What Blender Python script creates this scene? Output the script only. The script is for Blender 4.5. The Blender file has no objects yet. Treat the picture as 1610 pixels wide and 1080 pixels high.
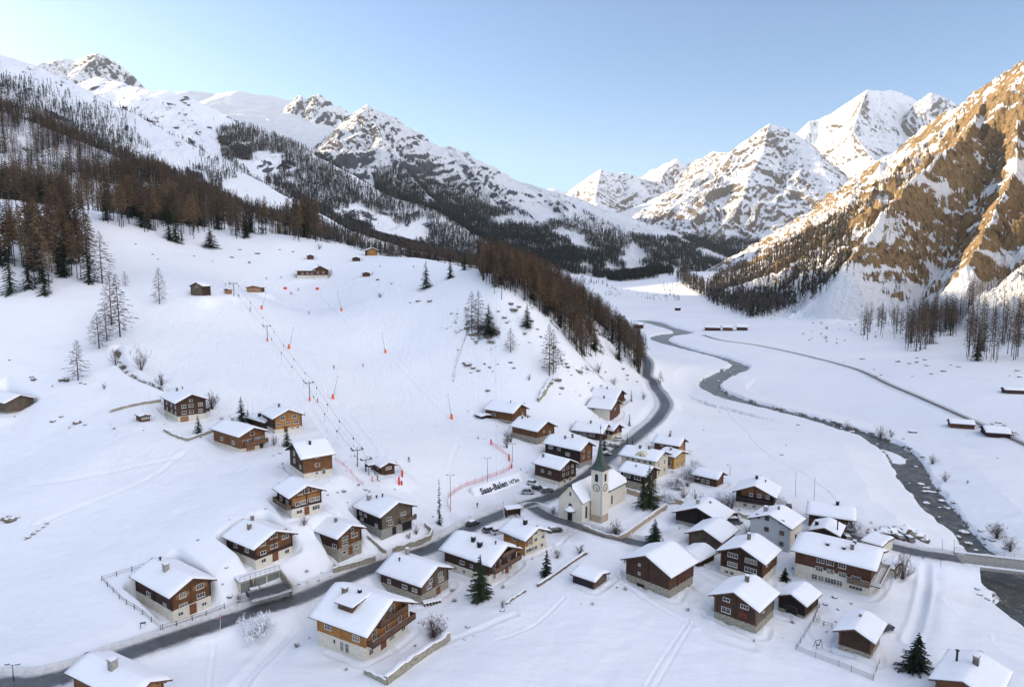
import bpy, bmesh, math, random
import numpy as np
from mathutils import Vector, Matrix
random.seed(7); rng = np.random.default_rng(11)
D = bpy.data
scene = bpy.context.scene
ROOT = scene.collection
# ------------------------------------------------------------------ camera geometry
FPX, CXP, CYP, CAMZ = 1068.0, 805.0, 540.0, 70.0
PITCH = math.radians(6.7)
CP, SP = math.cos(PITCH), math.sin(PITCH)
def ray(px, py):
    dx = (px-CXP)/FPX; dy = (CYP-py)/FPX
    return np.array([dx, CP+dy*SP, -SP+dy*CP])
def atY(px, py, Y):
    d = ray(px, py); return np.array([0, 0, CAMZ]) + d*(Y/d[1])
def atZ(px, py, z):
    d = ray(px, py); return np.array([0, 0, CAMZ]) + d*((z-CAMZ)/d[2])
def proj(X, Y, Z):
    fw = Y*CP-(Z-CAMZ)*SP; up = Y*SP+(Z-CAMZ)*CP
    fw = np.where(fw > 1, fw, 1)
    return CXP+FPX*X/fw, CYP-FPX*up/fw
# ------------------------------------------------------------------ noise
def _h(ix, iy, s):
    n = (ix*374761393 + iy*668265263 + s*1442695041) & 0x7fffffff
    n = ((n ^ (n >> 13))*1274126177) & 0x7fffffff
    n = ((n ^ (n >> 16))*1103515245 + 12345) & 0x7fffffff
    return (n ^ (n >> 15))*(1.0/0x7fffffff)
def vn(x, y, s=0):
    x = np.asarray(x, float); y = np.asarray(y, float)
    fx = np.floor(x); fy = np.floor(y)
    ix = fx.astype(np.int64); iy = fy.astype(np.int64)
    tx = x-fx; ty = y-fy
    tx = tx*tx*tx*(tx*(tx*6-15)+10); ty = ty*ty*ty*(ty*(ty*6-15)+10)
    a = _h(ix, iy, s); b = _h(ix+1, iy, s); c = _h(ix, iy+1, s); d = _h(ix+1, iy+1, s)
    return (a+(b-a)*tx)*(1-ty)+(c+(d-c)*tx)*ty
def fbm(x, y, o=4, s=0, g=.5, rid=False):
    t = 0; a = 1; w = 0; 
    for k in range(o):
        n = vn(x*.8-y*.6+k*17.3, x*.6+y*.8-k*9.1, s+k*7)
        if rid: n = 1-abs(2*n-1); n = n*n
        t = t+a*n; w += a; a *= g; x = x*2.03; y = y*2.03
    return t/w
# ------------------------------------------------------------------ near terrain: thin plate spline through surveyed points
CTRL = []
def cz(px, py, z): CTRL.append(atZ(px, py, z))
def cy(px, py, Y): CTRL.append(atY(px, py, Y))
def cw(x, y, z): CTRL.append(np.array([x, y, z], float))
for a in [(60,1065,2.2),(250,1000,1.6),(400,955,1),(560,895,.8),(700,850,.5),(800,815,.2),(880,778,.2),(960,715,.6),
          (1000,690,1),(1040,650,2),(1045,620,3),(1015,592,4.5),
          (1200,900,-1.2),(1050,930,-1),(1300,1050,-1.5),(1100,1060,-.5),(800,1060,.5),(900,950,0),(1550,1000,-2),(600,1060,.8),
          (350,1060,1.5),(1000,850,-.4),(1400,880,-1.4),(1500,870,-1.6),
          (1250,700,-2.6),(1100,640,-2.5),(1080,600,-3),(1450,760,-2.5),(1600,760,-2.5),(1500,640,-2),(1300,560,-1.5),(1600,660,-2),
          (1100,540,-3),(1150,520,-1),(1180,560,-3.5),
          (1000,470,1),(1080,470,2),(950,445,22),(1000,440,25),(1040,430,44),(1100,450,20),
          (1600,600,6),(1500,560,3),(1400,530,3),(1300,515,3),(1250,500,3)]: cz(*a)
for a in [(290,658,215),(370,708,195),(490,748,175),(470,810,155),(400,885,136),(270,975,122),(530,875,148),(600,842,160),
          (600,745,190),(690,785,190),(810,662,262),(850,695,240),(950,655,290),(890,740,215),
          (643,722,205),(525,577,290),(486,490,368),(457,462,405),(490,436,430),(709,655,262),(604,555,320),(537,487,360),
          (750,530,315),(780,461,330),(740,425,400),(650,405,450),(600,402,500),(540,388,510),(380,460,345),(306,464,322),
          (450,372,500),(330,388,450),(200,355,430),(180,425,350),(60,468,292),(30,645,226),(100,540,268),(123,600,238),
          (30,560,255),(200,560,258),(250,575,256),(400,560,280),(320,500,308),(30,720,198),(30,850,152),(30,1000,117),(200,800,162),(200,690,196),
          (300,760,172),(872,502,345),(913,562,322),(990,590,372),(860,462,385),(930,502,405),(985,545,420),(850,600,290),(900,620,290),
          (950,600,335),(220,470,310),(190,530,275),(230,600,240),(820,740,215),(760,790,198),(700,800,186)]: cy(*a)
for a in [(35,540,8),(60,700,0),(-40,620,40),(-120,700,62),(-260,760,80),(-250,620,84),(-30,480,58),(130,470,-2),(150,800,0),
          (-20,900,20),(100,1100,4),(-400,500,120),(-300,350,80),(-420,300,75),(-300,150,25),(-500,200,60),
          (0,40,1),(-120,50,4),(120,40,-2),(250,60,-3),(0,-200,0),(300,-200,0),(-300,-200,10),(330,250,0),(420,400,8),
          (300,1400,-1),(450,2500,12),(700,3500,40),(1000,5000,80),(250,3500,60),(0,2200,60),(-600,1500,200),(-1500,1000,300),(-1000,3000,200),(1500,1500,100),(1500,300,60)]: cw(*a)
P_ = np.array(CTRL)
def _phi(r2): return np.where(r2 > 0, .5*r2*np.log(r2+1e-12), 0)
def _fit(P, lam=4.0):
    S = 100.0; x = P[:, :2]/S; n = len(P)
    d2 = ((x[:, None]-x[None])**2).sum(-1)
    K = _phi(d2)+np.eye(n)*lam*1e-3
    A = np.zeros((n+3, n+3)); A[:n, :n] = K; A[:n, n] = 1; A[:n, n+1:] = x; A[n:, :n] = A[:n, n:].T
    b = np.zeros(n+3); b[:n] = P[:, 2]
    return x, np.linalg.solve(A, b)
_tx, _tw = _fit(P_)
def tps(X, Y):
    x = X/100.; y = Y/100.; n = len(_tx)
    out = _tw[n]+_tw[n+1]*x+_tw[n+2]*y
    for i in range(n):
        r2 = (x-_tx[i, 0])**2+(y-_tx[i, 1])**2
        out += _tw[i]*(.5*r2*np.log(r2+1e-12))
    return out
# grid cache of the spline on a warped grid (log spacing in Y direction is not needed: two resolutions)
class Grid:
    def __init__(s, x0, x1, y0, y1, st):
        s.x0, s.y0, s.st = x0, y0, st
        gx = np.arange(x0, x1+st, st); gy = np.arange(y0, y1+st, st)
        XX, YY = np.meshgrid(gx, gy); s.x1, s.y1 = gx[-1], gy[-1]
        s.v = tps(XX, YY)
    def __call__(s, X, Y):
        fx = np.clip((X-s.x0)/s.st, 0, s.v.shape[1]-1.001); fy = np.clip((Y-s.y0)/s.st, 0, s.v.shape[0]-1.001)
        i = fx.astype(int); j = fy.astype(int); a = fx-i; b = fy-j; v = s.v
        # cubic-ish smoothing unnecessary at this step
        return (v[j, i]*(1-a)+v[j, i+1]*a)*(1-b)+(v[j+1, i]*(1-a)+v[j+1, i+1]*a)*b
G1 = Grid(-500, 620, -60, 760, 3.0)
G2 = Grid(-5000, 5000, -1500, 9000, 40.0)
def base(X, Y):
    n = G1(X, Y); f = np.clip(G2(X, Y), -6, 330)
    e = np.minimum.reduce([X+500, 620-X, Y+60, 760-Y])/60.
    w = np.clip(e, 0, 1); w = w*w*(3-2*w)
    return n*w+f*(1-w)
# ------------------------------------------------------------------ ridges
def crest(pts):
    out = []
    for p in pts:
        if len(p) == 3: out.append(atY(*p))
        else: out.append(np.array(p[:3], float))
    return np.array(out)
W = 'w'
def w3(x, y, z): return (x, y, z, W)
RIDGES = [
 # name, points, front slope, power, gully amplitude, gully wavelength, jag
 ('near_left', [w3(-1500,900,480), w3(-1000,900,350), (0,172,880),(50,190,900),(100,215,900),(200,258,930),(300,305,960),(400,340,970),(500,372,960),(600,398,950),(720,412,950),(800,425,950)], .42, 1, 10, 60, 1.0),
 ('left_shoulder', [w3(-6500,-1500,1000), w3(-4500,0,1080), w3(-3300,900,1000), w3(-2300,1500,850), (0,84,1900),(60,103,1880),(105,123,1850),(155,152,1800),(212,178,1750),(300,226,1650),(350,254,1650),(400,281,1600),(493,341,1550),(600,378,1500),(720,410,1500)], .50, 1, 22, 120, 3),
 ('third', [(150,118,3000),(237,141,2700),(262,140,2700),(300,152,2650),(340,172,2600),(400,198,2550),(462,224,2450),(524,257,2350),(586,298,2250),(680,326,2200),(740,372,2100),(800,400,2000),(850,425,1900)], .50, 1, 30, 170, 6),
 ('peak_a', [(20,115,4500),(60,99,4500),(80,93,4500),(103,90,4500),(130,90,4450),(155,82,4400),(175,93,4400),(190,102,4400),(215,126,4400),(237,142,4400),(300,190,4300)], .85, 1, 90, 260, 30),
 ('far_glacier', [(260,165,5200),(297,141,5000),(340,147,5000),(375,142,5000),(400,147,5000),(430,151,5000),(455,157,5000),(500,172,5000)], .35, 1, 30, 400, 4),
 ('peak_b', [(450,170,4600),(461,154,4600),(475,148,4550),(483,155,4550),(500,142,4500),(515,155,4500),(521,164,4500),(535,165,4500),(553,178,4500),(575,200,4450),(610,250,4300)], .95, 1, 100, 240, 34),
 ('peak_c', [(520,215,3650),(553,180,3600),(578,160,3500),(600,172,3500),(630,189,3500),(655,213,3500),(672,219,3500),(690,228,3500),(715,230,3450),(740,240,3400),(770,257,3400),(800,279,3400),(830,296,3350),(860,304,3350),(890,314,3300),(920,335,3250),(940,340,3200),(960,355,3150),(990,376,3100),(1010,391,3050),(1030,411,3000),(1060,432,2950)], .62, 1, 75, 230, 22),
 ('spur_c1', [(578,162,3500),(600,215,3250),(640,270,3000),(700,330,2700),(740,372,2550)], .75, 1, 45, 150, 8),
 ('spur_c2', [(715,231,3450),(760,290,3150),(830,330,2950),(880,380,2700),(920,425,2450)], .65, 1, 40, 150, 8),
 ('spur_c3', [(860,305,3350),(900,345,3050),(940,385,2800),(980,425,2550)], .6, 1, 35, 140, 6),
 ('spur_t1', [(262,141,2700),(330,215,2350),(400,290,2000),(430,345,1800)], .45, 1, 20, 120, 5),
 ('shade_hidden', [(560,205,6800),(640,222,6500),(720,248,6200),(780,282,6000),(850,318,5800),(900,345,5600)], .5, 1, 30, 300, 10),
 ('gap_far', [(800,320,9000),(845,297,9000),(870,293,9000),(892,301,9000),(940,320,9000)], .5, 1, 40, 500, 10),
 ('center_peak', [(860,330,7200),(893,301,7000),(920,281,7000),(945,264,7000),(955,268,7000),(970,272,7000),(985,270,7000),(1003,277,7000),(1050,290,6800)], .7, 1, 90, 380, 14),
 ('center_spur', [(945,265,7000),(935,310,6300),(950,345,5900)], .7, 1, 60, 300, 10),
 ('center_back', [(960,300,7800),(1010,275,7600),(1035,261,7600),(1063,245,7500),(1078,256,7500),(1090,252,7400),(1108,245,7200),(1122,236,7200),(1145,239,7000),(1160,240,7000)], .8, 1, 80, 350, 14),
 ('pyramid_left', [(1210,193,5000),(1195,203,5000),(1180,216,5050),(1160,232,5100),(1145,243,5150),(1115,268,5300),(1070,290,5500),(1030,310,5700),(990,330,5900),(960,340,6000)], .62, 1, 70, 260, 12),
 ('pyramid_main', [(1210,193,5000),(1203,215,4850),(1200,240,4700),(1180,270,4500),(1170,305,4300),(1150,340,4100),(1110,375,3900),(1075,408,3700)], .75, 1, 75, 220, 12),
 ('pyramid_mid', [(1160,232,5100),(1130,285,4800),(1080,320,4600),(1030,350,4450),(1000,370,4350)], .62, 1, 55, 200, 10),
 ('pyramid_right', [(1210,193,5000),(1222,196,5000),(1233,199,5000),(1245,205,5000),(1262,232,4900),(1280,262,4700),(1300,300,4400),(1330,340,4100)], .70, 1, 65, 220, 10),
 ('big_peak', [(1180,260,6800),(1225,225,6700),(1258,207,6600),(1272,190,6500),(1290,186,6500),(1310,175,6500),(1335,158,6500),(1352,147,6500),(1365,139,6500),(1385,142,6550),(1400,140,6600),(1425,147,6650),(1440,155,6700)], .8, 1, 90, 380, 10),
 ('big_spur', [(1363,140,6500),(1350,175,6150),(1340,205,5900),(1362,235,5600),(1385,265,5300)], .9, 1, 70, 300, 12),
 ('big_peak_right', [(1420,180,6300),(1445,157,6200),(1463,144,6200),(1480,150,6200),(1494,156,6200),(1530,190,6200)], .9, 1, 80, 300, 10),
 ('basin', [(1270,240,6100),(1330,262,5700),(1400,240,5600),(1470,215,5500)], .30, 1, 20, 300, 5),
 ('right_wall', [w3(1500,200,900), w3(1300,700,760),(1660,52,1150),(1610,80,1200),(1580,104,1300),(1540,130,1400),(1500,161,1500),(1450,190,1620),(1400,236,1750),(1350,266,1900),(1300,302,2050),(1270,330,2150),(1240,352,2250),(1200,387,2450),(1150,407,2700),(1100,421,2950),(1060,433,3200)], .80, 1, 62, 95, 8),
 ('right_rib1', [(1560,120,1350),(1520,200,1120),(1440,260,980),(1390,320,880),(1330,400,800)], .95, 1, 48, 60, 6),
 ('right_rib2', [(1600,160,1150),(1600,250,950),(1560,330,820),(1520,400,720)], .9, 1, 46, 55, 6),
 ('right_rib3', [(1350,268,1900),(1330,330,1500),(1290,380,1350),(1230,420,1250),(1150,445,1250)], .60, 1, 20, 90, 4),
]
for r in RIDGES: pass
RD = [(n, crest(p), s, pw, ga, gw, jg) for (n, p, s, pw, ga, gw, jg) in RIDGES]
def ridge_h(X, Y, R, warp=True):
    n, C, s, pw, ga, gw, jg = R
    seed = sum(map(ord, n))
    best = np.full(X.shape, 1e9); near_ = np.full(X.shape, 1e9); zc = np.zeros(X.shape); uu = np.zeros(X.shape); u0 = 0
    for a, b in zip(C[:-1], C[1:]):
        dx, dy = b[0]-a[0], b[1]-a[1]; L2 = dx*dx+dy*dy; L = math.sqrt(L2)
        t = np.clip(((X-a[0])*dx+(Y-a[1])*dy)/L2, 0, 1)
        d = np.hypot(X-a[0]-t*dx, Y-a[1]-t*dy)
        near_ = np.minimum(near_, d)
        # a lower crest farther away must not win: compare by resulting height
        z = a[2]+(b[2]-a[2])*t
        m = (z-s*d) > (zc-s*best)
        best = np.where(m, d, best); zc = np.where(m, z, zc); uu = np.where(m, u0+t*L, uu); u0 += L
    k = np.clip(near_/(gw*1.2), 0, 1)
    md = C[-1][:2]-C[0][:2]; md = md/np.hypot(*md)     # gullies run across the main line of the ridge
    uu = (X-C[0][0])*md[0]+(Y-C[0][1])*md[1]
    db = best; d = (C[:, 2].max()-(zc-s*best))/s
    g = fbm(uu/gw+vn(X/gw, Y/gw, seed+5)*.8+(vn(X/(gw*.3), Y/(gw*.3), seed+6)-.5)*.35, d/(gw*3.6), 6, seed, .60, True)
    g2 = fbm(X/(gw*1.3), Y/(gw*1.3), 5, seed+31, .5, True)
    j = (vn(uu/(gw*.22), uu*0+.5, seed+3)+.5*vn(uu/(gw*.09), uu*0+.5, seed+4)-.72)*jg
    d = db
    return zc-s*d-ga*k*(1-g)*1.75-ga*.40*k*(1-g2)-j*np.exp(-near_/(gw*.5))
def hills(X, Y, cull=True):
    """returns height and index of the winning ridge (-1 = valley)"""
    B = base(X, Y)
    far = np.clip((np.hypot(X, Y)-600)/1500, 0, 1)
    H = B.copy(); idx = np.full(X.shape, -1)
    for i, R in enumerate(RD):
        C = R[1]; s = R[2]
        zt = C[:, 2].max(); 
        bb = (X > C[:, 0].min()-(zt+20)/s) & (X < C[:, 0].max()+(zt+20)/s) & (Y > C[:, 1].min()-(zt+20)/s) & (Y < C[:, 1].max()+(zt+20)/s)
        if not bb.any(): continue
        h = ridge_h(X[bb], Y[bb], R)
        k = 6+far[bb]*20 if R[0] != 'near_left' else 12.
        a = H[bb]; hh = np.clip(.5+.5*(h-a)/k, 0, 1)
        nh = a*(1-hh)+h*hh+k*hh*(1-hh)*.6
        w = h > a
        ii = idx[bb]; ii[w] = i; idx[bb] = ii
        H[bb] = nh
    # broken rock relief: ledges and gullies at several scales on the steep ground
    nms = [r[0] for r in RD]
    amp = np.array([{'near_left': 2.5, 'left_shoulder': 5, 'third': 7, 'far_glacier': 6, 'basin': 5, 'spur_t1': 6}.get(n, 24 if n.startswith('right') else 12) for n in nms]+[0.])
    A = amp[idx]; m = A > 0
    if m.any():
        x, y, h = X[m], Y[m], H[m]; R_ = np.hypot(x, y); a = A[m]*np.clip((h-base(x, y))/90, 0, 1)
        s1 = 62.
        wx = (vn(x/s1, y/s1, 501)-.5)*1.6; wy = (vn(x/s1, y/s1, 502)-.5)*1.6
        n = fbm(x/s1+wx, y/s1+wy+h/(s1*2.2), 4, 503, .6, True)
        H[m] = h-a*(1-n)
        rg = np.isin(idx[m], [i for i, q in enumerate(nms) if q.startswith('right')])
        if rg.any():   # ledges
            q = H[m]; st = 16+8*vn(x/90, y/90, 506); f = (q+wx*6)/st; fr = f-np.floor(f); k = .16*np.clip((q-30)/60, 0, 1)
            q2 = q*(1-k)+k*(np.floor(f)+np.clip((fr-.62)/.38, 0, 1)**1.0)*st-k*wx*6+k*st*.3
            H[m] = np.where(rg, q2, q)
    return H, idx
# ------------------------------------------------------------------ ray casting onto the near ground
def ground0(X, Y):
    H, _ = hills(np.atleast_1d(np.asarray(X, float)), np.atleast_1d(np.asarray(Y, float))); return H
def cast(px, py, fn=None, tmax=7000, sm=None):
    fn = fn or ground0
    d = ray(px, py)
    t = np.geomspace(60, tmax, 420)
    Xs, Ys, Zs = d[0]*t, d[1]*t, CAMZ+d[2]*t
    below = np.nonzero(Zs < fn(Xs, Ys))[0]
    if len(below) == 0: return None
    i = below[0]; a, b = t[max(i-1, 0)], t[i]
    t = np.linspace(a, b, 24); Xs, Ys, Zs = d[0]*t, d[1]*t, CAMZ+d[2]*t
    j = np.nonzero(Zs < fn(Xs, Ys))[0]
    j = j[0] if len(j) else 23
    p = np.array([Xs[j], Ys[j], 0.]); p[2] = fn(np.array([p[0]]), np.array([p[1]]))[0]
    return p
def catmull(P, step):
    P = np.array(P, float); out = []
    Q = np.vstack([2*P[0]-P[1], P, 2*P[-1]-P[-2]])
    for i in range(1, len(Q)-2):
        p0, p1, p2, p3 = Q[i-1:i+3]; n = max(2, int(np.hypot(*(p2-p1)[:2])/step))
        for k in range(n):
            t = k/n
            out.append(.5*((2*p1)+(-p0+p2)*t+(2*p0-5*p1+4*p2-p3)*t*t+(-p0+3*p1-3*p2+p3)*t**3))
    out.append(P[-1]); return np.array(out)
def smooth1(v, n):
    for _ in range(n): v = np.concatenate([[v[0]], (v[:-2]+2*v[1:-1]+v[2:])/4, [v[-1]]])
    return v
def pdist(X, Y, P, *attrs):
    best = np.full(X.shape, 1e9); o = [np.zeros(X.shape) for _ in attrs]; side = np.zeros(X.shape)
    for i in range(len(P)-1):
        a, b = P[i], P[i+1]; dx, dy = b[0]-a[0], b[1]-a[1]; L2 = dx*dx+dy*dy+1e-9
        t = np.clip(((X-a[0])*dx+(Y-a[1])*dy)/L2, 0, 1)
        d = np.hypot(X-a[0]-t*dx, Y-a[1]-t*dy); m = d < best
        best = np.where(m, d, best)
        for k, at in enumerate(attrs): o[k] = np.where(m, at[i]+(at[i+1]-at[i])*t, o[k])
        side = np.where(m, np.sign((X-a[0])*dy-(Y-a[1])*dx), side)
    return [best]+o+[side]
# roads: pixel centre line, half width, kind
def roadline(pts, step=2.5, z=None, sm=12):
    P = []
    for p in pts:
        if len(p) == 3: P.append([p[0], p[1]])
        else: c = cast(*p, fn=base) if z is None else atZ(*p, z); P.append(c[:2])
    P = catmull(P, step)
    zz = base(P[:, 0], P[:, 1]); zz = smooth1(zz, sm)
    return np.column_stack([P, zz])
ROADS = {}
ROADS['road'] = (roadline([(-90,60,'w'),(-100,98,'w'),(55,1074),(146,1045),(236,1016),(333,983),(417,957),(473,939),(590,892),(687,858),(757,821),(821,796),(873,778),(925,746),(964,715),(995,691),(1015,676),(1036,655),(1046,637),(1039,619),(1026,601),(1017,590),(84,428,'w'),(66,470,'w'),(50,530,'w'),(52,620,'w')]), 2.85)
ROADS['church_lane'] = (roadline([(836,797),(862,812),(899,824),(946,839),(1000,853),(1018,857)], 2.0), 2.3)
ROADS['bridge_road'] = (roadline([(1250,842),(1300,841),(1342,846),(1384,855),(1437,867),(1496,876),(1560,884),(1640,893),(1800,908)], 2.5, z=-1.4), 3.0)
ROADS['valley_road'] = (roadline([(1700,742),(1610,699),(1530,663),(1455,629),(1398,605),(1341,579),(1265,559),(1190,543),(1133,535),(1106,527)], 6.0), 1.5)
RIVP = [((1610,991),(1700,985)),((1585,967),(1680,950)),((1549,917),(1650,915)),((1526,895),(1606,888)),((1516,867),(1573,878)),((1490,834),(1529,837)),((1457,813),(1510,812)),((1444,795),(1498,798)),((1415,760),(1468,760)),((1402,735),(1458,738)),((1375,705),(1438,711)),((1350,687),(1392,692)),((1330,681),(1347,676)),((1265,661),(1270,654)),((1197,644),(1207,638)),((1140,630),(1160,624)),((1106,614),(1129,609)),((1104,604),(1133,599)),((1121,591),(1156,588)),((1149,581),(1175,577)),((1143,572),(1168,571)),((1112,561),(1134,560)),((1067,550),(1084,548)),((1029,540),(1051,537)),((1028,533),(1056,530)),((1060,528),(1088,525)),((1040,520),(1060,518)),((1000,511),(1025,508))]
WZ = -6.3
_rl = np.array([atZ(*a, WZ)[:2] for a, b in RIVP]); _rr = np.array([atZ(*b, WZ)[:2] for a, b in RIVP])
_rc = (_rl+_rr)/2; _rw = np.maximum(np.hypot(*(_rl-_rr).T)/2*np.array([.9]*4+[.76]*9+[.66]*15), 1.5)
_rc = np.vstack([[_rc[0]+[10, -60]], _rc, [[120, 900]], [[160, 1300]]]); _rw = np.concatenate([[13], _rw, [3, 2]])
_q = catmull(np.column_stack([_rc, _rw]), 4.0)
RIV, RIVW = _q[:, :2], np.maximum(_q[:, 2], 1.5)
def river_h(Y):  # the water falls gently towards the camera
    return WZ+np.clip((Y-560)*.012, 0, 14)
# building pads get filled by the house list:  (cx, cy, ux, uy, hu, hv, z)
PADS = []; CREEK = []; GROOVES = []
def detail(X, Y, H, idx):
    """roads, river, pads, grooves, small relief on the near ground"""
    R = np.hypot(X, Y)
    near = np.clip(1.3-R/700, 0, 1)
    val = (idx < 0)
    H = H+np.where(val, near*((fbm(X/26, Y/26, 3, 5)-.5)*1.7+(fbm(X/7, Y/7, 3, 9)-.5)*.42+(fbm(X/3.5+Y/9, Y/1.6, 3, 19)-.5)*.16), 0)
    def zone(P, r):
        return (X > P[:, 0].min()-r) & (X < P[:, 0].max()+r) & (Y > P[:, 1].min()-r) & (Y < P[:, 1].max()+r) & (R < 1500)
    # river
    m = zone(RIV, 30)
    d, w, s = pdist(X[m], Y[m], RIV, RIVW)
    wob = (fbm(X[m]/6, Y[m]/6, 3, 77)-.5)*3.0
    e = d-w+wob
    wl = river_h(Y[m]); h = H[m]
    k = np.clip((e+.5)/2.6, 0, 1); k = k*k*(3-2*k)
    bank = np.maximum(h, wl+.5)
    fl = np.clip((e-2)/14, 0, 1)
    h2 = (wl-1.0)*(1-k)+(bank*fl+(wl+1.4)*(1-fl)*1.0+0*bank)*k
    h2 = np.where(e > 16, h, h2)
    # the gravel island in the bend
    ic = atZ(1392, 716, WZ)[:2]
    di = np.hypot((X[m]-ic[0])/5.5, (Y[m]-ic[1])/11)
    h2 = np.where(di < 1, np.maximum(h2, wl+.75*(1-di**2)+.15), h2)
    H[m] = h2
    # pads
    for (cx, cy, ux, uy, hu, hv, z) in PADS:
        r = max(hu, hv)+9
        m = (abs(X-cx) < r*1.5) & (abs(Y-cy) < r*1.5)
        if not m.any(): continue
        a = (X[m]-cx)*ux+(Y[m]-cy)*uy; b = -(X[m]-cx)*uy+(Y[m]-cy)*ux
        e = np.hypot(np.maximum(abs(a)-hu, 0), np.maximum(abs(b)-hv, 0))
        h = H[m]; up = h > z
        fall = np.where(up, 1.8, 5.5)
        k = np.clip((e-np.where(up, .25, 1.0))/fall, 0, 1); k = k*k*(3-2*k)
        tgt = np.where(h > z+.05, z, np.maximum(h, z-.35))
        H[m] = tgt*(1-k)+h*k
    for (P, w, dep) in GROOVES:
        m = zone(P, w*3)
        if not m.any(): continue
        d, s = pdist(X[m], Y[m], P)
        H[m] = H[m]-dep*np.exp(-(d/w)**2)+dep*.5*np.exp(-((d-1.6*w)/(w*.7))**2)
    for nm, (P, hw) in ROADS.items():
        m = zone(P, 14)
        if not m.any(): continue
        d, z, s = pdist(X[m], Y[m], P, P[:, 2])
        h = H[m]
        if nm == 'bridge_road':
            dr, wr, _ = pdist(X[m], Y[m], RIV, RIVW)
            free = dr < wr+2.0
        else: free = np.zeros(d.shape, bool)
        k = np.clip((d-hw-.5)/ (5.5 if nm != 'valley_road' else 3), 0, 1); k = k*k*(3-2*k)
        bankh = (.55 if nm != 'valley_road' else .25)*np.exp(-((d-hw-1.1)/.8)**2)*(.5+vn(X[m]/3, Y[m]/3, 3))
        flat = np.where(d < hw+.15, z-.22, z+.02)
        hn = flat*(1-k)+h*k+bankh*(d > hw+.1)
        H[m] = np.where(free, np.where(d < hw+.8, np.minimum(h, z-.3), h), hn)
    return H
def full(X, Y):
    X = np.atleast_1d(np.asarray(X, float)); Y = np.atleast_1d(np.asarray(Y, float))
    H, i = hills(X, Y); return detail(X, Y, H, i)
def gz(x, y): return float(full(x, y)[0])
def on(px, py, **k):
    return cast(px, py, fn=full, **k)

def groove(pts, w=.5, dep=.15, step=2.0):
    GROOVES.append((catmull(np.array([list(cast(*p, fn=base)[:2])+[0] for p in pts]), step)[:, :2], w, dep))
groove([(44,762),(120,752),(235,730),(285,716),(300,700)], .9, .18); groove([(60,822),(117,799),(180,778),(222,761),(258,740),(287,714)], .9, .2); groove([(64,828),(121,803),(184,782),(228,763),(264,741)], .5, .12)
groove([(376,472),(410,512),(452,568),(500,630),(545,690),(572,727)], .45, .16); groove([(384,470),(420,508),(466,566),(516,628),(566,692)], .45, .16); groove([(370,474),(400,512),(440,570),(485,640),(530,705)], 1.0, .2); groove([(505,463),(545,505),(604,556),(650,598),(709,659)], .7, -.22); groove([(400,465),(436,505),(482,560),(530,620),(575,680),(600,716)], .7, -.2)
groove([(370,1085),(395,1052),(425,1020),(455,988)], 1.2, .3, 1.5); groove([(378,1088),(405,1052),(436,1020),(470,988)], .5, .2, 1.5); groove([(330,1085),(332,1050),(338,1010),(342,990)], .35, .14, 1.5)
groove([(1052,611),(1093,621),(1135,637),(1148,655),(1171,676),(1181,691),(1202,712),(1240,733),(1285,760),(1320,790)], .4, .2, 2)
groove([(1012,1085),(1040,1035),(1085,975)], .3, .09, 1.5); groove([(1025,1085),(1055,1035),(1090,980)], .3, .07, 1.5); groove([(780,1005),(830,985),(870,955),(888,940)], .35, .16, 1.5)
groove([(1449,872),(1441,920),(1428,980),(1408,1030),(1395,1085)], 3.2, .4); groove([(1457,880),(1453,930),(1441,980),(1430,1005)], .9, .5)
groove([(1075,895),(1110,915),(1135,932),(1115,950),(1105,975),(1125,1000),(1180,1018)], 1.2, .25, 1.5); groove([(985,925),(1020,945),(1055,965),(1090,985)], .6, .2, 1.5)
groove([(1020,850),(1040,832),(1062,812),(1085,800)], 2.0, .3); groove([(640,1045),(700,1010),(760,985),(810,965)], .8, .2)
groove([(183,548),(190,570),(208,588),(232,600),(262,613)], 1.6, 1.5); groove([(720,700),(700,760),(706,815)], .6, .12)
groove([(1566,1000),(1600,1010),(1660,1030)], .5, .3); groove([(1500,590),(1560,600),(1640,596)], .6, .3)
for k in range(26):
    r_ = random.Random(k); x0 = r_.uniform(330, 640); y0 = r_.uniform(470, 560); pts = [(x0, y0)]
    for j in range(5): x0 += r_.uniform(2, 22)*(1 if j % 2 else -.3)+6; y0 += r_.uniform(14, 26); pts.append((x0, y0))
    if k % 2: pts = [(p[0]-190+30*(k % 3), p[1]+20) for p in pts]
    groove(pts, .35, .10, 2.0)
_f = roadline([(392,938),(420,930),(452,919)], 1.5); _f[:, 2] = _f[:, 2].min()+.1
ROADS = {'forecourt': (_f, 2.4), **ROADS}
GROOVES[:] = [(P, w, d*(1.25 if abs(d) < .5 else 1)) for P, w, d in GROOVES]
# ------------------------------------------------------------------ materials
def mat(name, **k):
    m = D.materials.new(name); m.use_nodes = True; return m
def N(m, t, **k):
    n = m.node_tree.nodes.new(t)
    for a, b in k.items(): setattr(n, a, b)
    return n
def LK(m, a, b): m.node_tree.links.new(a, b)
def bsdf(m): return m.node_tree.nodes['Principled BSDF']
def ramp(m, pts, interp='LINEAR'):
    r = N(m, 'ShaderNodeValToRGB'); r.color_ramp.interpolation = interp
    while len(r.color_ramp.elements) < len(pts): r.color_ramp.elements.new(.5)
    for e, (p, c) in zip(r.color_ramp.elements, pts):
        e.position = p; e.color = (*c, 1) if len(c) == 3 else c
    return r
def noise(m, scale, detail=4, rough=.5, co=None, vec=None):
    n = N(m, 'ShaderNodeTexNoise'); n.inputs['Scale'].default_value = scale; n.inputs['Detail'].default_value = detail; n.inputs['Roughness'].default_value = rough
    if vec is not None: LK(m, vec, n.inputs['Vector'])
    return n
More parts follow.
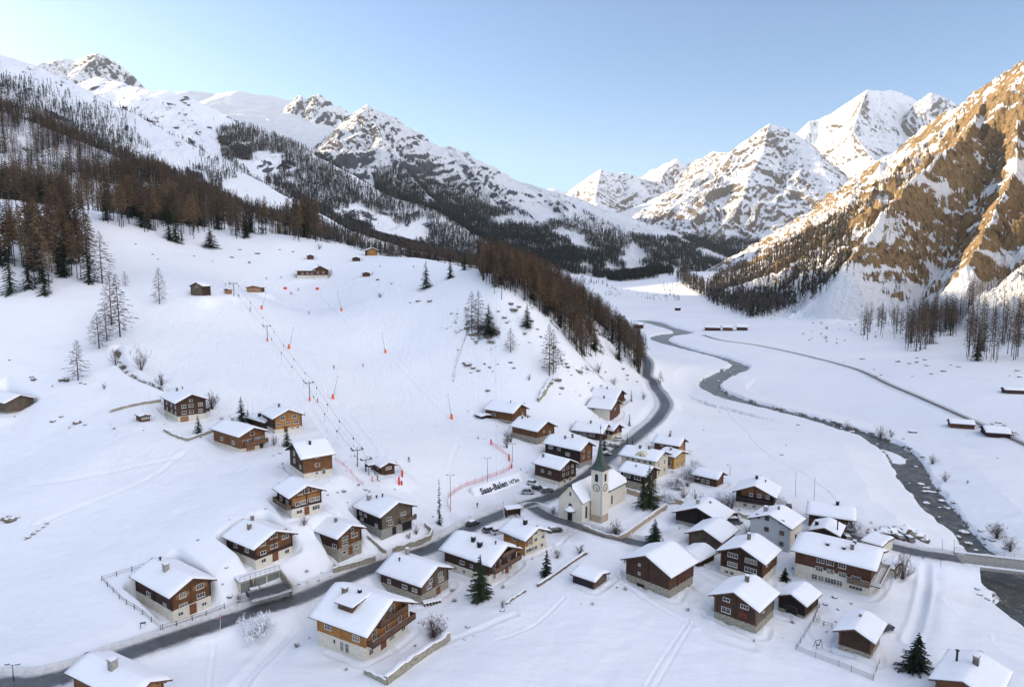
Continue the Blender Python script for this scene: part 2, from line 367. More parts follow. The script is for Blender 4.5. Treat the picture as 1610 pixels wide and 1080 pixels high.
def mth(m, op, a, b=None, clamp=False):
    n = N(m, 'ShaderNodeMath', operation=op); n.use_clamp = clamp
    for i, v in enumerate((a, b)):
        if v is None: continue
        if isinstance(v, (int, float)): n.inputs[i].default_value = v
        else: LK(m, v, n.inputs[i])
    return n.outputs[0]
def mix(m, f, a, b):
    n = N(m, 'ShaderNodeMix', data_type='RGBA')
    for i, v in ((0, f), (6, a), (7, b)):
        if isinstance(v, (int, float)): n.inputs[i].default_value = v
        elif isinstance(v, tuple): n.inputs[i].default_value = (*v, 1)
        else: LK(m, v, n.inputs[i])
    return n.outputs[2]
def bump(m, h, strength, dist, normal=None):
    b = N(m, 'ShaderNodeBump'); b.inputs['Strength'].default_value = strength; b.inputs['Distance'].default_value = dist
    LK(m, h, b.inputs['Height'])
    if normal is not None: LK(m, normal, b.inputs['Normal'])
    return b.outputs[0]
def terrain_mat(name, rock_a, rock_b, rough=1.0, rs=.05, bs=6.0, near=False, zs=2.2, crack=False):
    m = mat(name); B = bsdf(m)
    geo = N(m, 'ShaderNodeNewGeometry'); pos = geo.outputs['Position']
    at = N(m, 'ShaderNodeAttribute', attribute_name='rock')
    mp = N(m, 'ShaderNodeMapping'); mp.inputs['Scale'].default_value = (1, 1, zs); LK(m, pos, mp.inputs['Vector'])
    n1 = noise(m, rs, 8, .68, vec=mp.outputs[0]); n2 = noise(m, rs*6, 6, .7, vec=mp.outputs[0]); n3 = noise(m, rs*1.7, 4, .6, vec=pos)
    v = mth(m, 'ADD', at.outputs['Fac'], mth(m, 'MULTIPLY', mth(m, 'SUBTRACT', n1.outputs[0], .5), 1.5))
    v = mth(m, 'ADD', v, mth(m, 'MULTIPLY', mth(m, 'SUBTRACT', n2.outputs[0], .5), .9))
    r = ramp(m, [(.47, (0, 0, 0)), (.56, (1, 1, 1))]); LK(m, v, r.inputs[0])
    rc = mix(m, n3.outputs[0], rock_a, rock_b)
    n4 = noise(m, rs*20, 5, .7, vec=pos)
    rr = ramp(m, [(.3, (.25, .25, .25)), (.7, (1.3, 1.3, 1.3))]); LK(m, n4.outputs[0], rr.inputs[0])
    mm = N(m, 'ShaderNodeMix', data_type='RGBA', blend_type='MULTIPLY'); mm.inputs[0].default_value = 1; LK(m, rc, mm.inputs[6]); LK(m, rr.outputs[0], mm.inputs[7])
    if crack:
        mc = N(m, 'ShaderNodeMapping'); mc.inputs['Scale'].default_value = (1, 1, .55); mc.inputs['Rotation'].default_value = (.5, 0, 0); LK(m, pos, mc.inputs['Vector'])
        nc = noise(m, rs*2.6, 7, .72, vec=mc.outputs[0]); cr = ramp(m, [(.36, (.22, .20, .20)), (.47, (.85, .82, .80)), (.6, (1.15, 1.1, 1.0)), (.75, (1.5, 1.45, 1.35))]); LK(m, nc.outputs[0], cr.inputs[0])
        m2 = N(m, 'ShaderNodeMix', data_type='RGBA', blend_type='MULTIPLY'); m2.inputs[0].default_value = 1; LK(m, mm.outputs[2], m2.inputs[6]); LK(m, cr.outputs[0], m2.inputs[7]); mm = m2
    ns = noise(m, .012, 5, .55, vec=pos)
    snow = ramp(m, [(.3, (.80, .825, .86)), (.7, (.88, .89, .90))]); LK(m, ns.outputs[0], snow.inputs[0])
    snowc = snow.outputs[0]
    if near:
        pa = N(m, 'ShaderNodeAttribute', attribute_name='dirt')
        nd = noise(m, .9, 6, .7, vec=pos)
        dv = mth(m, 'MULTIPLY', pa.outputs['Fac'], mth(m, 'MULTIPLY', nd.outputs[0], 1.7), clamp=True)
        snowc = mix(m, dv, snowc, (.33, .31, .29))
    c = mix(m, r.outputs[0], snowc, mm.outputs[2]); LK(m, c, B.inputs['Base Color'])
    rg = mth(m, 'MULTIPLY', r.outputs[0], .3); rg = mth(m, 'ADD', rg, .62); LK(m, rg, B.inputs['Roughness'])
    B.inputs['Specular IOR Level'].default_value = .25
    nb = noise(m, rs*4, 8, .62, vec=pos)
    b1 = bump(m, nb.outputs[0], .9, bs)
    b2 = bump(m, mth(m, 'MULTIPLY', n1.outputs[0], mth(m, 'ADD', mth(m, 'MULTIPLY', r.outputs[0], .8), .2)), .9, bs*1.5, b1)
    if near:
        # soft wind relief and the criss-cross of ski tracks on the slope
        nb.inputs['Scale'].default_value = .35; nb.inputs['Detail'].default_value = 5
        nk = noise(m, 2.2, 4, .6, vec=pos)
        mk = N(m, 'ShaderNodeMapping'); mk.inputs['Scale'].default_value = (.9, .13, .2); mk.inputs['Rotation'].default_value = (0, 0, .45); LK(m, pos, mk.inputs['Vector'])
        tr = noise(m, 1.0, 5, .65, vec=mk.outputs[0])
        pk = N(m, 'ShaderNodeAttribute', attribute_name='track')
        hsum = mth(m, 'ADD', mth(m, 'MULTIPLY', nb.outputs[0], .34), mth(m, 'MULTIPLY', nk.outputs[0], .075))
        hsum = mth(m, 'ADD', hsum, mth(m, 'MULTIPLY', mth(m, 'MULTIPLY', tr.outputs[0], pk.outputs['Fac']), .5))
        b1 = bump(m, hsum, .8, 1.0)
        b2 = bump(m, mth(m, 'MULTIPLY', n2.outputs[0], r.outputs[0]), .8, .8, b1)
    LK(m, b2, B.inputs['Normal'])
    return m
M = {}
M['ground'] = terrain_mat('snow_ground', (.16, .13, .10), (.30, .25, .19), rs=.25, near=True)
M['left'] = terrain_mat('snowy_left_rock', (.07, .07, .08), (.15, .15, .155), rs=.03, bs=5)
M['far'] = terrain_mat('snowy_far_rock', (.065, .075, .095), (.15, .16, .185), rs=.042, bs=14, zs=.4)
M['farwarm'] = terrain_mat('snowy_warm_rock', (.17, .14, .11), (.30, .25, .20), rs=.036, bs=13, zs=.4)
M['right'] = terrain_mat('golden_rock', (.32, .215, .105), (.52, .385, .215), rs=.04, bs=7, crack=True)
def mesh_from(name, V, F, m=None, attrs=None, smooth=True):
    me = D.meshes.new(name)
    V = np.asarray(V, np.float32); F = np.asarray(F, np.int32)
    me.vertices.add(len(V)); me.vertices.foreach_set('co', V.ravel())
    k = F.shape[1]
    me.loops.add(F.size); me.loops.foreach_set('vertex_index', F.ravel())
    me.polygons.add(len(F)); me.polygons.foreach_set('loop_start', np.arange(0, F.size, k, dtype=np.int32))
    me.update(calc_edges=True)
    if smooth: me.polygons.foreach_set('use_smooth', np.ones(len(F), bool))
    if attrs:
        for a, v in attrs.items():
            at = me.attributes.new(a, 'FLOAT', 'POINT'); at.data.foreach_set('value', np.asarray(v, np.float32))
    if m: me.materials.append(m)
    me.validate()
    return me
def tag(o, label=None, cat=None, group=None, kind=None):
    if label: o['label'] = label
    if cat: o['category'] = cat
    if group: o['group'] = group
    if kind: o['kind'] = kind
    return o
def link(name, me, parent=None):
    o = D.objects.new(name, me); ROOT.objects.link(o)
    if parent is not None: o.parent = parent
    return o
# ------------------------------------------------------------------ terrain mesh (polar, finer near the view)
def build_terrain(NA=1250, NR=1500):
    a = np.concatenate([np.radians(np.linspace(-112, -41, 80))[:-1], np.radians(np.linspace(-41, 41, NA)), np.radians(np.linspace(41, 112, 80))[1:]])
    r = np.concatenate([np.geomspace(30, 88, 24)[:-1], np.geomspace(88, 700, int(NR*.42))[:-1], np.geomspace(700, 2200, int(NR*.2))[:-1], np.geomspace(2200, 7600, int(NR*.38))[:-1], np.geomspace(7600, 9500, 24)[:-1], np.geomspace(9500, 11500, 6)])
    A, Rr = np.meshgrid(a, r)
    X = np.sin(A)*Rr; Y = np.cos(A)*Rr
    H = np.zeros(X.shape); I = np.zeros(X.shape, int); H0 = np.zeros(X.shape)
    for j in range(0, len(r), 120):
        h, i = hills(X[j:j+120], Y[j:j+120]); H0[j:j+120] = h; H[j:j+120] = detail(X[j:j+120], Y[j:j+120], h, i); I[j:j+120] = i
    far = Rr > 9500
    H = np.where(far, np.minimum(H, 300), H)
    # slope for the rock mask
    dr = np.gradient(H, axis=0)/np.maximum(np.gradient(Rr, axis=0), .01); da = np.gradient(H, axis=1)/(np.maximum(np.gradient(A, axis=1)*Rr, .01))
    sl = np.hypot(dr, da)
    sl0 = np.hypot(np.gradient(H0, axis=0)/np.maximum(np.gradient(Rr, axis=0), .01), np.gradient(H0, axis=1)/np.maximum(np.gradient(A, axis=1)*Rr, .01))
    names = [q[0] for q in RD]
    lo = {'near_left': 1.2, 'left_shoulder': 1.05, 'third': 1.0, 'spur_t1': 1.0, 'right_wall': 1.05, 'right_rib1': 1.1, 'right_rib2': 1.1, 'peak_a': 1.22, 'peak_b': 1.3, 'big_peak': 1.3, 'big_spur': 1.2, 'big_peak_right': 1.15, 'peak_c': 1.12, 'spur_c1': 1.1, 'spur_c2': 1.05, 'spur_c3': 1.0, 'far_glacier': 1.0, 'basin': 1.1}
    rock = np.zeros(X.shape)
    for k, n in enumerate(names):
        m = I == k; t = lo.get(n, 1.02)
        rock[m] = np.clip((sl[m]-t)*.85+.44, -.4, 1.0)
    rw = [names.index(n) for n in ('right_wall', 'right_rib1', 'right_rib2')]
    m = np.isin(I, rw)
    big = .5*fbm(X[m]/150, (Y[m]+H[m])/110, 4, 91)+.5*fbm(Y[m]/130+vn(X[m]/60, Y[m]/60, 7)*.6, (H[m]+.2*Y[m]+30*vn(X[m]/80, Y[m]/80, 8))/26, 5, 93, .55); bk = fbm((X[m]-H[m])/40, Y[m]/60, 4, 92)
    rock[m] += (big-.50)*3.4+(bk-.5)*.8-.05+np.clip((H[m]-70)/300, -.6, .10)-np.clip((88-H[m])/60, 0, .9)
    m = np.isin(I, [names.index('near_left'), names.index('left_shoulder'), names.index('third')])
    rock[m] += (fbm(X[m]/45, Y[m]/45, 4, 95)-.55)*1.0
    rock[I < 0] = np.clip((sl0[I < 0]-.72)*1.4, 0, .45)*(Rr[I < 0] > 200)
    for (P, w_, dp_) in [g for g in GROOVES if g[2] > .9]:
        m = (X > P[:, 0].min()-6) & (X < P[:, 0].max()+6) & (Y > P[:, 1].min()-6) & (Y < P[:, 1].max()+6)
        d, s = pdist(X[m], Y[m], P); rock[m] = np.maximum(rock[m], .58*np.clip(1.4-d/w_, 0, 1))
    # steep rocky faces below the wood on the slope's right-hand shoulder
    px, py = proj(X, Y, H)
    near = Rr < 520
    spot = near & (px > 720) & (px < 1000) & (py > 440) & (py < 640)
    rock[spot] += np.clip((fbm(X[spot]/9, Y[spot]/9, 4, 44)-.60)*1.6, -.3, .22)
    # dirt along roads
    dirt = np.zeros(X.shape); track = np.zeros(X.shape)
    for nm, (P, hw) in ROADS.items():
        m = (X > P[:, 0].min()-9) & (X < P[:, 0].max()+9) & (Y > P[:, 1].min()-9) & (Y < P[:, 1].max()+9)
        d, s = pdist(X[m], Y[m], P)
        dirt[m] = np.maximum(dirt[m], np.clip(1-(d-hw)/2.4, 0, 1)*.75)
    for (cx, cy, rr, am) in DIRT:
        m = (abs(X-cx) < rr*2) & (abs(Y-cy) < rr*2)
        dirt[m] = np.maximum(dirt[m], am*np.clip(1.3-np.hypot(X[m]-cx, Y[m]-cy)/rr, 0, 1))
    dr_, wr_, _ = pdist(X[near & (X > 60)], Y[near & (X > 60)], RIV, RIVW)
    rk = rock[near & (X > 60)]; rk = np.maximum(rk, .62*np.clip(1-abs(dr_-wr_-.2)/1.7, 0, 1)); rock[near & (X > 60)] = rk
    track[near & (px > 170) & (px < 780) & (py > 420) & (py < 760) & (I < 0)] = 1
    track = (track+np.roll(track, 6, 0)+np.roll(track, -6, 0)+np.roll(track, 6, 1)+np.roll(track, -6, 1))/5
    V = np.stack([X, Y, H], -1).reshape(-1, 3)
    nr, na = X.shape
    q = np.arange(nr*na).reshape(nr, na)
    F = np.stack([q[:-1, :-1], q[:-1, 1:], q[1:, 1:], q[1:, :-1]], -1).reshape(-1, 4)
    F = F[:, ::-1]
    fi = I[:-1, :-1].reshape(-1)
    groups = [('ground', [-1], 'ground', 'snow covered valley floor, meadows and ski slope'),
              ('forest_slope', ['near_left'], 'left', 'near wooded hillside rising on the left'),
              ('hillside', ['left_shoulder', 'third', 'spur_t1'], 'left', 'snowy shoulders with rows of trees behind the near wood'),
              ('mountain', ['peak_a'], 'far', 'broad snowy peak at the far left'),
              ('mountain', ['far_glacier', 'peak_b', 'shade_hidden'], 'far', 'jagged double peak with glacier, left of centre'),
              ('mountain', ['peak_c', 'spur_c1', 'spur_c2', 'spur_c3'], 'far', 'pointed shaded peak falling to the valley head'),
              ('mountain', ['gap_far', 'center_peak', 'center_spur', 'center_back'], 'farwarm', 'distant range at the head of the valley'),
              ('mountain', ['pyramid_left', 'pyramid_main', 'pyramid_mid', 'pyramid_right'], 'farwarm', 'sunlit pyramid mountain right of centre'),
              ('mountain', ['big_peak', 'big_spur', 'big_peak_right', 'basin'], 'farwarm', 'highest white massif behind the sunlit pyramid'),
              ('mountain_slope', ['right_wall', 'right_rib1', 'right_rib2', 'right_rib3'], 'right', 'golden rocky sunlit slope on the right')]
    rockf, dirtf, trf = rock.reshape(-1), dirt.reshape(-1), track.reshape(-1)
    # vertex normals of the whole sheet, so that the pieces join without a seam
    for nm, ids, mt, lab in groups:
        ids = [x if isinstance(x, int) else names.index(x) for x in ids]
        f = F[np.isin(fi, ids)]
        if not len(f): continue
        u, inv = np.unique(f, return_inverse=True)
        me = mesh_from(nm, V[u], inv.reshape(f.shape), M[mt], {'rock': rockf[u], 'dirt': dirtf[u], 'track': trf[u]})
        o = link(nm, me); tag(o, lab, {'ground': 'snow ground', 'mountain': 'mountain'}.get(nm, 'hillside'), kind='structure')
DIRT = []
for (px_, py_, r_, a_) in [(818,783,9,.30),(775,800,8,.35),(745,822,7,.45),(893,836,6,.7),(1335,848,6,.5),(1400,845,8,.4),(1010,862,5,.6),(1046,838,4,.4),(690,835,5,.5),(1310,925,9,.12),(1390,960,9,.22),(1400,905,6,.2),(850,768,6,.35),(964,700,7,.3),(1150,930,8,.10),(545,905,5,.2),(500,945,8,.35)]:
    q_ = cast(px_, py_, fn=base); DIRT.append((q_[0], q_[1], r_, a_))
# ------------------------------------------------------------------ mesh collector
class MB:
    def __init__(s): s.v = []; s.f = []; s.m = []; s.mats = []
    def mi(s, m):
        if m not in s.mats: s.mats.append(m)
        return s.mats.index(m)
    def add(s, V, F, m=None):
        o = len(s.v); s.v += [tuple(v) for v in V]; s.f += [tuple(i+o for i in f) for f in F]; s.m += [s.mi(m) if m else 0]*len(F)
    def box(s, x0, x1, y0, y1, z0, z1, m=None, skip=''):
        V = [(x0,y0,z0),(x1,y0,z0),(x1,y1,z0),(x0,y1,z0),(x0,y0,z1),(x1,y0,z1),(x1,y1,z1),(x0,y1,z1)]
        F = {'b':(0,3,2,1),'t':(4,5,6,7),'f':(0,1,5,4),'r':(1,2,6,5),'k':(2,3,7,6),'l':(3,0,4,7)}
        s.add(V, [F[k] for k in F if k not in skip], m)
    def bar(s, a, b, r, m=None, n=4, r2=None):
        a = Vector(a); b = Vector(b); d = (b-a).normalized(); r2 = r if r2 is None else r2
        u = d.cross(Vector((0, 0, 1)) if abs(d.z) < .95 else Vector((1, 0, 0))).normalized(); w = d.cross(u)
        V = []
        for p, q in ((a, r), (b, r2)):
            for k in range(n):
                t = 2*math.pi*(k+.5)/n; V.append(p+(u*math.cos(t)+w*math.sin(t))*q)
        F = [(k, (k+1) % n, n+(k+1) % n, n+k) for k in range(n)]+[tuple(range(n))[::-1], tuple(range(n, 2*n))]
        s.add(V, F, m)
    def lathe(s, prof, m=None, n=10, c=(0, 0)):
        V = []; F = []
        for (r, z) in prof:
            for k in range(n):
                t = 2*math.pi*k/n; V.append((c[0]+r*math.cos(t), c[1]+r*math.sin(t), z))
        for i in range(len(prof)-1):
            for k in range(n): F.append((i*n+k, i*n+(k+1) % n, (i+1)*n+(k+1) % n, (i+1)*n+k))
        F.append(tuple(range(n))[::-1]); F.append(tuple((len(prof)-1)*n+k for k in range(n)))
        s.add(V, F, m)
    def prism(s, poly, axis, a0, a1, m=None):
        """poly in (x,z) extruded along y (axis 'y') or (y,z) along x"""
        n = len(poly)
        if axis == 'y': V = [(p[0], a0, p[1]) for p in poly]+[(p[0], a1, p[1]) for p in poly]
        elif axis == 'x': V = [(a0, p[0], p[1]) for p in poly]+[(a1, p[0], p[1]) for p in poly]
        else: V = [(p[0], p[1], a0) for p in poly]+[(p[0], p[1], a1) for p in poly]
        F = [(i, (i+1) % n, n+(i+1) % n, n+i) for i in range(n)]+[tuple(range(n))[::-1], tuple(range(n, 2*n))]
        s.add(V, F, m)
    def mesh(s, name, mats, smooth=False, recalc=True):
        me = D.meshes.new(name); me.from_pydata(s.v, [], s.f)
        mm = s.mats or ([mats] if mats else [])
        for m in mm: me.materials.append(m)
        if s.mats: me.polygons.foreach_set('material_index', s.m)
        if recalc:
            b = bmesh.new(); b.from_mesh(me); bmesh.ops.recalc_face_normals(b, faces=b.faces); b.to_mesh(me); b.free()
        if smooth:
            me.polygons.foreach_set('use_smooth', [True]*len(me.polygons))
        me.update(); return me
    def build(s, name, mats=None, parent=None, smooth=False, recalc=True):
        return link(name, s.mesh(name, mats, smooth, recalc), parent)
def empty(name, loc, rz=0, label=None, cat=None, group=None):
    o = D.objects.new(name, None); ROOT.objects.link(o); o.location = loc; o.rotation_euler = (0, 0, rz); o.empty_display_size = .5
    return tag(o, label, cat, group)
# ------------------------------------------------------------------ simple materials
def plain(name, col, rough=.8, var=.15, sc=3., bmp=0, spec=.3, metal=0, c2=None, stretch=None):
    m = mat(name); B = bsdf(m)
    tc = N(m, 'ShaderNodeTexCoord').outputs['Object']
    if stretch:
        mp = N(m, 'ShaderNodeMapping'); mp.inputs['Scale'].default_value = stretch; LK(m, tc, mp.inputs['Vector']); tc = mp.outputs[0]
    n = noise(m, sc, 5, .65, vec=tc)
    lo = tuple(c*(1-var*1.6) for c in col) if c2 is None else c2; hi = tuple(min(1, c*(1+var)) for c in col)
    r = ramp(m, [(.32, lo), (.68, hi)]); LK(m, n.outputs[0], r.inputs[0]); LK(m, r.outputs[0], B.inputs['Base Color'])
    B.inputs['Roughness'].default_value = rough; B.inputs['Specular IOR Level'].default_value = spec; B.inputs['Metallic'].default_value = metal
    if bmp: LK(m, bump(m, n.outputs[0], .7, bmp), B.inputs['Normal'])
    return m
def wood(name, c1, c2, log=.24):
    m = mat(name); B = bsdf(m)
    tc = N(m, 'ShaderNodeTexCoord').outputs['Object']; sp = N(m, 'ShaderNodeSeparateXYZ'); LK(m, tc, sp.inputs[0])
    mp = N(m, 'ShaderNodeMapping'); mp.inputs['Scale'].default_value = (.35, .35, 5.0); LK(m, tc, mp.inputs['Vector'])
    n1 = noise(m, 1.6, 6, .7, vec=mp.outputs[0]); n2 = noise(m, .55, 4, .6, vec=tc)
    oi = N(m, 'ShaderNodeObjectInfo')
    v = mth(m, 'ADD', mth(m, 'MULTIPLY', n1.outputs[0], .6), mth(m, 'MULTIPLY', n2.outputs[0], .5))
    v = mth(m, 'ADD', v, mth(m, 'MULTIPLY', mth(m, 'SUBTRACT', oi.outputs['Random'], .5), .16))
    r = ramp(m, [(.33, tuple(c*.45 for c in c1)), (.5, c1), (.72, c2)]); LK(m, v, r.inputs[0])
    fr = mth(m, 'FRACT', mth(m, 'DIVIDE', sp.outputs['Z'], log))
    seam = ramp(m, [(0, (.25, .25, .25)), (.12, (1, 1, 1)), (.88, (1, 1, 1)), (1, (.25, .25, .25))]); LK(m, fr, seam.inputs[0])
    mm = N(m, 'ShaderNodeMix', data_type='RGBA', blend_type='MULTIPLY'); mm.inputs[0].default_value = .85; LK(m, r.outputs[0], mm.inputs[6]); LK(m, seam.outputs[0], mm.inputs[7])
    LK(m, mm.outputs[2], B.inputs['Base Color']); B.inputs['Roughness'].default_value = .75; B.inputs['Specular IOR Level'].default_value = .25
    LK(m, bump(m, mth(m, 'ADD', mth(m, 'MULTIPLY', seam.outputs[0], .6), mth(m, 'MULTIPLY', n1.outputs[0], .4)), .8, .05), B.inputs['Normal'])
    return m
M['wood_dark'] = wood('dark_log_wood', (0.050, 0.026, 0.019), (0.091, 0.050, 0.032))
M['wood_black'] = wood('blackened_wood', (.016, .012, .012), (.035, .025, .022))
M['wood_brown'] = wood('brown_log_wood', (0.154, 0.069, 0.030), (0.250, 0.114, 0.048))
M['wood_red'] = wood('red_brown_wood', (0.094, 0.043, 0.026), (0.156, 0.071, 0.040))
M['wood_honey'] = wood('honey_larch_wood', (0.324, 0.151, 0.047), (0.492, 0.246, 0.084))
M['wood_grey'] = wood('weathered_wood', (0.116, 0.086, 0.061), (0.210, 0.161, 0.116))
M['rail'] = wood('balcony_wood', (.13, .070, .045), (.20, .115, .075), log=.16)
M['roof_edge'] = plain('roof_edge_wood', (.11, .062, .042), var=.3)
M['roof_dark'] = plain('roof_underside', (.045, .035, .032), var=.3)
M['snow'] = plain('roof_snow', (.86, .875, .90), rough=.65, var=.015, sc=.8, bmp=.03)
M['plaster'] = plain('white_plaster', (.66, .62, .53), var=.06, sc=1.2, bmp=.01, c2=(.55, .50, .41))
M['plaster_cream'] = plain('cream_plaster', (.64, .57, .42), var=.06, sc=1.2, bmp=.01)
M['plaster_church'] = plain('church_plaster', (.69, .645, .55), var=.05, sc=.5, bmp=.01, c2=(.66, .59, .46))
M['plaster_tan'] = plain('tan_church_base', (.42, .34, .25), var=.08, sc=.8)
M['plaster_grey'] = plain('grey_plaster', (.47, .49, .50), var=.05, sc=.7, bmp=.01)
M['concrete'] = plain('concrete', (.30, .29, .26), var=.2, sc=2, bmp=.02)
M['stone'] = plain('rubble_stone', (.36, .33, .26), var=.35, sc=3.2, bmp=.08, c2=(.11, .10, .08))
M['stone_dark'] = plain('dark_stone', (.20, .17, .14), var=.4, sc=1.6, bmp=.1, c2=(.05, .042, .036))
M['frame'] = plain('white_window_frame', (.62, .60, .56), rough=.5, var=.04)
M['frame_brown'] = plain('brown_window_frame', (.16, .075, .035), rough=.6, var=.1)
M['curtain'] = plain('curtain', (.50, .47, .42), var=.2, sc=8)
M['shutter'] = plain('shutter', (.30, .15, .07), var=.15)
M['door'] = plain('wooden_door', (.19, .065, .035), var=.2)
M['metal'] = plain('grey_metal', (.18, .19, .20), rough=.45, var=.1, metal=.6)
M['metal_dark'] = plain('dark_metal', (.035, .037, .042), rough=.5, var=.1, metal=.3)
M['copper'] = plain('green_copper', (.060, .085, .070), rough=.5, var=.35, sc=.8, c2=(.028, .042, .036), stretch=(1, 1, .25))
M['copper_edge'] = plain('slate_green_edge', (.10, .12, .125), rough=.5, var=.2)
M['orange'] = plain('orange_padding', (.80, .13, .03), rough=.6, var=.08)
M['red'] = plain('red_padding', (.70, .035, .02), rough=.6, var=.1)
M['yellow'] = plain('yellow_facade', (.55, .33, .10), var=.1)
M['redwall'] = plain('dark_red_boards', (.16, .018, .022), var=.2)
M['garage'] = plain('grey_garage_door', (.20, .21, .19), rough=.6, var=.08)
M['black'] = plain('black', (.012, .012, .014), rough=.6, var=.2)
def glass_mat():
    m = mat('window_glass'); B = bsdf(m); B.inputs['Base Color'].default_value = (.035, .04, .048, 1); B.inputs['Roughness'].default_value = .12; B.inputs['Specular IOR Level'].default_value = .5
    oi = N(m, 'ShaderNodeObjectInfo'); r = ramp(m, [(0, (.02, .022, .027)), (.6, (.06, .062, .065)), (1, (.22, .20, .17))]); LK(m, oi.outputs['Random'], r.inputs[0]); LK(m, r.outputs[0], B.inputs['Base Color'])
    return m
M['glass'] = glass_mat()
# ------------------------------------------------------------------ windows
_wc = {}
def window(parent, org, ax, n, w, h, panes=2, fm='frame', shut=False, seed=0, open_dark=False):
    """org = centre on wall, ax = unit vector along wall, n = outward normal (local)"""
    key = (round(w, 2), round(h, 2), panes, fm, shut)
    if key not in _wc:
        f = MB(); t = .09
        f.box(-w/2-t, w/2+t, -.06, .02, -h/2-t, -h/2); f.box(-w/2-t, w/2+t, -.06, .02, h/2, h/2+t)
        f.box(-w/2-t, -w/2, -.06, .02, -h/2, h/2); f.box(w/2, w/2+t, -.06, .02, -h/2, h/2)
        for k in range(1, panes): f.box(-w/2+w*k/panes-.03, -w/2+w*k/panes+.03, -.045, .02, -h/2, h/2)
        if h > .8: f.box(-w/2, w/2, -.04, .02, h*.12-.02, h*.12+.02)
        f.box(-w/2-.14, w/2+.14, -.13, .02, -h/2-t-.05, -h/2-t)
        g = MB(); g.box(-w/2, w/2, -.012, .015, -h/2, h/2)
        s = None
        if shut:
            s = []
            for sg in (-1, 1):
                c = sg*(w/2+t+w*.27); q = MB(); q.box(c-w*.25, c+w*.25, -.05, .0, -h/2-.03, h/2+.03); s.append(q.mesh('shutter', M['shutter']))
        _wc[key] = (f.mesh('window', M[fm]), g.mesh('pane', M['glass']), s)
    fm_, g_, s_ = _wc[key]
    o = link('window', fm_, parent); o.location = org; o.rotation_euler = (0, 0, math.atan2(ax[1], ax[0]))
    p = link('pane', g_, o)
    for q in (s_ or []): link('shutter', q, o)
    return o
def frame_from(Lp, Cp, Rp, gable, ov=None):
    """recover position, rotation and plan size of a house from three surveyed foot corners"""
    c = on(*Cp) if len(Cp) == 2 else np.array(atZ(Cp[0], Cp[1], Cp[2]))
    z = c[2]
    l = atZ(*Lp, z); r = atZ(*Rp, z)
    a1 = math.atan2(r[1]-c[1], r[0]-c[0]); a2 = math.atan2(l[1]-c[1], l[0]-c[0])-math.pi/2
    d = (a2-a1+math.pi) % (2*math.pi)-math.pi
    la, lb = math.hypot(*(r-c)[:2]), math.hypot(*(l-c)[:2])
    th = a1+d*lb/(la+lb)
    return c, th, la, lb, math.degrees(d)
HOUSES = []
HTAB = []
def snow_roof(mb, hw, y0, y1, ze, sl, t0=.42, seed=0, nx=14, ny=12, y_lo=None, curl=.0):
    """snow blanket on a gable roof; hw half width incl overhang, ze eave height, sl slope"""
    xs = [-hw*math.cos(math.pi*k/(2*nx))*1.0 for k in range(nx)]+[0]+[hw*math.cos(math.pi*k/(2*nx)) for k in range(nx)][::-1]
    xs = [-hw*1.02+2*hw*1.02*k/(2*nx) for k in range(2*nx+1)]
    V = []; F = []
    n1 = len(xs)
    for j in range(ny+1):
        fy = j/ny; y = y0-.04+(y1-y0+.08)*fy
        for i, x in enumerate(xs):
            ax = abs(x)
            zr = ze+sl*(hw-min(ax, hw))
            rid = .16*math.exp(-(ax/.6)**2)
            ed = min(1, (hw*1.02-ax)/.35+.0)*1.0; ed2 = min(1, min(fy, 1-fy)*(y1-y0)/.35)
            e = math.sqrt(max(0, 1-(1-max(0, ed))**2))*math.sqrt(max(0, 1-(1-ed2)**2))
            t = t0*(.35+.65*e)+.10*(float(vn(x*.45+seed*3.1, y*.45, seed))-.5)*e
            ex_ = (1-min(1, ed))*(.16*(float(vn(y*.8+seed, seed+.5, 9))-.3)); V.append((x+math.copysign(ex_, x), y, zr+t-rid-(1-min(1, ed))*.10*float(vn(y*.5, seed+.3, 4))))
    base_ = len(V)
    for j in range(ny+1):
        fy = j/ny; y = y0-.04+(y1-y0+.08)*fy
        for x in xs: V.append((x, y, ze+sl*(hw-min(abs(x), hw))-.02))
    for j in range(ny):
        for i in range(n1-1):
            a = j*n1+i; F.append((a, a+1, a+n1+1, a+n1))
    for i in range(n1-1):
        F.append((base_+i, base_+i+1, i+1, i)); a = ny*n1; F.append((a+i, a+i+1, base_+a+i+1, base_+a+i))
    for j in range(ny):
        a = j*n1; F.append((base_+a, a, a+n1, base_+a+n1)); a = j*n1+n1-1; F.append((a, base_+a, base_+a+n1, a+n1))
    mb.add(V, F)
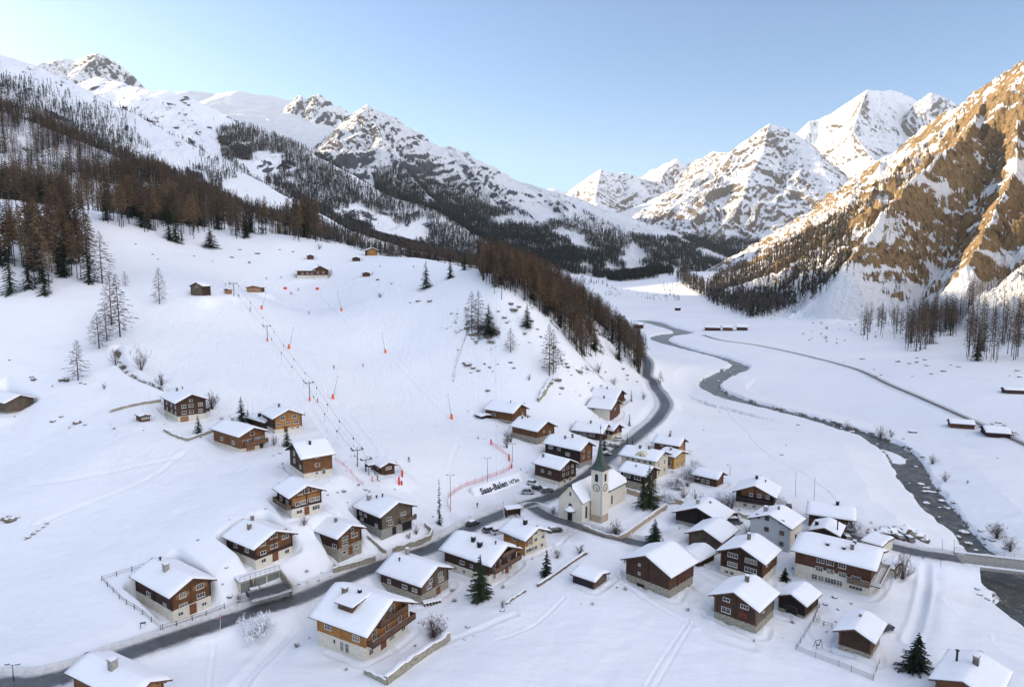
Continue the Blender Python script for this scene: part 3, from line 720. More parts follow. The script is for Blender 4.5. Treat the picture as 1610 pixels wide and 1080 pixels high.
def house(name, cat, label, Lp, Cp, Rp, eave, gable='R', plinth=None, wd='wood_brown', side=None, pl='plaster', pitch=23, winF=(), winS=(),
          doorF=None, balc=(), chim=(), oh=.95, of=1.1, snow=.42, size=None, group=None, win_style=None, upper=None, hs=None, dz=0, wintrim='frame', posts=True, extra=None, ang=None):
    c, th, la, lb, skew = frame_from(Lp, Cp, Rp, gable)
    c = np.array(c); c[2] += dz
    if size: la, lb = size
    if ang is not None: th = math.radians(ang)
    z0 = c[2]
    he = hs if hs else atY(Cp[0], eave, c[1])[2]-z0
    hp = (atY(Cp[0], plinth, c[1])[2]-z0) if plinth and plinth > 20 else (plinth or 0)
    if gable == 'R': gw, dp, rz = la, lb, th
    else: gw, dp, rz = lb, la, th-math.pi/2
    # local frame: y axis away from the gable front, x axis across
    if gable == 'R': ex = np.array([math.cos(th), math.sin(th)]); ey = np.array([-ex[1], ex[0]]); o2 = c[:2]+ex*gw/2
    else:
        ey = np.array([math.cos(th), math.sin(th)]); ex = np.array([ey[1], -ey[0]]); o2 = c[:2]-ex*gw/2
    HTAB.append((name, [round(float(v), 1) for v in c], 'w%.1f d%.1f he%.1f hp%.1f skew%.0f' % (gw, dp, he, hp, skew)))
    cen = o2+ey*dp/2
    PADS.append((cen[0], cen[1], ex[0], ex[1], gw/2+.4, dp/2+.4, z0))
    HOUSES.append(dict(name=name, cat=cat, label=label, o2=o2, z0=z0, rz=rz, gw=gw, dp=dp, he=he, hp=hp, gable=gable, wd=wd, side=side or wd, pl=pl, pitch=pitch, winF=winF, winS=winS, doorF=doorF,
        balc=balc, chim=chim, oh=oh, of=of, snow=snow, group=group, upper=upper, wintrim=wintrim, posts=posts, extra=extra))
    return HOUSES[-1]
def make_house(h, seed):
    gw, dp, he, hp = h['gw'], h['dp'], h['he'], h['hp']
    T = empty(h['name'], (h['o2'][0], h['o2'][1], h['z0']), h['rz'], h['label'], h['cat'], h['group'])
    hw = gw/2; sl = math.tan(math.radians(h['pitch'])); oh, of = h['oh'], h['of']
    ap = he+sl*hw
    # plinth reaching into the ground
    if hp > 0:
        p = MB(); p.box(-hw-.06, hw+.06, -.06, dp+.06, -3.2, hp); p.build('plinth', M[h['pl']], T)
    zb = max(hp, 0) if hp > 0 else -2.5
    wf, ws = M[h['wd']], M[h['side']]
    w = MB()
    w.add([(-hw, 0, zb), (hw, 0, zb), (hw, 0, he), (0, 0, ap), (-hw, 0, he)], [(0, 1, 2, 3, 4)], wf)
    w.add([(-hw, dp, zb), (hw, dp, zb), (hw, dp, he), (0, dp, ap), (-hw, dp, he)], [(4, 3, 2, 1, 0)], wf)
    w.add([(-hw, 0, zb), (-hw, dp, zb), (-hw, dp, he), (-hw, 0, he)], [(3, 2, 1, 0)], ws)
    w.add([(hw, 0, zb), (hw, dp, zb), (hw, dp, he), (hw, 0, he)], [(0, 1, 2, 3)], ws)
    if h['posts']:   # log ends at the corners and at the inner partition
        q = w; k = .13
        for sx in (-1, 1):
            q.box(sx*hw-.16 if sx > 0 else sx*hw-k, sx*hw+k if sx > 0 else sx*hw+.16, -k, .14, zb+.02, he-.02, ws)
            q.box(sx*hw-.16 if sx > 0 else sx*hw-k, sx*hw+k if sx > 0 else sx*hw+.16, dp-.14, dp+k, zb+.02, he-.02, ws)
            q.box(min(sx*hw, sx*(hw+k)), max(sx*hw, sx*(hw+k)), dp*.5-.13, dp*.5+.13, zb+.02, he-.02, ws)
        if gw > 6: q.box(-.13, .13, -k-.01, -.001, zb+.02, he+sl*(hw-.3)-.05, wf)
        for z in np.arange(zb+2.6, he, 2.6): q.box(-hw-.03, hw+.03, -.05, -.002, z, z+.2, wf)
    w.build('wall', None, T, recalc=False)
    # second colour band (for instance light boards over dark base)
    if h['upper']:
        q = MB(); zt = h['upper'][0]; x0, x1 = h['upper'][2:4] if len(h['upper']) > 2 else (-1, 1)
        a, b = x0*hw, x1*hw
        poly = [(a, zt), (b, zt), (b, he+sl*(hw-abs(b)))]
        if a < 0 < b: poly.append((0, ap))
        poly.append((a, he+sl*(hw-abs(a))))
        q.prism(poly, 'y', -.045, -.004); q.build('facade_panel', M[h['upper'][1]], T)
    # roof
    t = .2; zr = he+.06
    r = MB()
    e = hw+oh; ze = zr-sl*oh
    r.prism([(-e, ze), (0, zr+sl*hw), (e, ze), (e, ze+t), (0, zr+sl*hw+t), (-e, ze+t)], 'y', -of, dp+of*.8, M['roof_dark'])
    for sx in (-1, 1):
        for y in (-of-.07, dp+of*.8):   # verge boards
            r.prism([(sx*e, ze-.03), (sx*.0, zr+sl*hw-.03), (sx*.0, zr+sl*hw+t+.05), (sx*e, ze+t+.05)], 'y', y, y+.07, M['roof_edge'])
        r.box(min(sx*e, sx*(e+.05)), max(sx*e, sx*(e+.05)), -of, dp+of*.8, ze-.02, ze+t+.02, M['roof_edge'])
    for x in (-hw*.98, -hw*.5, 0, hw*.5, hw*.98):   # purlins
        z = zr+sl*(hw-abs(x))-.02
        r.box(x-.1, x+.1, -of*.9, .1, z-.24, z-.03, M['roof_dark'])
    R = r.build('roof', None, T)
    s = MB(); snow_roof(s, e-.03, -of+.02, dp+of*.8-.02, ze+t, sl, h['snow'], seed)
    S = s.build('snow_cover', M['snow'], R, smooth=True)
    # chimneys: (x fraction -1..1 of half width, y fraction, height, width, style)
    for ch in h['chim']:
        x, y = ch[0]*hw, ch[1]*dp; z = zr+sl*(hw-abs(x)); hh = ch[2]+h['snow']+.25; cw = (ch[3] if len(ch) > 3 else .6)*(1.15 if len(ch) < 4 or ch[3] > .35 else 1)
        c = MB(); mm = M[ch[4]] if len(ch) > 4 else M['stone_dark']
        if cw > .35:
            c.box(x-cw/2, x+cw/2, y-cw/2, y+cw/2, z-.5, z+hh, mm)
            c.box(x-cw*.62, x+cw*.62, y-cw*.62, y+cw*.62, z+hh, z+hh+.1, M['concrete'])
            c.box(x-cw*.5, x+cw*.5, y-cw*.5, y+cw*.5, z+hh+.1, z+hh+.26, M['snow'])
        else:
            c.bar((x, y, z-.3), (x, y, z+hh), cw/2, M['metal_dark'], 8)
            c.bar((x, y, z+hh+.06), (x, y, z+hh+.16), cw*.95, M['metal_dark'], 8)
        c.build('chimney', None, R)
    # windows
    def place(kind, f, z, ww, wh, pn, sh):
        q = .075 if z-wh*.3 < hp else .05 if (h['upper'] and kind == 'F') else .01
        if kind == 'F': return window(T, (-hw+gw*f, -q, z), (1, 0), None, ww, wh, pn, h['wintrim'], sh)
        if kind == 'K': return window(T, (-hw+gw*f, dp+q, z), (-1, 0), None, ww, wh, pn, h['wintrim'], sh)
        if kind == 'SL': o = window(T, (-hw-q, dp*(1-f), z), (0, -1), None, ww, wh, pn, h['wintrim'], sh); return o
        if kind == 'SR': return window(T, (hw+q, dp*f, z), (0, 1), None, ww, wh, pn, h['wintrim'], sh)
    for (f, z, ww, wh, *r_) in h['winF']:
        pn = r_[0] if r_ else 2; sh = r_[1] if len(r_) > 1 else False
        place('F', f, z if z > 0 else -z*he, ww, wh, pn, sh)
    vs = 'SL' if h['gable'] == 'R' else 'SR'; hs_ = 'SR' if vs == 'SL' else 'SL'
    for (f, z, ww, wh, *r_) in h['winS']:
        pn = r_[0] if r_ else 2; sh = r_[1] if len(r_) > 1 else False
        place(vs, f, z, ww, wh, pn, sh)
    if h['winS'] and h['winF']:      # the far side has windows of its own
        for f in (.3, .7): place(hs_, f, hp+1.3 if he-hp > 2 else he*.6, 1.0, .9, 2, False)
        for f in (.3, .7): place('K', f, hp+1.3 if he-hp > 2 else he*.6, 1.0, .9, 2, False)
    if h['doorF']:
        for (kind, f, ww, wh, *dm) in h['doorF']:
            d = MB(); mm = M[dm[0]] if dm else M['door']; zb_ = dm[1] if len(dm) > 1 else 0
            d.box(-ww/2, ww/2, -.1, .02, .02, wh, mm); d.box(-ww/2-.08, -ww/2, -.13, .02, 0, wh+.08, M['frame_brown']); d.box(ww/2, ww/2+.08, -.13, .02, 0, wh+.08, M['frame_brown']); d.box(-ww/2, ww/2, -.13, .02, wh, wh+.08, M['frame_brown'])
            o = d.build('door', None, T)
            if kind == 'F': o.location = (-hw+gw*f, -.07, zb_)
            elif vs == 'SL': o.location = (-hw-.07, dp*(1-f), zb_); o.rotation_euler = (0, 0, -math.pi/2)
            else: o.location = (hw+.07, dp*f, zb_); o.rotation_euler = (0, 0, math.pi/2)
    # balconies: (kind, f0, f1, z floor, depth, rail material)
    for (kind, f0, f1, z, dep, rm) in h['balc']:
        b = MB(); n_ = (f1-f0)
        if kind == 'F': L_ = gw*n_
        else: L_ = dp*n_
        b.box(0, L_, -dep, 0, z-.16, z, M['roof_dark'])
        b2 = MB(); b2.box(0, L_, -dep-.02, -dep+.06, z+.08, z+.98, M[rm]); b2.box(-.02, .05, -dep+.06, -.02, z+.08, z+.98, M[rm]); b2.box(L_-.05, L_+.02, -dep+.06, -.02, z+.08, z+.98, M[rm])
        b2.box(-.06, L_+.06, -dep-.07, -dep+.1, z+.98, z+1.06, M['roof_edge'])
        b.box(.1, L_-.1, -dep+.1, -.1, z+.002, z+.1, M['snow'])
        o = b.build('balcony', None, T); o2 = b2.build('railing', None, o)
        if kind == 'F': o.location = (-hw+gw*f0, -.1, 0)
        elif vs == 'SL': o.location = (-hw-.1, dp*(1-f0), 0); o.rotation_euler = (0, 0, -math.pi/2)
        else: o.location = (hw+.1, dp*f0, 0); o.rotation_euler = (0, 0, math.pi/2)
    if h['extra']: h['extra'](T, h, R)
    return T
# ------------------------------------------------------------------ the houses (foot corners read off the photograph: left, near, right)
def rows(fs, z, w=1.0, hgt=1.0, p=2, sh=False): return [(f, z, w, hgt, p, sh) for f in fs]
H_ = house
def dormer(T, h, R):
    hw = h['gw']/2; sl = math.tan(math.radians(h['pitch']))
    x = -hw*.62; y0, y1 = h['dp']*.36, h['dp']*.66; zr = h['he']+sl*(hw-abs(x))
    d = MB(); d.box(x-.9, x+2.6, y0, y1, zr-.3, zr+1.75, M['wood_red'])
    d.build('dormer', None, R)
    s = MB(); s.prism([(x-1.35, zr+1.62), (x+3.6, zr+2.1), (x+3.6, zr+2.5), (x-1.25, zr+1.95)], 'y', y0-.5, y1+.5, M['snow']); s.prism([(x-1.4, zr+1.5), (x+3.6, zr+1.98), (x+3.6, zr+2.1), (x-1.4, zr+1.62)], 'y', y0-.5, y1+.5, M['roof_edge'])
    s.build('dormer_roof', None, R)
    for k in range(3):
        o = window(R, (x-.91, y0+(y1-y0)*(k+.5)/3, zr+1.05), (0, -1), None, .9, .6, 2, 'frame_brown')
def dead(T, h, R): pass
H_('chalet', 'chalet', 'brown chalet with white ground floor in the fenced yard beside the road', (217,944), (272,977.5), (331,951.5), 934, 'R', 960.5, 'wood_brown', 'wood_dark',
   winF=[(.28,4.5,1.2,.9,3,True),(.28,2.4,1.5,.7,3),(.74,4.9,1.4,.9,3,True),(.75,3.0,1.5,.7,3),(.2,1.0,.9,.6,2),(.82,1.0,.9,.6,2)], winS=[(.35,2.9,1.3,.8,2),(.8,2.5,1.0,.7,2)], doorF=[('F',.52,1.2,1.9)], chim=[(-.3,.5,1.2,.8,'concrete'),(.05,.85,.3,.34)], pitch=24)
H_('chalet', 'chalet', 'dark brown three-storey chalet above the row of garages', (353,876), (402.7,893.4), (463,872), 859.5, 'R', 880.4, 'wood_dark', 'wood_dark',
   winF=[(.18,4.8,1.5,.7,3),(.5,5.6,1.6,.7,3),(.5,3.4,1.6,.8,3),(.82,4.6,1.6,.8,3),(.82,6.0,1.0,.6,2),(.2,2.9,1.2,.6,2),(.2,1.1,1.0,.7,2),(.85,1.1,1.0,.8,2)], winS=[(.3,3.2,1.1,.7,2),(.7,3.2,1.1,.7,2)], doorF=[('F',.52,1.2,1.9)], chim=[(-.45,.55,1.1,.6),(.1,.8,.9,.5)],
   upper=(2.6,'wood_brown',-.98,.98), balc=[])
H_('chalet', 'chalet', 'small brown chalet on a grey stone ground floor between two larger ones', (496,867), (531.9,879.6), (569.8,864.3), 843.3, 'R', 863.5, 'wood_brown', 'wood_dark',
   winF=[(.6,5.6,1.0,.9,2),(.3,4.4,1.6,.7,4),(.72,4.2,1.8,.7,4),(.3,3.1,1.6,.6,4),(.25,1.1,.8,.6,1),(.78,1.2,.8,.5,1)], winS=[(.85,2.9,1.3,.8,2)], doorF=[('F',.52,.9,1.9)], chim=[(-.2,.5,.8,.45,'metal')], pl='stone')
H_('chalet', 'chalet', 'large honey-coloured chalet with two balconies and a roof dormer, in front at the bottom', (499,1012), (574.5,1039), (643.5,991), 991, 'R', 1018.4, 'wood_honey', 'wood_honey',
   winF=[(.3,6.0,.7,1.6,2),(.42,6.3,.7,1.6,2),(.54,6.3,.7,1.6,2),(.64,6.2,.7,1.6,2),(.2,3.7,.9,1.6,2),(.5,3.7,.8,1.6,2),(.8,3.8,.8,1.6,2),(.12,1.1,1.0,1.0,2),(.6,1.1,1.3,1.0,2),(.88,1.2,1.0,.9,2)],
   winS=[(.22,3.9,1.5,.9,4),(.82,3.7,1.5,.9,4),(.36,1.6,.5,.7,1),(.52,1.2,.8,1.6,2),(.63,1.2,.8,1.6,2)], doorF=[('F',.4,1.2,2.0)], balc=[('F',.04,1.04,2.7,1.5,'rail'),('F',.22,.86,5.3,1.3,'rail')], chim=[(-.35,.72,1.4,.75,'stone_dark'),(-.18,.48,.8,.5,'black')], pitch=27, oh=1.1, of=1.7, extra=dormer, snow=.5)
H_('barn_house', 'house', 'weathered chalet on a rubble base, its snow roof just behind the honey-coloured chalet', (599,929), (661.9,950.3), (706,924.4), 917.3, 'R', 936.2, 'wood_grey', 'wood_dark',
   winF=[(.35,4.0,.9,.7,2),(.72,4.2,1.2,.9,2),(.3,2.9,1.4,.6,3),(.75,2.9,1.6,.6,3)], winS=[(.2,2.8,.8,.8,2),(.6,2.8,1.3,.7,3),(.85,2.8,1.3,.6,3)], doorF=[('F',.62,1.0,1.6)], pl='stone', chim=[(.25,.78,1.3,.6,'concrete'),(-.4,.75,.5,.3)], pitch=24)
H_('chalet', 'chalet', 'big dark chalet with white base and two balconies behind the tall spruce', (699,895), (768,918), (812,893), 885, 'R', 905, 'wood_red', 'wood_dark',
   winF=[(.5,5.9,.8,.9,2),(.36,5.7,.7,.9,2),(.2,3.6,.8,1.5,2),(.45,3.6,.8,1.5,2),(.75,3.6,.8,1.5,2),(.2,1.0,.8,.9,2),(.5,1.0,.8,.9,2),(.8,1.1,.8,.9,2)],
   winS=[(.4,3.0,1.2,.7,2),(.62,2.9,.6,.5,1),(.25,1.1,.7,.7,2),(.45,1.0,.7,.7,2)], doorF=[('F',.66,1.0,1.9)], balc=[('F',.05,1.05,2.6,1.4,'rail'),('F',.35,.98,5.0,1.2,'rail')], chim=[(-.5,.35,1.0,.8,'black'),(-.35,.55,1.0,.7,'black'),(-.15,.1,.4,.3)], pitch=24, of=1.6, snow=.5)
H_('chalet', 'chalet', 'tall dark chalet with gable to the left and white base beside the piste', (451.7,739), (478.3,752.5), (524,745.5), 719, 'L', 744.7, 'wood_dark', 'wood_brown',
   winF=[(.3,5.2,1.1,1.0,2),(.3,3.2,1.1,1.0,2),(.75,2.6,1.0,.8,2)], winS=[(.48,5.4,.8,.9,1,True),(.48,3.1,.8,.9,1,True),(.45,.9,.6,.5,1),(.7,1.0,.8,1.2,2)], chim=[(.35,.4,.9,.45,'metal_dark')], pitch=27)
H_('chalet', 'chalet', 'ochre-fronted chalet with side gallery below the tall dark chalet', (433,801), (459,814.5), (507,804), 780, 'R', 800.8, 'wood_dark', 'wood_dark',
   winF=[(.3,5.6,1.0,.7,2,True),(.52,5.7,1.0,.7,2,True),(.78,5.8,1.0,.7,2,True),(.2,3.1,1.0,.8,2),(.42,3.2,1.4,.8,3),(.7,3.3,1.2,.8,3),(.88,3.3,.8,.8,2),(.25,1.1,1.3,.7,2),(.82,1.2,1.8,.9,3)], winS=[(.25,3.2,1.2,.8,3),(.7,3.2,1.2,.8,3)], doorF=[('F',.5,1.0,1.9)],
   balc=[('S',.0,1.0,2.3,1.2,'wood_grey')], upper=(2.9,'wood_honey',-.96,.96), pitch=24)
H_('farmhouse', 'house', 'weathered farmhouse with black side wall and carport opening at the foot of the ski slope', (558,831), (600,846.7), (650.8,830.8), 810, 'R', 833, 'wood_grey', 'wood_black',
   winF=[(.25,4.4,1.3,.7,3),(.72,4.5,1.5,.7,3),(.3,3.0,1.2,.6,2),(.7,3.0,1.2,.6,2)], winS=[(.15,4.2,1.0,.6,3),(.35,4.2,.9,.6,2),(.2,2.9,1.0,.5,3),(.8,2.8,1.0,.6,3)], doorF=[('F',.4,1.0,1.9,'black'),('F',.82,2.6,2.0,'black')], pl='concrete', chim=[(-.55,.78,1.0,.75,'concrete'),(-.3,.62,.4,.35),(-.1,.5,.4,.35)], balc=[('F',.55,1.08,2.6,1.0,'wood_grey')])
H_('ski_lift_hut', 'hut', 'small brown wooden hut at the bottom station of the drag lift', (588,737), (600,746.5), (619,741.7), 734, 'R', 0, 'wood_red', 'wood_red', winF=[(.55,1.7,1.6,.7,3)], winS=[(.6,1.5,.6,.6,1)], oh=.7, of=.8, snow=.35, posts=False, pitch=22)
H_('chalet', 'chalet', 'topmost left chalet, dark brown with white base and stone garden wall', (257,653), (280.4,664), (324.7,658), 632.7, 'R', 655, 'wood_dark', 'wood_dark',
   winF=rows((.22,.48,.82),4.9,1.2,.9,2)+rows((.22,.48,.82),2.9,1.2,.8,2)+[(.48,6.6,.8,.6,1)], winS=rows((.2,.55,.85),4.6,.8,.8,2)+rows((.2,.55,.85),2.7,.8,.8,2), doorF=[('F',.22,2.2,1.6,'shutter')], chim=[(-.3,.7,1.0,.5),(.2,.8,.5,.3)], balc=[('F',.92,1.12,2.5,.9,'wood_dark')], pitch=24)
H_('garden_shed', 'shed', 'tiny brown shed in the snow left of the topmost left chalet', (214,660.5), (221.5,663.8), (236,661.5), 655.5, 'R', 0, 'wood_red', 'wood_red', winF=[(.5,1.1,2.0,.5,3)], oh=.3, of=.3, snow=.35, pitch=10, posts=False)
H_('chalet', 'chalet', 'chestnut chalet with broad window front and covered porch near two dark spruces', (333,699), (378,711.5), (419,703.5), 685, 'R', 706, 'wood_brown', 'wood_brown',
   winF=rows((.2,.42,.68,.85),2.9,1.4,1.0,3)+[(.5,4.9,1.2,.8,2)], winS=[(.75,2.4,1.2,.9,2),(.3,2.4,1.2,.9,2)], doorF=[('F',.4,2.4,1.8,'shutter'),('F',.85,1.0,1.8,'black')], balc=[('F',.1,1.05,1.9,1.4,'wood_brown')], chim=[(.05,.75,.7,.6,'concrete')], pitch=22, of=1.4)
H_('chalet', 'chalet', 'honey-brown chalet with white base and lower wing, above the chestnut one', (405,673), (432.4,681.5), (476.8,677), 657, 'R', 675.5, 'wood_honey', 'wood_dark',
   winF=rows((.3,.75),4.6,1.3,1.0,2)+rows((.15,.5,.8),2.7,1.3,.8,3)+rows((.65,.85),1.0,.8,.6,2), winS=[(.3,2.5,.9,.9,2)], doorF=[('F',.4,.9,1.7)], chim=[(-.2,.5,1.0,.5)], pitch=24)
H_('shed_wing', 'shed', 'low dark wing attached to the left of the honey-brown chalet', (396,666), (418,675), (432,671), 664, 'R', 0, 'wood_dark', 'wood_dark', oh=.7, of=.7, posts=False, chim=[(-.5,.5,.8,.7,'black')])
H_('farmhouse', 'house', 'brown barn house on a stone base, uppermost of the two beside the ski slope fence', (767.5,659.5), (806,667.5), (822.4,660), 648.3, 'R', 662, 'wood_brown', 'wood_brown', winF=[(.75,3.0,.7,1.2,1)], winS=[(.3,2.9,1.6,.8,2)], chim=[(-.1,.3,.6,.3)], pl='stone', pitch=26)
H_('farmhouse', 'house', 'brown barn house on a stone base, lower of the two, next to the dark shrubs', (814,688), (844.5,699), (861.8,689.5), 676.7, 'R', 688.5, 'wood_brown', 'wood_brown', winF=[(.4,4.2,.6,.6,1),(.75,3.0,.7,1.2,1)], winS=[(.35,1.2,1.3,.7,2)], chim=[(-.3,.85,.9,.4),(-.1,.7,.8,.4)], pl='stone', pitch=26)
H_('farmhouse', 'house', 'long black-brown house with snow roof and two chimneys above the green-spired church', (862,722), (911.4,736), (924.9,727.5), 706.6, 'R', 728.6, 'wood_brown', 'wood_black', winF=[(.3,3.4,.9,.8,2),(.75,3.6,.9,1.6,1),(.3,5.6,.7,.7,1),(.5,1.0,.8,.7,2)], winS=[(.15,5.0,1.6,.8,3),(.4,5.0,1.0,.8,2),(.65,3.9,1.6,.9,2)], pl='concrete', chim=[(-.3,.55,.9,.5),(.05,.4,1.2,.5)], pitch=27)
H_('restaurant', 'restaurant', 'dark timber inn with porch roof and parked cars left of the church', (841,752), (879.5,765), (898.8,756), 736.5, 'R', 757.5, 'wood_dark', 'wood_dark', size=(8,10), winF=rows((.25,.5,.8),5.0,.9,.8,2)+rows((.25,.5,.8),3.2,.9,.8,2)+rows((.3,.65),1.1,1.0,1.0,2), winS=rows((.3,.6),3.4,1.0,.7,2), chim=[(-.5,.85,1.0,.5)], pitch=25)
H_('house', 'house', 'white and dark-red house with stairs, in front of the highest roof near the road bend', (925,657), (958.5,661.5), (973,652.5), 642.8, 'R', 0, 'wood_red', 'plaster', winF=[(.5,4.0,1.0,.8,2)], winS=[(.25,4.4,1.4,.9,2),(.28,1.5,1.0,1.3,1)], chim=[(-.05,.5,1.0,.5)], posts=False, pitch=23)
H_('house', 'house', 'brown timber house highest on the bank below the wood, beside the road bend', (929,640), (967,644.5), (980,636), 626.6, 'R', 636, 'wood_red', 'wood_dark', winF=[(.4,3.2,1.0,.8,2)], winS=[(.4,3.2,1.0,.7,2)], chim=[(-.1,.5,.9,.45)], balc=[('F',.1,.9,2.4,1.0,'rail')])
H_('house', 'house', 'dark house with glazed veranda under a broad snow roof behind the church spire', (902,687), (946,693), (957,685), 680, 'R', 0, 'wood_red', 'wood_dark', winS=[(.15,2.0,2.2,1.4,4),(.4,2.0,2.2,1.4,4),(.65,2.0,2.2,1.4,4)], winF=[(.4,2.2,.9,.9,2)], chim=[(-.2,.5,1.0,.5)], pitch=26)
H_('house', 'house', 'small brown house with cream base wedged beside the veranda house', (953,689), (962,692.5), (971.7,686.5), 676.5, 'R', 684, 'wood_red', 'wood_dark', pl='plaster_cream', winF=[(.6,3.0,.7,.7,1)], winS=[(.5,2.8,.8,.7,2)], pitch=26, oh=.7)
H_('house', 'house', 'honey-brown house with bluish snow roof right of the road, farthest of its cluster', (1031,708), (1066,715), (1073,708), 699.8, 'R', 0, 'wood_honey', 'wood_red', winF=[(.5,3.4,.9,.9,2),(.5,1.5,.9,.9,2)], winS=[(.3,2.8,.9,.8,2)], chim=[(-.1,.5,1.0,.5),(.1,.5,1.8,.4)], pitch=25)
H_('house', 'house', 'ochre-yellow house with arched opening, behind the cream hotel', (1043,731), (1059.5,738), (1071.5,731), 717.5, 'R', 0, 'yellow', 'wood_honey', winF=[(.3,3.6,.7,1.1,2),(.7,3.6,.7,1.1,2),(.3,1.4,.7,1.1,2),(.7,1.4,.7,1.1,2)], winS=[(.6,2.0,1.8,2.2,1)], posts=False, chim=[(-.4,.5,.7,.5)], pitch=20)
H_('hotel', 'hotel', 'cream hotel with a curved gable over its long front, right of the church', (976,744), (1029.8,754), (1042.7,749.5), 724, 'R', 0, 'plaster_cream', 'plaster_cream', winF=rows((.28,.72),7.0,.9,1.2,2)+rows((.28,.72),4.4,.9,1.2,2)+rows((.28,.72),1.8,.9,1.2,2), winS=rows((.2,.36,.52,.7,.86),5.4,.9,1.1,2)+rows((.2,.36,.52,.7,.86),2.6,.9,1.1,2), posts=False, pitch=21, size=(9.5,12.5), chim=[(-.1,.35,.9,.6),(-.2,.6,.9,.6)],
   extra=lambda T, h, R: hotel_gable(T, h))
H_('house', 'house', 'dark timber house with white-framed windows on a stone base, right behind the church', (978,763.5), (1013,773), (1029,763), 747, 'R', 761, 'wood_dark', 'wood_black', winS=rows((.25,.7),4.0,2.2,1.2,2), winF=[(.5,3.6,.9,.9,2)], pl='stone', chim=[(-.5,.5,.3,.3)], pitch=24)
H_('barn', 'barn', 'small red-brown barn with stacked wood under the eaves, alone right of the hotel', (1093,757.5), (1125.7,765.5), (1134.7,759), 751.5, 'R', 0, 'wood_red', 'wood_dark', winS=[(.5,1.2,2.6,.9,2)], pitch=26)
H_('chalet', 'chalet', 'wide chalet with warm upper boards and dark gallery facing the camera, right of centre', (1157,796.5), (1215,806), (1223,790), 780, 'L', 797, 'wood_black', 'wood_black', winF=rows((.4,.62,.85),4.4,.8,.9,2)+rows((.25,.5,.75),1.0,.9,.7,2), winS=[(.5,3.0,.9,.9,2)], upper=(3.9,'wood_brown',-.75,.75), balc=[('F',.02,.95,2.2,.9,'wood_black')], chim=[(-.1,.6,.9,.6,'black'),(.4,.6,.4,.3)], pitch=24)
H_('house', 'house', 'plain grey plastered three-storey house with small dark windows', (1181,850), (1240.7,869), (1253,851), 830, 'L', 0, 'plaster_grey', 'plaster', winF=rows((.18,.42,.8),7.4,.9,.9,2)+rows((.42,.8),4.6,1.0,.9,2)+rows((.8,),1.8,.9,.8,2), winS=[(.3,6.0,.9,.9,2),(.7,6.0,.9,.9,2),(.5,3.0,.9,.9,2)], posts=False, chim=[(-.45,.35,1.0,.8,'concrete'),(.1,.5,.7,.4)], pitch=22, oh=.7, of=.8, wintrim='frame_brown')
H_('barn', 'barn', 'dark barn with low gable and white garage door beside the church lane', (1064,822), (1131,838.5), (1146,822), 819, 'L', 1.0, 'wood_black', 'wood_dark', doorF=[('F',.66,2.4,1.5,'frame')], pl='concrete', chim=[(-.15,.25,1.0,.7,'concrete'),(.25,.6,.3,.4)], pitch=22)
H_('barn', 'barn', 'weathered open-fronted barn overlapping the barn with the white garage door', (1085,856), (1131,870), (1152,851), 849, 'L', 0, 'wood_grey', 'wood_brown', doorF=[('F',.4,1.4,1.8,'wood_black')], pitch=24, winS=[])
H_('shed', 'shed', 'low shed with smooth snow roof tucked behind the barn on its pale stone base', (1072,878), (1098,891), (1117,876), 880.6, 'L', 0, 'wood_dark', 'wood_dark', pitch=22, posts=False, oh=.7, of=.7)
H_('barn', 'barn', 'large red-brown log barn on a pale stone base, right of the open shed', (987.5,912), (1052.3,940.3), (1085,916), 902.7, 'L', 927.4, 'wood_dark', 'wood_red', winF=[(.3,5.0,.4,.4,1),(.3,3.0,.4,.4,1)], doorF=[('F',.35,1.8,.7,'black')], pl='stone', pitch=24, snow=.55, extra=lambda T, h, R: slats(T, h))
H_('chalet', 'chalet', 'dark chalet with four bands of pale windows and a white base', (1132,902), (1198,921), (1217.6,905), 883, 'L', 1.9, 'wood_dark', 'wood_brown', size=(8.6,9.6), winF=rows((.28,),5.2,2.2,.9,4)+rows((.72,),5.0,2.6,.9,4)+rows((.28,),3.0,2.2,.9,4)+rows((.72,),2.9,2.6,.9,4)+rows((.15,.28),.9,.8,.6,2), winS=[(.5,4.4,.8,.9,2),(.8,4.6,.8,.9,2),(.3,4.2,.8,.9,2)], chim=[(.0,.45,1.1,.6)], pitch=24, snow=.5)
H_('barn_house', 'house', 'dark log house with red shutter and stone base, nearest of the right-hand cluster', (1125,970.5), (1188,996), (1211,968), 956, 'L', 984, 'wood_dark', 'wood_grey', winF=[(.28,4.9,1.3,.6,2),(.28,2.7,1.8,.9,2),(.72,4.7,1.5,.6,3)], doorF=[('F',.7,1.3,.9,'redwall',2.4)], winS=[(.4,3.6,.8,1.0,2)], pl='stone', chim=[(.05,.55,1.0,.6),(-.05,.62,.7,.4)], pitch=24, snow=.5)
H_('barn', 'barn', 'little black barn with rounded snow roof in front of the long hotel', (1227,956), (1264.8,972.5), (1279.6,953), 949.8, 'L', .5, 'wood_black', 'wood_dark', doorF=[('F',.5,2.2,1.7,'black')], pl='stone', pitch=25, oh=.7, of=.9, snow=.5)
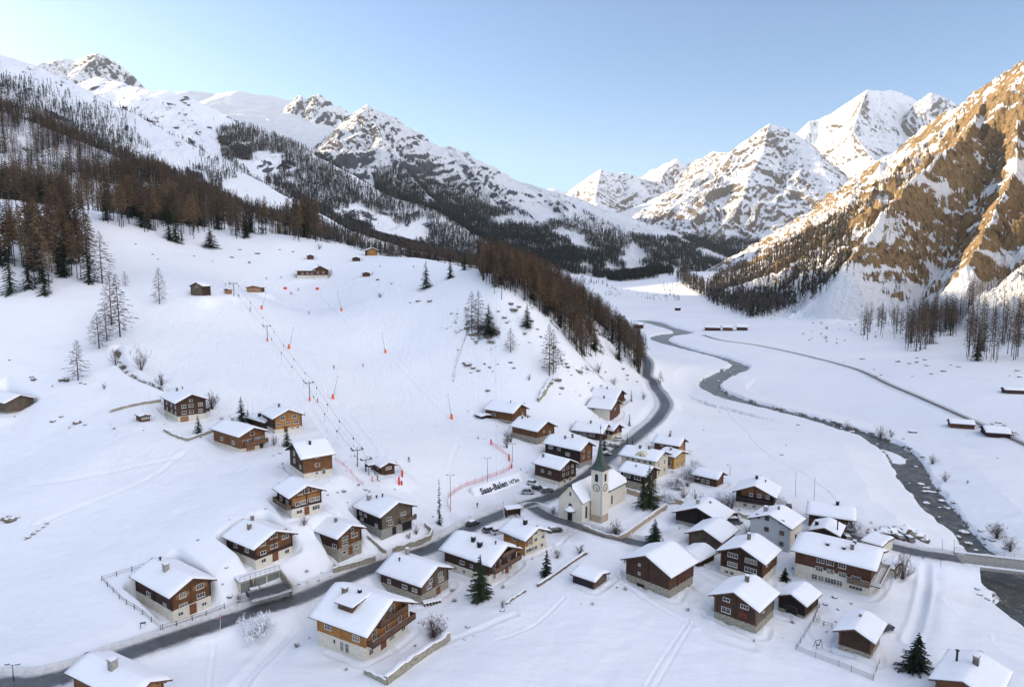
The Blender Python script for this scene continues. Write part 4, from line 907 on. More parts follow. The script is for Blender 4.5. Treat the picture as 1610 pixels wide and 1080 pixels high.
H_('long_hotel', 'hotel', 'long reddish timber hotel with white ground floor and wrap-around balcony', (1250,907), (1367,937), (1381,921), 893, 'R', 915, 'wood_red', 'wood_red', winS=rows((.34,.47,.63),5.2,1.4,.9,3)+rows((.33,.48,.64),3.2,1.4,.9,3)+rows((.82,),3.1,1.7,1.0,3)+rows((.27,.36,.45,.53,.61),1.1,1.1,1.1,2)+rows((.82,),1.0,2.6,.7,4), winF=[(.5,3.4,1.2,1.8,2)],
   balc=[('F',.0,1.0,2.4,1.8,'frame'),('S',.72,1.0,2.4,1.2,'wood_grey')], chim=[(-.45,.62,.3,.6,'black'),(-.45,.4,.3,.6,'black'),(-.35,.3,1.0,.6),(.05,.3,.5,.6)], pitch=17, of=1.3, size=(11.5,15.4))
H_('house', 'house', 'house with long snow roof standing broadside behind the long hotel', (1272,829), (1338,838), (1344,829), 815.8, 'R', 0, 'wood_honey', 'wood_red', winS=[(.3,2.6,1.0,.8,2)], winF=[(.5,2.6,1.0,.8,2)], chim=[(-.05,.35,.8,.7,'black')], pitch=20, size=(8.5,10.3))
H_('shed', 'shed', 'black gabled shed just behind the roof edge of the long hotel', (1275,851), (1317,860), (1324,846), 841, 'L', 0, 'wood_black', 'wood_black', chim=[(-.7,.2,.9,.7,'black'),(.85,.2,2.0,.3)], pitch=22, posts=False, oh=.6)
H_('barn', 'barn', 'brown log barn on a low stone base beside the snow lane, inside the wire-fenced garden', (1319,1019), (1368,1036), (1382,1009), 1005, 'L', .9, 'wood_dark', 'wood_brown', pl='stone', chim=[(-.1,.6,.2,.4)], pitch=24, snow=.5)
H_('chalet', 'chalet', 'snow-roofed chalet cut by the lower right corner', (1468,1112), (1555,1140), (1592,1100), 1098, 'L', 0, 'wood_brown', 'wood_brown', chim=[(-.62,.55,1.7,.35),(.1,.55,1.2,.7)], pitch=20, winF=[(.3,3.0,1.2,1.0,2),(.7,3.0,1.2,1.0,2)], winS=[(.5,2.5,1.0,.9,2)], dz=0)
H_('chalet', 'chalet', 'snow-roofed chalet cut by the lower left edge of the picture', (112,1098), (208,1140), (262,1112), 1097, 'R', 0, 'wood_honey', 'wood_brown', chim=[(-.25,.5,1.3,.9,'concrete')], pitch=24, winF=[(.3,3.0,1.2,1.0,2),(.7,3.0,1.2,1.0,2)], winS=[(.5,2.5,1.0,.9,2)])
# upper barns and mountain huts
H_('barn', 'barn', 'weathered hay barn cut by the left edge of the meadow', (-22,641), (11.7,651), (47.5,643.5), 632.5, 'R', .5, 'wood_grey', 'wood_grey', pl='stone', pitch=22)
H_('barn', 'barn', 'lone hay barn with snow roof left of the top of the drag lift', (293,460), (301,464), (320.5,461), 450, 'R', 0, 'wood_grey', 'wood_dark', size=(6.2,5.5), ang=-12, pitch=26, oh=.6, of=.7, winF=[(.5,4.0,.9,.9,1)])
H_('kiosk', 'hut', 'tiny orange control hut beside the top pylon of the drag lift', (350,460.3), (353,461.5), (360.5,460.5), 456, 'R', 0, 'wood_honey', 'wood_honey', size=(2.6,2.4), ang=-10, pitch=15, oh=.3, of=.3, snow=.3, posts=False, winF=[(.6,1.2,1.0,.6,1)])
H_('snow_bar', 'hut', 'low wooden snow bar with cluttered terrace to the right of the lift top', (384,456.5), (388,458.5), (410.5,458), 452.5, 'R', 0, 'wood_honey', 'wood_dark', size=(8,5), ang=0, pitch=12, oh=.4, of=1.0, snow=.3, posts=False, winF=[(.3,1.2,1.8,.7,3),(.7,1.2,1.8,.7,3)])
H_('mountain_hut', 'hut', 'brown gabled half of the mountain restaurant on the slope crest', (484,436.5), (494,437.5), (513.5,436), 424, 'R', 433, 'wood_red', 'wood_red', size=(8,8), ang=10, winF=rows((.3,.7),3.6,1.0,.9,2)+rows((.3,.7),1.8,1.0,.9,2), pitch=27, chim=[(-.4,.6,.8,.6)], oh=.9)
H_('mountain_hut', 'hut', 'long low terrace wing of the mountain restaurant on the slope crest', (466,436.5), (467.5,437.5), (484,437.5), 426, 'L', 433, 'wood_grey', 'wood_red', pitch=14, winS=rows((.3,.6,.85),3.0,1.2,.8,3), oh=.6, posts=False, size=(10.5,6), ang=8)
H_('barn', 'barn', 'tan barn with pale snow roof at the edge of the wood on the slope crest', (562,399.5), (577,402), (590,401), 393.5, 'R', 0, 'wood_honey', 'wood_dark', pitch=22, size=(7,8), ang=20, winF=[(.5,2.6,1.0,.8,1)])
H_('hut', 'hut', 'tiny brown hut up the hill behind the mountain restaurant', (481,407), (483,408), (491,407.5), 403, 'R', 0, 'wood_red', 'wood_dark', size=(4.2,3.5), ang=15, pitch=22, oh=.5, of=.5, posts=False)
H_('hut', 'hut', 'small stone-footed hut between two piles, right of the mountain restaurant', (567.5,434.5), (570,435.5), (580.5,435), 430, 'R', 0, 'wood_red', 'wood_dark', size=(4.5,3), ang=10, pitch=14, oh=.6, of=.6, posts=False)
H_('hut', 'hut', 'dark snow-buried hut just below the tan barn on the crest', (551,409.5), (554,411), (564,410), 406.5, 'R', 0, 'wood_dark', 'wood_dark', size=(5,4), ang=10, pitch=18, oh=.5, of=.5, posts=False, snow=.6)
# valley floor barns
H_('barn', 'barn', 'red-brown barn end-on in the far meadow, left of its neighbour by the valley road', (1490,669), (1495,672.5), (1519,670), 665, 'L', 0, 'wood_red', 'wood_red', pitch=26, oh=.6, of=.6, size=(9,5), ang=-20)
H_('barn', 'barn', 'dark barn with wide snow roof beside the valley road, right of the red-brown one', (1517,682), (1552,687), (1558,682), 679, 'L', 0, 'wood_dark', 'wood_dark', pitch=18, oh=.8, of=.8, size=(8,9), ang=-20)
H_('barn', 'barn', 'dark half-buried barn below the rocks at the right edge', (1573,616), (1580,619), (1606,616), 613, 'L', 0, 'wood_black', 'wood_dark', pitch=20, size=(9,4.5), ang=-15, oh=.4, of=.4, posts=False)
H_('barn', 'barn', 'leftmost of the far red barns by the valley road', (1106,519), (1108,519.8), (1130,519), 514.5, 'L', 0, 'wood_red', 'wood_red', pitch=22, size=(16,8), ang=-20, posts=False)
H_('barn', 'barn', 'middle one of the far red barns by the valley road', (1132,519), (1136,520), (1149,519), 514.5, 'L', 0, 'wood_red', 'wood_red', pitch=24, size=(10,8), ang=-20, posts=False)
H_('barn', 'barn', 'rightmost of the far red barns by the valley road, topped with thick snow', (1155,518), (1158,519.5), (1171,518.5), 514, 'L', 0, 'wood_red', 'wood_dark', pitch=24, size=(11,8), ang=-20, posts=False, snow=.8)
H_('barn', 'barn', 'far red barn at the foot of the wooded shoulder by the river', (993,514.5), (996,516), (1009,515), 510, 'L', 0, 'wood_red', 'wood_dark', pitch=22, size=(10,8), ang=-20, posts=False)
H_('barn', 'barn', 'tiny dark barn alone on the distant white valley floor', (1059,487.5), (1061,488.4), (1068,487.8), 484, 'L', 0, 'wood_dark', 'wood_dark', pitch=22, size=(8,8), ang=-20, posts=False)
def hotel_gable(T, h):
    b = MB(); hw = h['gw']/2; y = h['dp']*.42; he = h['he']
    pts = [(-2.6, he-.8), (2.6, he-.8), (2.6, he+.2), (2.1, he+.3), (1.7, he+1.2), (1.1, he+1.8), (0, he+2.1), (-1.1, he+1.8), (-1.7, he+1.2), (-2.1, he+.3), (-2.6, he+.2)]
    b.prism([(y+p[0], p[1]) for p in pts], 'x', -hw-.32, -hw+1.6, M['plaster_cream'])
    o = b.build('curved_gable', None, T)
    window(o, (-hw-.33, y, he+.9), (0, -1), None, .6, .6, 2)
def slats(T, h):
    hw = h['gw']/2; dp = h['dp']
    for f in (.33, .65):
        b = MB(); b.box(hw+.005, hw+.16, dp*f-.12, dp*f+.12, h['hp'], h['he']-.05, M['wood_red']); b.build('side_batten', None, T)
# ------------------------------------------------------------------ missing village buildings
H_('house', 'house', 'cream-fronted house with one honey wooden strip, between the big balcony chalet and the parked cars', (790,860), (825.6,874), (860,861), 846.6, 'R', 0, 'plaster_cream', 'wood_honey',
   winF=rows((.5,.85),4.9,.9,.8,2)+rows((.5,.85),3.1,.9,.8,2)+rows((.2,),3.0,.7,.9,2)+rows((.1,.22,.34,.5,.8),1.1,.8,.8,2)+[(.55,6.3,.8,.6,2)], winS=[(.5,3.2,.9,.8,2)], upper=(2.2,'wood_honey',-.98,-.3), chim=[(-.15,.4,1.0,.7,'black')], posts=False, pitch=23)
H_('open_shed', 'shed', 'low open-sided shed with thick smooth snow roof, alone left of the red-brown barn', (901.6,914), (934.4,926.4), (952.5,912.5), 914, 'R', 0, 'wood_grey', 'wood_black', pitch=15, oh=.5, of=.6, snow=.5, doorF=[('S',.5,5.2,1.6,'black')], posts=False)
H_('annex', 'annex', 'low flat white-roofed annex with skylight behind the end of the long hotel', (1387,899), (1404,906), (1411,893), 896, 'R', 0, 'plaster', 'plaster', pitch=6, oh=.2, of=.2, snow=.35, posts=False)
H_('annex', 'annex', 'flat white-roofed annex at the bridge road, farther back than the skylight one', (1352,866), (1386,874), (1409,862), 860, 'R', 0, 'plaster', 'plaster', pitch=5, oh=.2, of=.2, snow=.35, posts=False)
H_('porch_shed', 'shed', 'low snow-roofed shelter on posts leaning at the uphill side of the upper barn house', (752,655), (757,659), (768,656), 655.5, 'R', 0, 'wood_black', 'wood_black', pitch=8, posts=False, oh=.4, of=.4)
# ------------------------------------------------------------------ church
def church():
    c, th, la, lb, sk = frame_from((878,814), (915,824.4), (928.5,817), 'L')
    c = np.array(c); z0 = c[2]
    ey = np.array([math.cos(th), math.sin(th)]); ex = np.array([ey[1], -ey[0]])
    gw = lb; o2 = c[:2]-ex*gw/2
    HTAB.append(('church', [round(float(v), 1) for v in c], gw, la, sk))
    he = atY(915, 790.4, c[1])[2]-z0
    ap = atY(896, 763, o2[1])[2]-z0
    dp = 14.0; sl = (ap-he)/(gw/2)
    tc = atZ(945.5, 823, z0)[:2]-o2; tl = atZ(929, 817, z0)[:2]-o2; tr = atZ(956.7, 818.5, z0)[:2]-o2
    loc = lambda p: (float(p@ex), float(p@ey))
    tcx, tcy = loc(tc); tw = (np.hypot(*(tl-tc))+np.hypot(*(tr-tc)))/2
    ty = float((tc+o2)[1])
    HTAB.append(('tower local', tcx, tcy, tw, 'he', he, 'ap', ap))
    th_ = atY(945.5, 740, ty)[2]-z0; tip = atY(944.5, 686, ty+tw/2)[2]-z0; fin = atY(944, 668, ty+tw/2)[2]-z0
    T = empty('church', (o2[0], o2[1], z0), math.atan2(ex[1], ex[0]), 'white village church with green pointed spire, clock tower and snowy roofs', 'church')
    hw = gw/2
    PADS.append((*(o2+ey*14), ey[0], ey[1], 16.5, gw/2+6, z0))
    W_ = M['plaster_church']
    w = MB(); b0 = -2
    w.add([(-hw, 0, b0), (hw, 0, b0), (hw, 0, he), (0, 0, ap), (-hw, 0, he)], [(0, 1, 2, 3, 4)])
    w.add([(-hw, dp, b0), (hw, dp, b0), (hw, dp, he), (0, dp, ap), (-hw, dp, he)], [(4, 3, 2, 1, 0)])
    w.add([(-hw, 0, b0), (-hw, dp, b0), (-hw, dp, he), (-hw, 0, he)], [(3, 2, 1, 0)])
    w.add([(hw, 0, b0), (hw, dp, b0), (hw, dp, he), (hw, 0, he)], [(0, 1, 2, 3)])
    w.build('nave', W_, T, recalc=False)
    def roof(hw, y0, y1, he, sl, nm, seed, o=.35):
        r = MB(); t = .16; e = hw+o; ze = he-sl*o
        r.prism([(-e, ze), (0, he+sl*hw), (e, ze), (e, ze+t), (0, he+sl*hw+t), (-e, ze+t)], 'y', y0-.3, y1+.25, M['roof_dark'])
        R = r.build(nm, None, T)
        s = MB(); snow_roof(s, e-.06, y0-.16, y1+.12, ze+t, sl, .3, seed); s.build('snow_cover', M['snow'], R, smooth=True)
        return R
    roof(hw, 0, dp, he, sl, 'nave_roof', 71)
    # chancel with polygonal end
    cw = hw*.92; ch = he*.86; c0, c1 = dp, dp+12.5
    poly = [(-cw, c0-.1), (cw, c0-.1), (cw, c1-2), (cw*.45, c1+1.2), (-cw*.45, c1+1.2), (-cw, c1-2)]
    b = MB(); b.prism(poly, 'z', b0, ch, M['plaster_church']); CH = b.build('chancel', None, T)
    b = MB(); po = [(p[0]*1.09, p[1]+(.35 if p[1] > c0+1 else 0)) for p in poly]; rz = ch+sl*cw*.92; yr = c1-3.2
    V = [(p[0], p[1], ch-.08) for p in po]+[(p[0], p[1], ch+.12) for p in po]+[(0, c0-.1, rz+.1), (0, yr, rz+.1)]
    F = [tuple(range(6))[::-1]]+[(i, (i+1) % 6, 6+(i+1) % 6, 6+i) for i in range(6)]+[(7, 8, 13, 12), (8, 9, 13), (9, 10, 13), (10, 11, 13), (11, 6, 12, 13), (6, 7, 12)]
    b.add(V, F); CR = b.build('chancel_roof', M['roof_dark'], T)
    b = MB(); po = [(p[0]*1.07, p[1]+(.28 if p[1] > c0+1 else .1)) for p in poly]
    V = [(p[0], p[1], ch+.14) for p in po]+[(p[0], p[1], ch+.36) for p in po]+[(0, c0+.1, rz+.42), (0, yr, rz+.42)]
    b.add(V, F); b.build('snow_cover', M['snow'], CR)
    # tower
    x1 = tcx; x0 = tcx-tw; y0 = tcy; y1 = tcy+tw
    b = MB(); b.box(x0, x1, y0, y1, b0, th_, M['plaster_church']); TW = b.build('tower', None, T)
    b = MB(); b.box(x0-.06, x1+.06, y0-.06, y1+.06, b0, 2.0, M['plaster_tan']); b.build('tower_base', None, TW)
    b = MB()   # quoins along the visible corner
    for k in range(26):
        z = 2.2+k*(th_-2.8)/26; q = .42 if k % 2 else .26
        b.box(x1-q, x1+.035, y0-.035, y0+(.68-q), z, z+(th_-2.8)/26-.06, M['plaster_grey'])
    b.build('corner_stone', None, TW)['kind'] = 'stuff'
    cx, cy = (x0+x1)/2, (y0+y1)/2; hwT = tw/2
    b = MB(); prof = [(hwT+.55, -.1), (hwT+.62, .08), (hwT+.18, .75), (hwT*.74, 2.0), (hwT*.52, 3.9), (hwT*.36, 6.0), (hwT*.2, 8.4), (.13, 1.0)]
    H = tip-th_
    zz = [-.1, .08, H*.075, H*.19, H*.37, H*.56, H*.78, H]
    V = []; F = []
    for i, (r, _) in enumerate(prof):
        sq = max(0, 1-i/4.) if i > 1 else 1
        for k in range(8):
            t = math.pi/4*k+0; rr = r*(1 if k % 2 == 0 else (1.414*sq+1.06*(1-sq)))
            V.append((cx+rr*math.cos(t), cy+rr*math.sin(t), th_+zz[i]))
    for i in range(len(prof)-1):
        for k in range(8): F.append((i*8+k, i*8+(k+1) % 8, (i+1)*8+(k+1) % 8, (i+1)*8+k))
    F.append(tuple(range(8))[::-1]); F.append(tuple(7*8+k for k in range(8)))
    b.add(V, F, M['copper']); SPR = b.build('spire', None, TW)
    b = MB(); b.lathe([(.1, th_+H-.3), (.16, th_+H), (.05, th_+H+.3), (.06, fin-z0*0-1.2), (.22, fin-1.0), (.22, fin-.75), (.04, fin-.6), (.03, fin)], M['metal_dark'], 8, (cx, cy)); b.box(cx-.35, cx+.35, cy-.03, cy+.03, fin-.35, fin-.28, M['metal_dark'])
    b.build('finial', None, SPR)
    def arch(w, h, n=7):
        return [(-w/2, -h/2), (w/2, -h/2)]+[(w/2*math.cos(math.pi*k/n), h/2-w/2+w/2*math.sin(math.pi*k/n)) for k in range(n+1)]
    def arched(parent, loc, rz, w, h, mt='black', fr=True, nm='window'):
        b = MB(); b.prism(arch(w+.3, h+.3), 'y', -.05, .02, M['plaster_grey']) if fr else None
        o = None
        if fr: o = b.build(nm, None, parent)
        b2 = MB(); b2.prism(arch(w, h), 'y', -.075, .0, M[mt])
        for k in range(1, 7): b2.box(-w/2+.03, w/2-.03, -.1, -.07, -h/2+k*h/8, -h/2+k*h/8+.04, M['roof_dark']) if mt == 'black' else None
        o2_ = b2.build('louvre' if mt == 'black' else 'pane', None, o or parent)
        for q in ((o,) if o else (o2_,)): q.location = loc; q.rotation_euler = (0, 0, rz)
    for (lx, ly, rz) in ((cx, y0, 0), (x1, cy, math.pi/2), (cx, y1, math.pi), (x0, cy, -math.pi/2)):
        arched(TW, (lx, ly, th_-2.3), rz, .95, 2.1)
        # clock
        b = MB(); n = 28; R0 = 1.12
        ringo = [(R0*math.cos(2*math.pi*k/n), R0*math.sin(2*math.pi*k/n)) for k in range(n)]
        b.prism(ringo, 'y', -.05, .0, M['plaster']); CK = b.build('clock_face', None, TW); CK.location = (lx, ly, th_-5.1); CK.rotation_euler = (0, 0, rz)
        b = MB()
        for k in range(n):
            a0, a1 = 2*math.pi*k/n, 2*math.pi*(k+1)/n
            P = [(r*math.cos(a), r*math.sin(a)) for r, a in ((R0, a0), (R0, a1), (R0*.92, a1), (R0*.92, a0))]; b.prism(P, 'y', -.09, -.05, M['metal_dark'])
        b.build('clock_ring', None, CK)
        b = MB()
        for k in range(12):
            a = 2*math.pi*k/12; ca, sa = math.cos(a), math.sin(a); ww = .075
            P = [(.64*R0*ca-ww*sa, .64*R0*sa+ww*ca), (.86*R0*ca-ww*sa, .86*R0*sa+ww*ca), (.86*R0*ca+ww*sa, .86*R0*sa-ww*ca), (.64*R0*ca+ww*sa, .64*R0*sa-ww*ca)]
            b.prism(P, 'y', -.085, -.05, M['metal_dark'])
        b.build('numeral_ring', None, CK)['kind'] = 'stuff'
        for nm, L_, a in (('hour_hand', .5, math.radians(-10)), ('minute_hand', .78, math.radians(-52))):
            b = MB(); ca, sa = math.cos(a), math.sin(a); ww = .05
            P = [(-.15*ca-ww*sa, -.15*sa+ww*ca), (L_*ca-ww*sa, L_*sa+ww*ca), (L_*ca+ww*sa, L_*sa-ww*ca), (-.15*ca+ww*sa, -.15*sa-ww*ca)]
            b.prism(P, 'y', -.11, -.088, M['black']); b.build(nm, None, CK)
    # openings of the nave
    arched(T, (hw+.0, 3.0 if tcy > 5 else tcy*.55, he*.48), math.pi/2, .9, 3.4, 'glass')
    for y in (dp-3, dp-8): arched(T, (-hw, y, he*.48), -math.pi/2, .9, 3.4, 'glass')
    arched(T, (cw, dp+2.4, ch*.45), math.pi/2, .8, 2.6, 'glass')
    arched(T, (0, 0, he+sl*hw*.42), 0, .5, 1.1, 'glass')
    n = 16; b = MB(); b.prism([(.62*math.cos(2*math.pi*k/n), .62*math.sin(2*math.pi*k/n)) for k in range(n)], 'y', -.06, .0, M['glass']); o = b.build('round_window', None, T); o.location = (0, 0, he*.74)
    b = MB(); b.box(-.75, .75, -.1, .0, .0, 2.5, M['black']); b.box(-.9, -.75, -.14, 0, 0, 2.6, M['plaster_grey']); b.box(.75, .9, -.14, 0, 0, 2.6, M['plaster_grey']); b.box(-.9, .9, -.14, 0, 2.5, 2.65, M['plaster_grey']); b.build('door', None, T)
    b = MB(); n = 10
    V = [(0, 0, he*.56+.75)]+[(1.75*math.cos(math.pi*k/n), -1.5*math.sin(math.pi*k/n), he*.56-.35-.1*math.sin(math.pi*k/n)) for k in range(n+1)]
    b.add(V, [(0, k+2, k+1) for k in range(n)]+[tuple(range(n+1, 0, -1))], M['copper_edge']); CN = b.build('canopy', None, T)
    b = MB(); V = [(0, -.02, he*.56+1.05)]+[(1.62*math.cos(math.pi*k/n), -.05-1.35*math.sin(math.pi*k/n), he*.56-.12-.1*math.sin(math.pi*k/n)) for k in range(n+1)]
    b.add(V, [(0, k+2, k+1) for k in range(n)]+[tuple(range(n+1, 0, -1))], M['snow']); b.build('snow_cover', None, CN)
    return T
# ------------------------------------------------------------------ ribbons: roads and river water
def road_mat(name, mud):
    m = mat(name); B = bsdf(m)
    geo = N(m, 'ShaderNodeNewGeometry').outputs['Position']
    at = N(m, 'ShaderNodeAttribute', attribute_name='across')   # 0 at the crown, 1 at the edge
    n1 = noise(m, .5, 6, .7, vec=geo); n2 = noise(m, 3.5, 5, .7, vec=geo)
    col = ramp(m, [(.3, (.055, .058, .063)), (.7, (.125, .128, .133))]); LK(m, n1.outputs[0], col.inputs[0])
    # bare wheel tracks, slush between and towards the edges
    wt = mth(m, 'ABSOLUTE', mth(m, 'SUBTRACT', at.outputs['Fac'], .42))
    e = mth(m, 'MULTIPLY', mth(m, 'SUBTRACT', at.outputs['Fac'], .50), 1.9)
    v = mth(m, 'ADD', e, mth(m, 'MULTIPLY', mth(m, 'SUBTRACT', n1.outputs[0], .5), 1.3))
    v = mth(m, 'ADD', v, mth(m, 'MULTIPLY', mth(m, 'SUBTRACT', n2.outputs[0], .5), .7))
    v = mth(m, 'ADD', v, mth(m, 'MULTIPLY', wt, mud))
    r = ramp(m, [(.2, (0, 0, 0)), (.75, (.85, .85, .85))]); LK(m, v, r.inputs[0])
    c = mix(m, r.outputs[0], col.outputs[0], (.52, .51, .50)); LK(m, c, B.inputs['Base Color'])
    B.inputs['Roughness'].default_value = .45; LK(m, bump(m, n2.outputs[0], .5, .05), B.inputs['Normal']); return m
M['road'] = road_mat('wet_asphalt', .3); M['road2'] = road_mat('muddy_asphalt', .7)
def ribbon(name, P, hw, m, lift=.0, n=8, crown=.04):
    V = []; A = []; F = []
    T = np.gradient(P[:, :2], axis=0); T /= np.maximum(np.hypot(*T.T), 1e-6)[:, None]
    for i, p in enumerate(P):
        nx, ny = -T[i][1], T[i][0]; w = hw if np.isscalar(hw) else hw[i]
        for k in range(n+1):
            u = 2*k/n-1; ww = w+.35
            V.append((p[0]+nx*u*ww, p[1]+ny*u*ww, p[2]+lift+crown*(1-u*u)-(.12 if abs(u) == 1 else 0))); A.append(abs(u))
    for i in range(len(P)-1):
        for k in range(n): a = i*(n+1)+k; F.append((a, a+1, a+n+2, a+n+1))
    return link(name, mesh_from(name, V, F, m, {'across': A}))
def water_mat():
    m = mat('river_water'); B = bsdf(m); geo = N(m, 'ShaderNodeNewGeometry').outputs['Position']
    n = noise(m, .35, 5, .65, vec=geo); n2 = noise(m, 1.8, 5, .7, vec=geo)
    c = ramp(m, [(.34, (.028, .042, .044)), (.52, (.065, .070, .064)), (.70, (.17, .140, .095))]); LK(m, n.outputs[0], c.inputs[0])
    v = mth(m, 'ADD', n2.outputs[0], mth(m, 'MULTIPLY', n.outputs[0], .5)); r = ramp(m, [(.85, (0, 0, 0)), (.95, (1, 1, 1))]); LK(m, v, r.inputs[0])
    LK(m, mix(m, r.outputs[0], c.outputs[0], (.5, .53, .56)), B.inputs['Base Color']); B.inputs['Roughness'].default_value = .28; B.inputs['Specular IOR Level'].default_value = .35
    LK(m, bump(m, n2.outputs[0], .6, .18), B.inputs['Normal']); return m
def build_ribbons():
    for nm, (P, hw) in ROADS.items():
        P = P.copy()
        o = ribbon('road' if nm not in ('valley_road', 'forecourt') else {'valley_road': 'lane', 'forecourt': 'forecourt'}[nm], P, hw, M['road2'] if nm in ('bridge_road', 'church_lane') else M['road'])
        tag(o, {'road': 'dark main road winding through the village', 'church_lane': 'narrow lane passing below the church', 'bridge_road': 'road leading over the bridge', 'valley_road': 'thin cleared lane across the far meadow', 'forecourt': 'wet dark forecourt of the garages'}[nm], 'road', kind='structure')
    i = np.arange(0, len(RIV), 1); P = np.column_stack([RIV[i], river_h(RIV[i, 1])-.25])
    o = ribbon('river', P, RIVW[i]+3, water_mat(), n=6, crown=0); tag(o, 'half-frozen shallow river', 'river', kind='structure')
# ------------------------------------------------------------------ walls and fences
def poly_on(pts, step=1.2, base_=None):
    Q = [on(*p)[:2] for p in pts]; out = []
    for a, b in zip(Q[:-1], Q[1:]):
        n = max(1, int(np.hypot(*(b-a))/step))
        for k in range(n): out.append(a+(b-a)*k/n)
    out.append(Q[-1]); return np.array(out)
def stone_wall(label, pts, h=.8, w=.45, m='stone', snow=.25, jit=.15, group=None, name='stone_wall'):
    P = poly_on(pts, .9); Z = full(P[:, 0], P[:, 1]); Z = smooth1(Z, 3)
    r = random.Random(len(pts)*7+int(pts[0][0])); V = []; F = []; Vs = []; Fs = []
    T = np.gradient(P, axis=0); T /= np.maximum(np.hypot(*T.T), 1e-6)[:, None]
    for i, p in enumerate(P):
        nx, ny = -T[i][1], T[i][0]; hh = h*(1+r.uniform(-jit, jit)); ww = w*(1+r.uniform(-jit, jit))*.5
        V += [(p[0]-nx*ww, p[1]-ny*ww, Z[i]-.6), (p[0]-nx*ww, p[1]-ny*ww, Z[i]+hh), (p[0]+nx*ww, p[1]+ny*ww, Z[i]+hh), (p[0]+nx*ww, p[1]+ny*ww, Z[i]-.6)]
        s = snow*r.uniform(.5, 1.2); ww *= .92
        Vs += [(p[0]-nx*ww, p[1]-ny*ww, Z[i]+hh+.004), (p[0]-nx*ww*.8, p[1]-ny*ww*.8, Z[i]+hh+s), (p[0]+nx*ww*.8, p[1]+ny*ww*.8, Z[i]+hh+s), (p[0]+nx*ww, p[1]+ny*ww, Z[i]+hh+.004)]
    for i in range(len(P)-1):
        for k in range(4): a = i*4; F.append((a+k, a+(k+1) % 4, a+4+(k+1) % 4, a+4+k))
    F += [(0, 1, 2, 3), tuple(len(V)-4+k for k in (3, 2, 1, 0))]
    b = MB(); b.add(V, F); o = b.build(name, M[m]); tag(o, label, 'wall', group)
    if snow:
        b = MB(); b.add(Vs, F); b.build('snow_cap', M['snow'], o)
    return o
def rail_fence(label, pts, h=1.05, step=2.4, rails=(.45, .9), m='wood_dark', r=.05, group=None, name='fence', rr=.035):
    P = poly_on(pts, step); Z = full(P[:, 0], P[:, 1]); c = P[0]
    T = empty(name, (c[0], c[1], Z[0]), 0, label, 'fence', group)
    rn = random.Random(5); pm = None
    for i, p in enumerate(P):
        if pm is None:
            b = MB(); b.box(-r, r, -r, r, -.5, h, M[m]); b.box(-r*.9, r*.9, -r*.9, r*.9, h, h+.09, M['snow']); pm = b.mesh('post', None)
        o = link('post', pm, T); o.location = (p[0]-c[0], p[1]-c[1], Z[i]-Z[0]); o.rotation_euler = (rn.uniform(-.06, .06), rn.uniform(-.06, .06), rn.uniform(0, 3))
    for z in rails:
        b = MB()
        for i in range(len(P)-1):
            b.bar((P[i][0]-c[0], P[i][1]-c[1], Z[i]-Z[0]+z+rn.uniform(-.04, .04)), (P[i+1][0]-c[0], P[i+1][1]-c[1], Z[i+1]-Z[0]+z+rn.uniform(-.04, .04)), rr, M[m])
        b.build('rail', None, T)
    return T
def net_mat(name, col, a):
    m = mat(name); B = bsdf(m); B.inputs['Base Color'].default_value = (*col, 1); B.inputs['Alpha'].default_value = a; B.inputs['Roughness'].default_value = .8; return m
M['net'] = net_mat('red_safety_net', (.75, .16, .13), .30)
M['mesh'] = net_mat('wire_mesh', (.12, .12, .13), .30)
def net_fence(label, pts, h=1.5, step=2.6, m='net', pole='metal_dark', group=None, ph=2.0, name='net_fence'):
    P = poly_on(pts, step); Z = full(P[:, 0], P[:, 1]); c = P[0]
    T = empty(name, (c[0], c[1], Z[0]), 0, label, 'fence', group)
    b = MB(); b.bar((0, 0, -.4), (0, 0, ph), .035, M[pole]); pm = b.mesh('pole', None)
    V = []; F = []
    for i, p in enumerate(P):
        o = link('pole', pm, T); o.location = (p[0]-c[0], p[1]-c[1], Z[i]-Z[0])
        V += [(p[0]-c[0], p[1]-c[1], Z[i]-Z[0]+.05), (p[0]-c[0], p[1]-c[1], Z[i]-Z[0]+h)]
    F = [(2*i, 2*i+2, 2*i+3, 2*i+1) for i in range(len(P)-1)]
    b = MB(); b.add(V, F); b.build('net', M[m], T, recalc=False)
    return T
# ------------------------------------------------------------------ text
def text_mesh(s, size, name, m, bold=False):
    c = D.curves.new('t', 'FONT'); c.body = s; c.size = size; c.extrude = .03; c.offset = .028 if bold else .01; c.resolution_u = 3; c.space_character = 1.05
    o = D.objects.new('t', c); ROOT.objects.link(o); bpy.context.view_layer.update()
    dg = bpy.context.evaluated_depsgraph_get(); me = D.meshes.new_from_object(o.evaluated_get(dg)); me.name = name
    D.objects.remove(o); D.curves.remove(c); me.materials.clear(); me.materials.append(m); return me
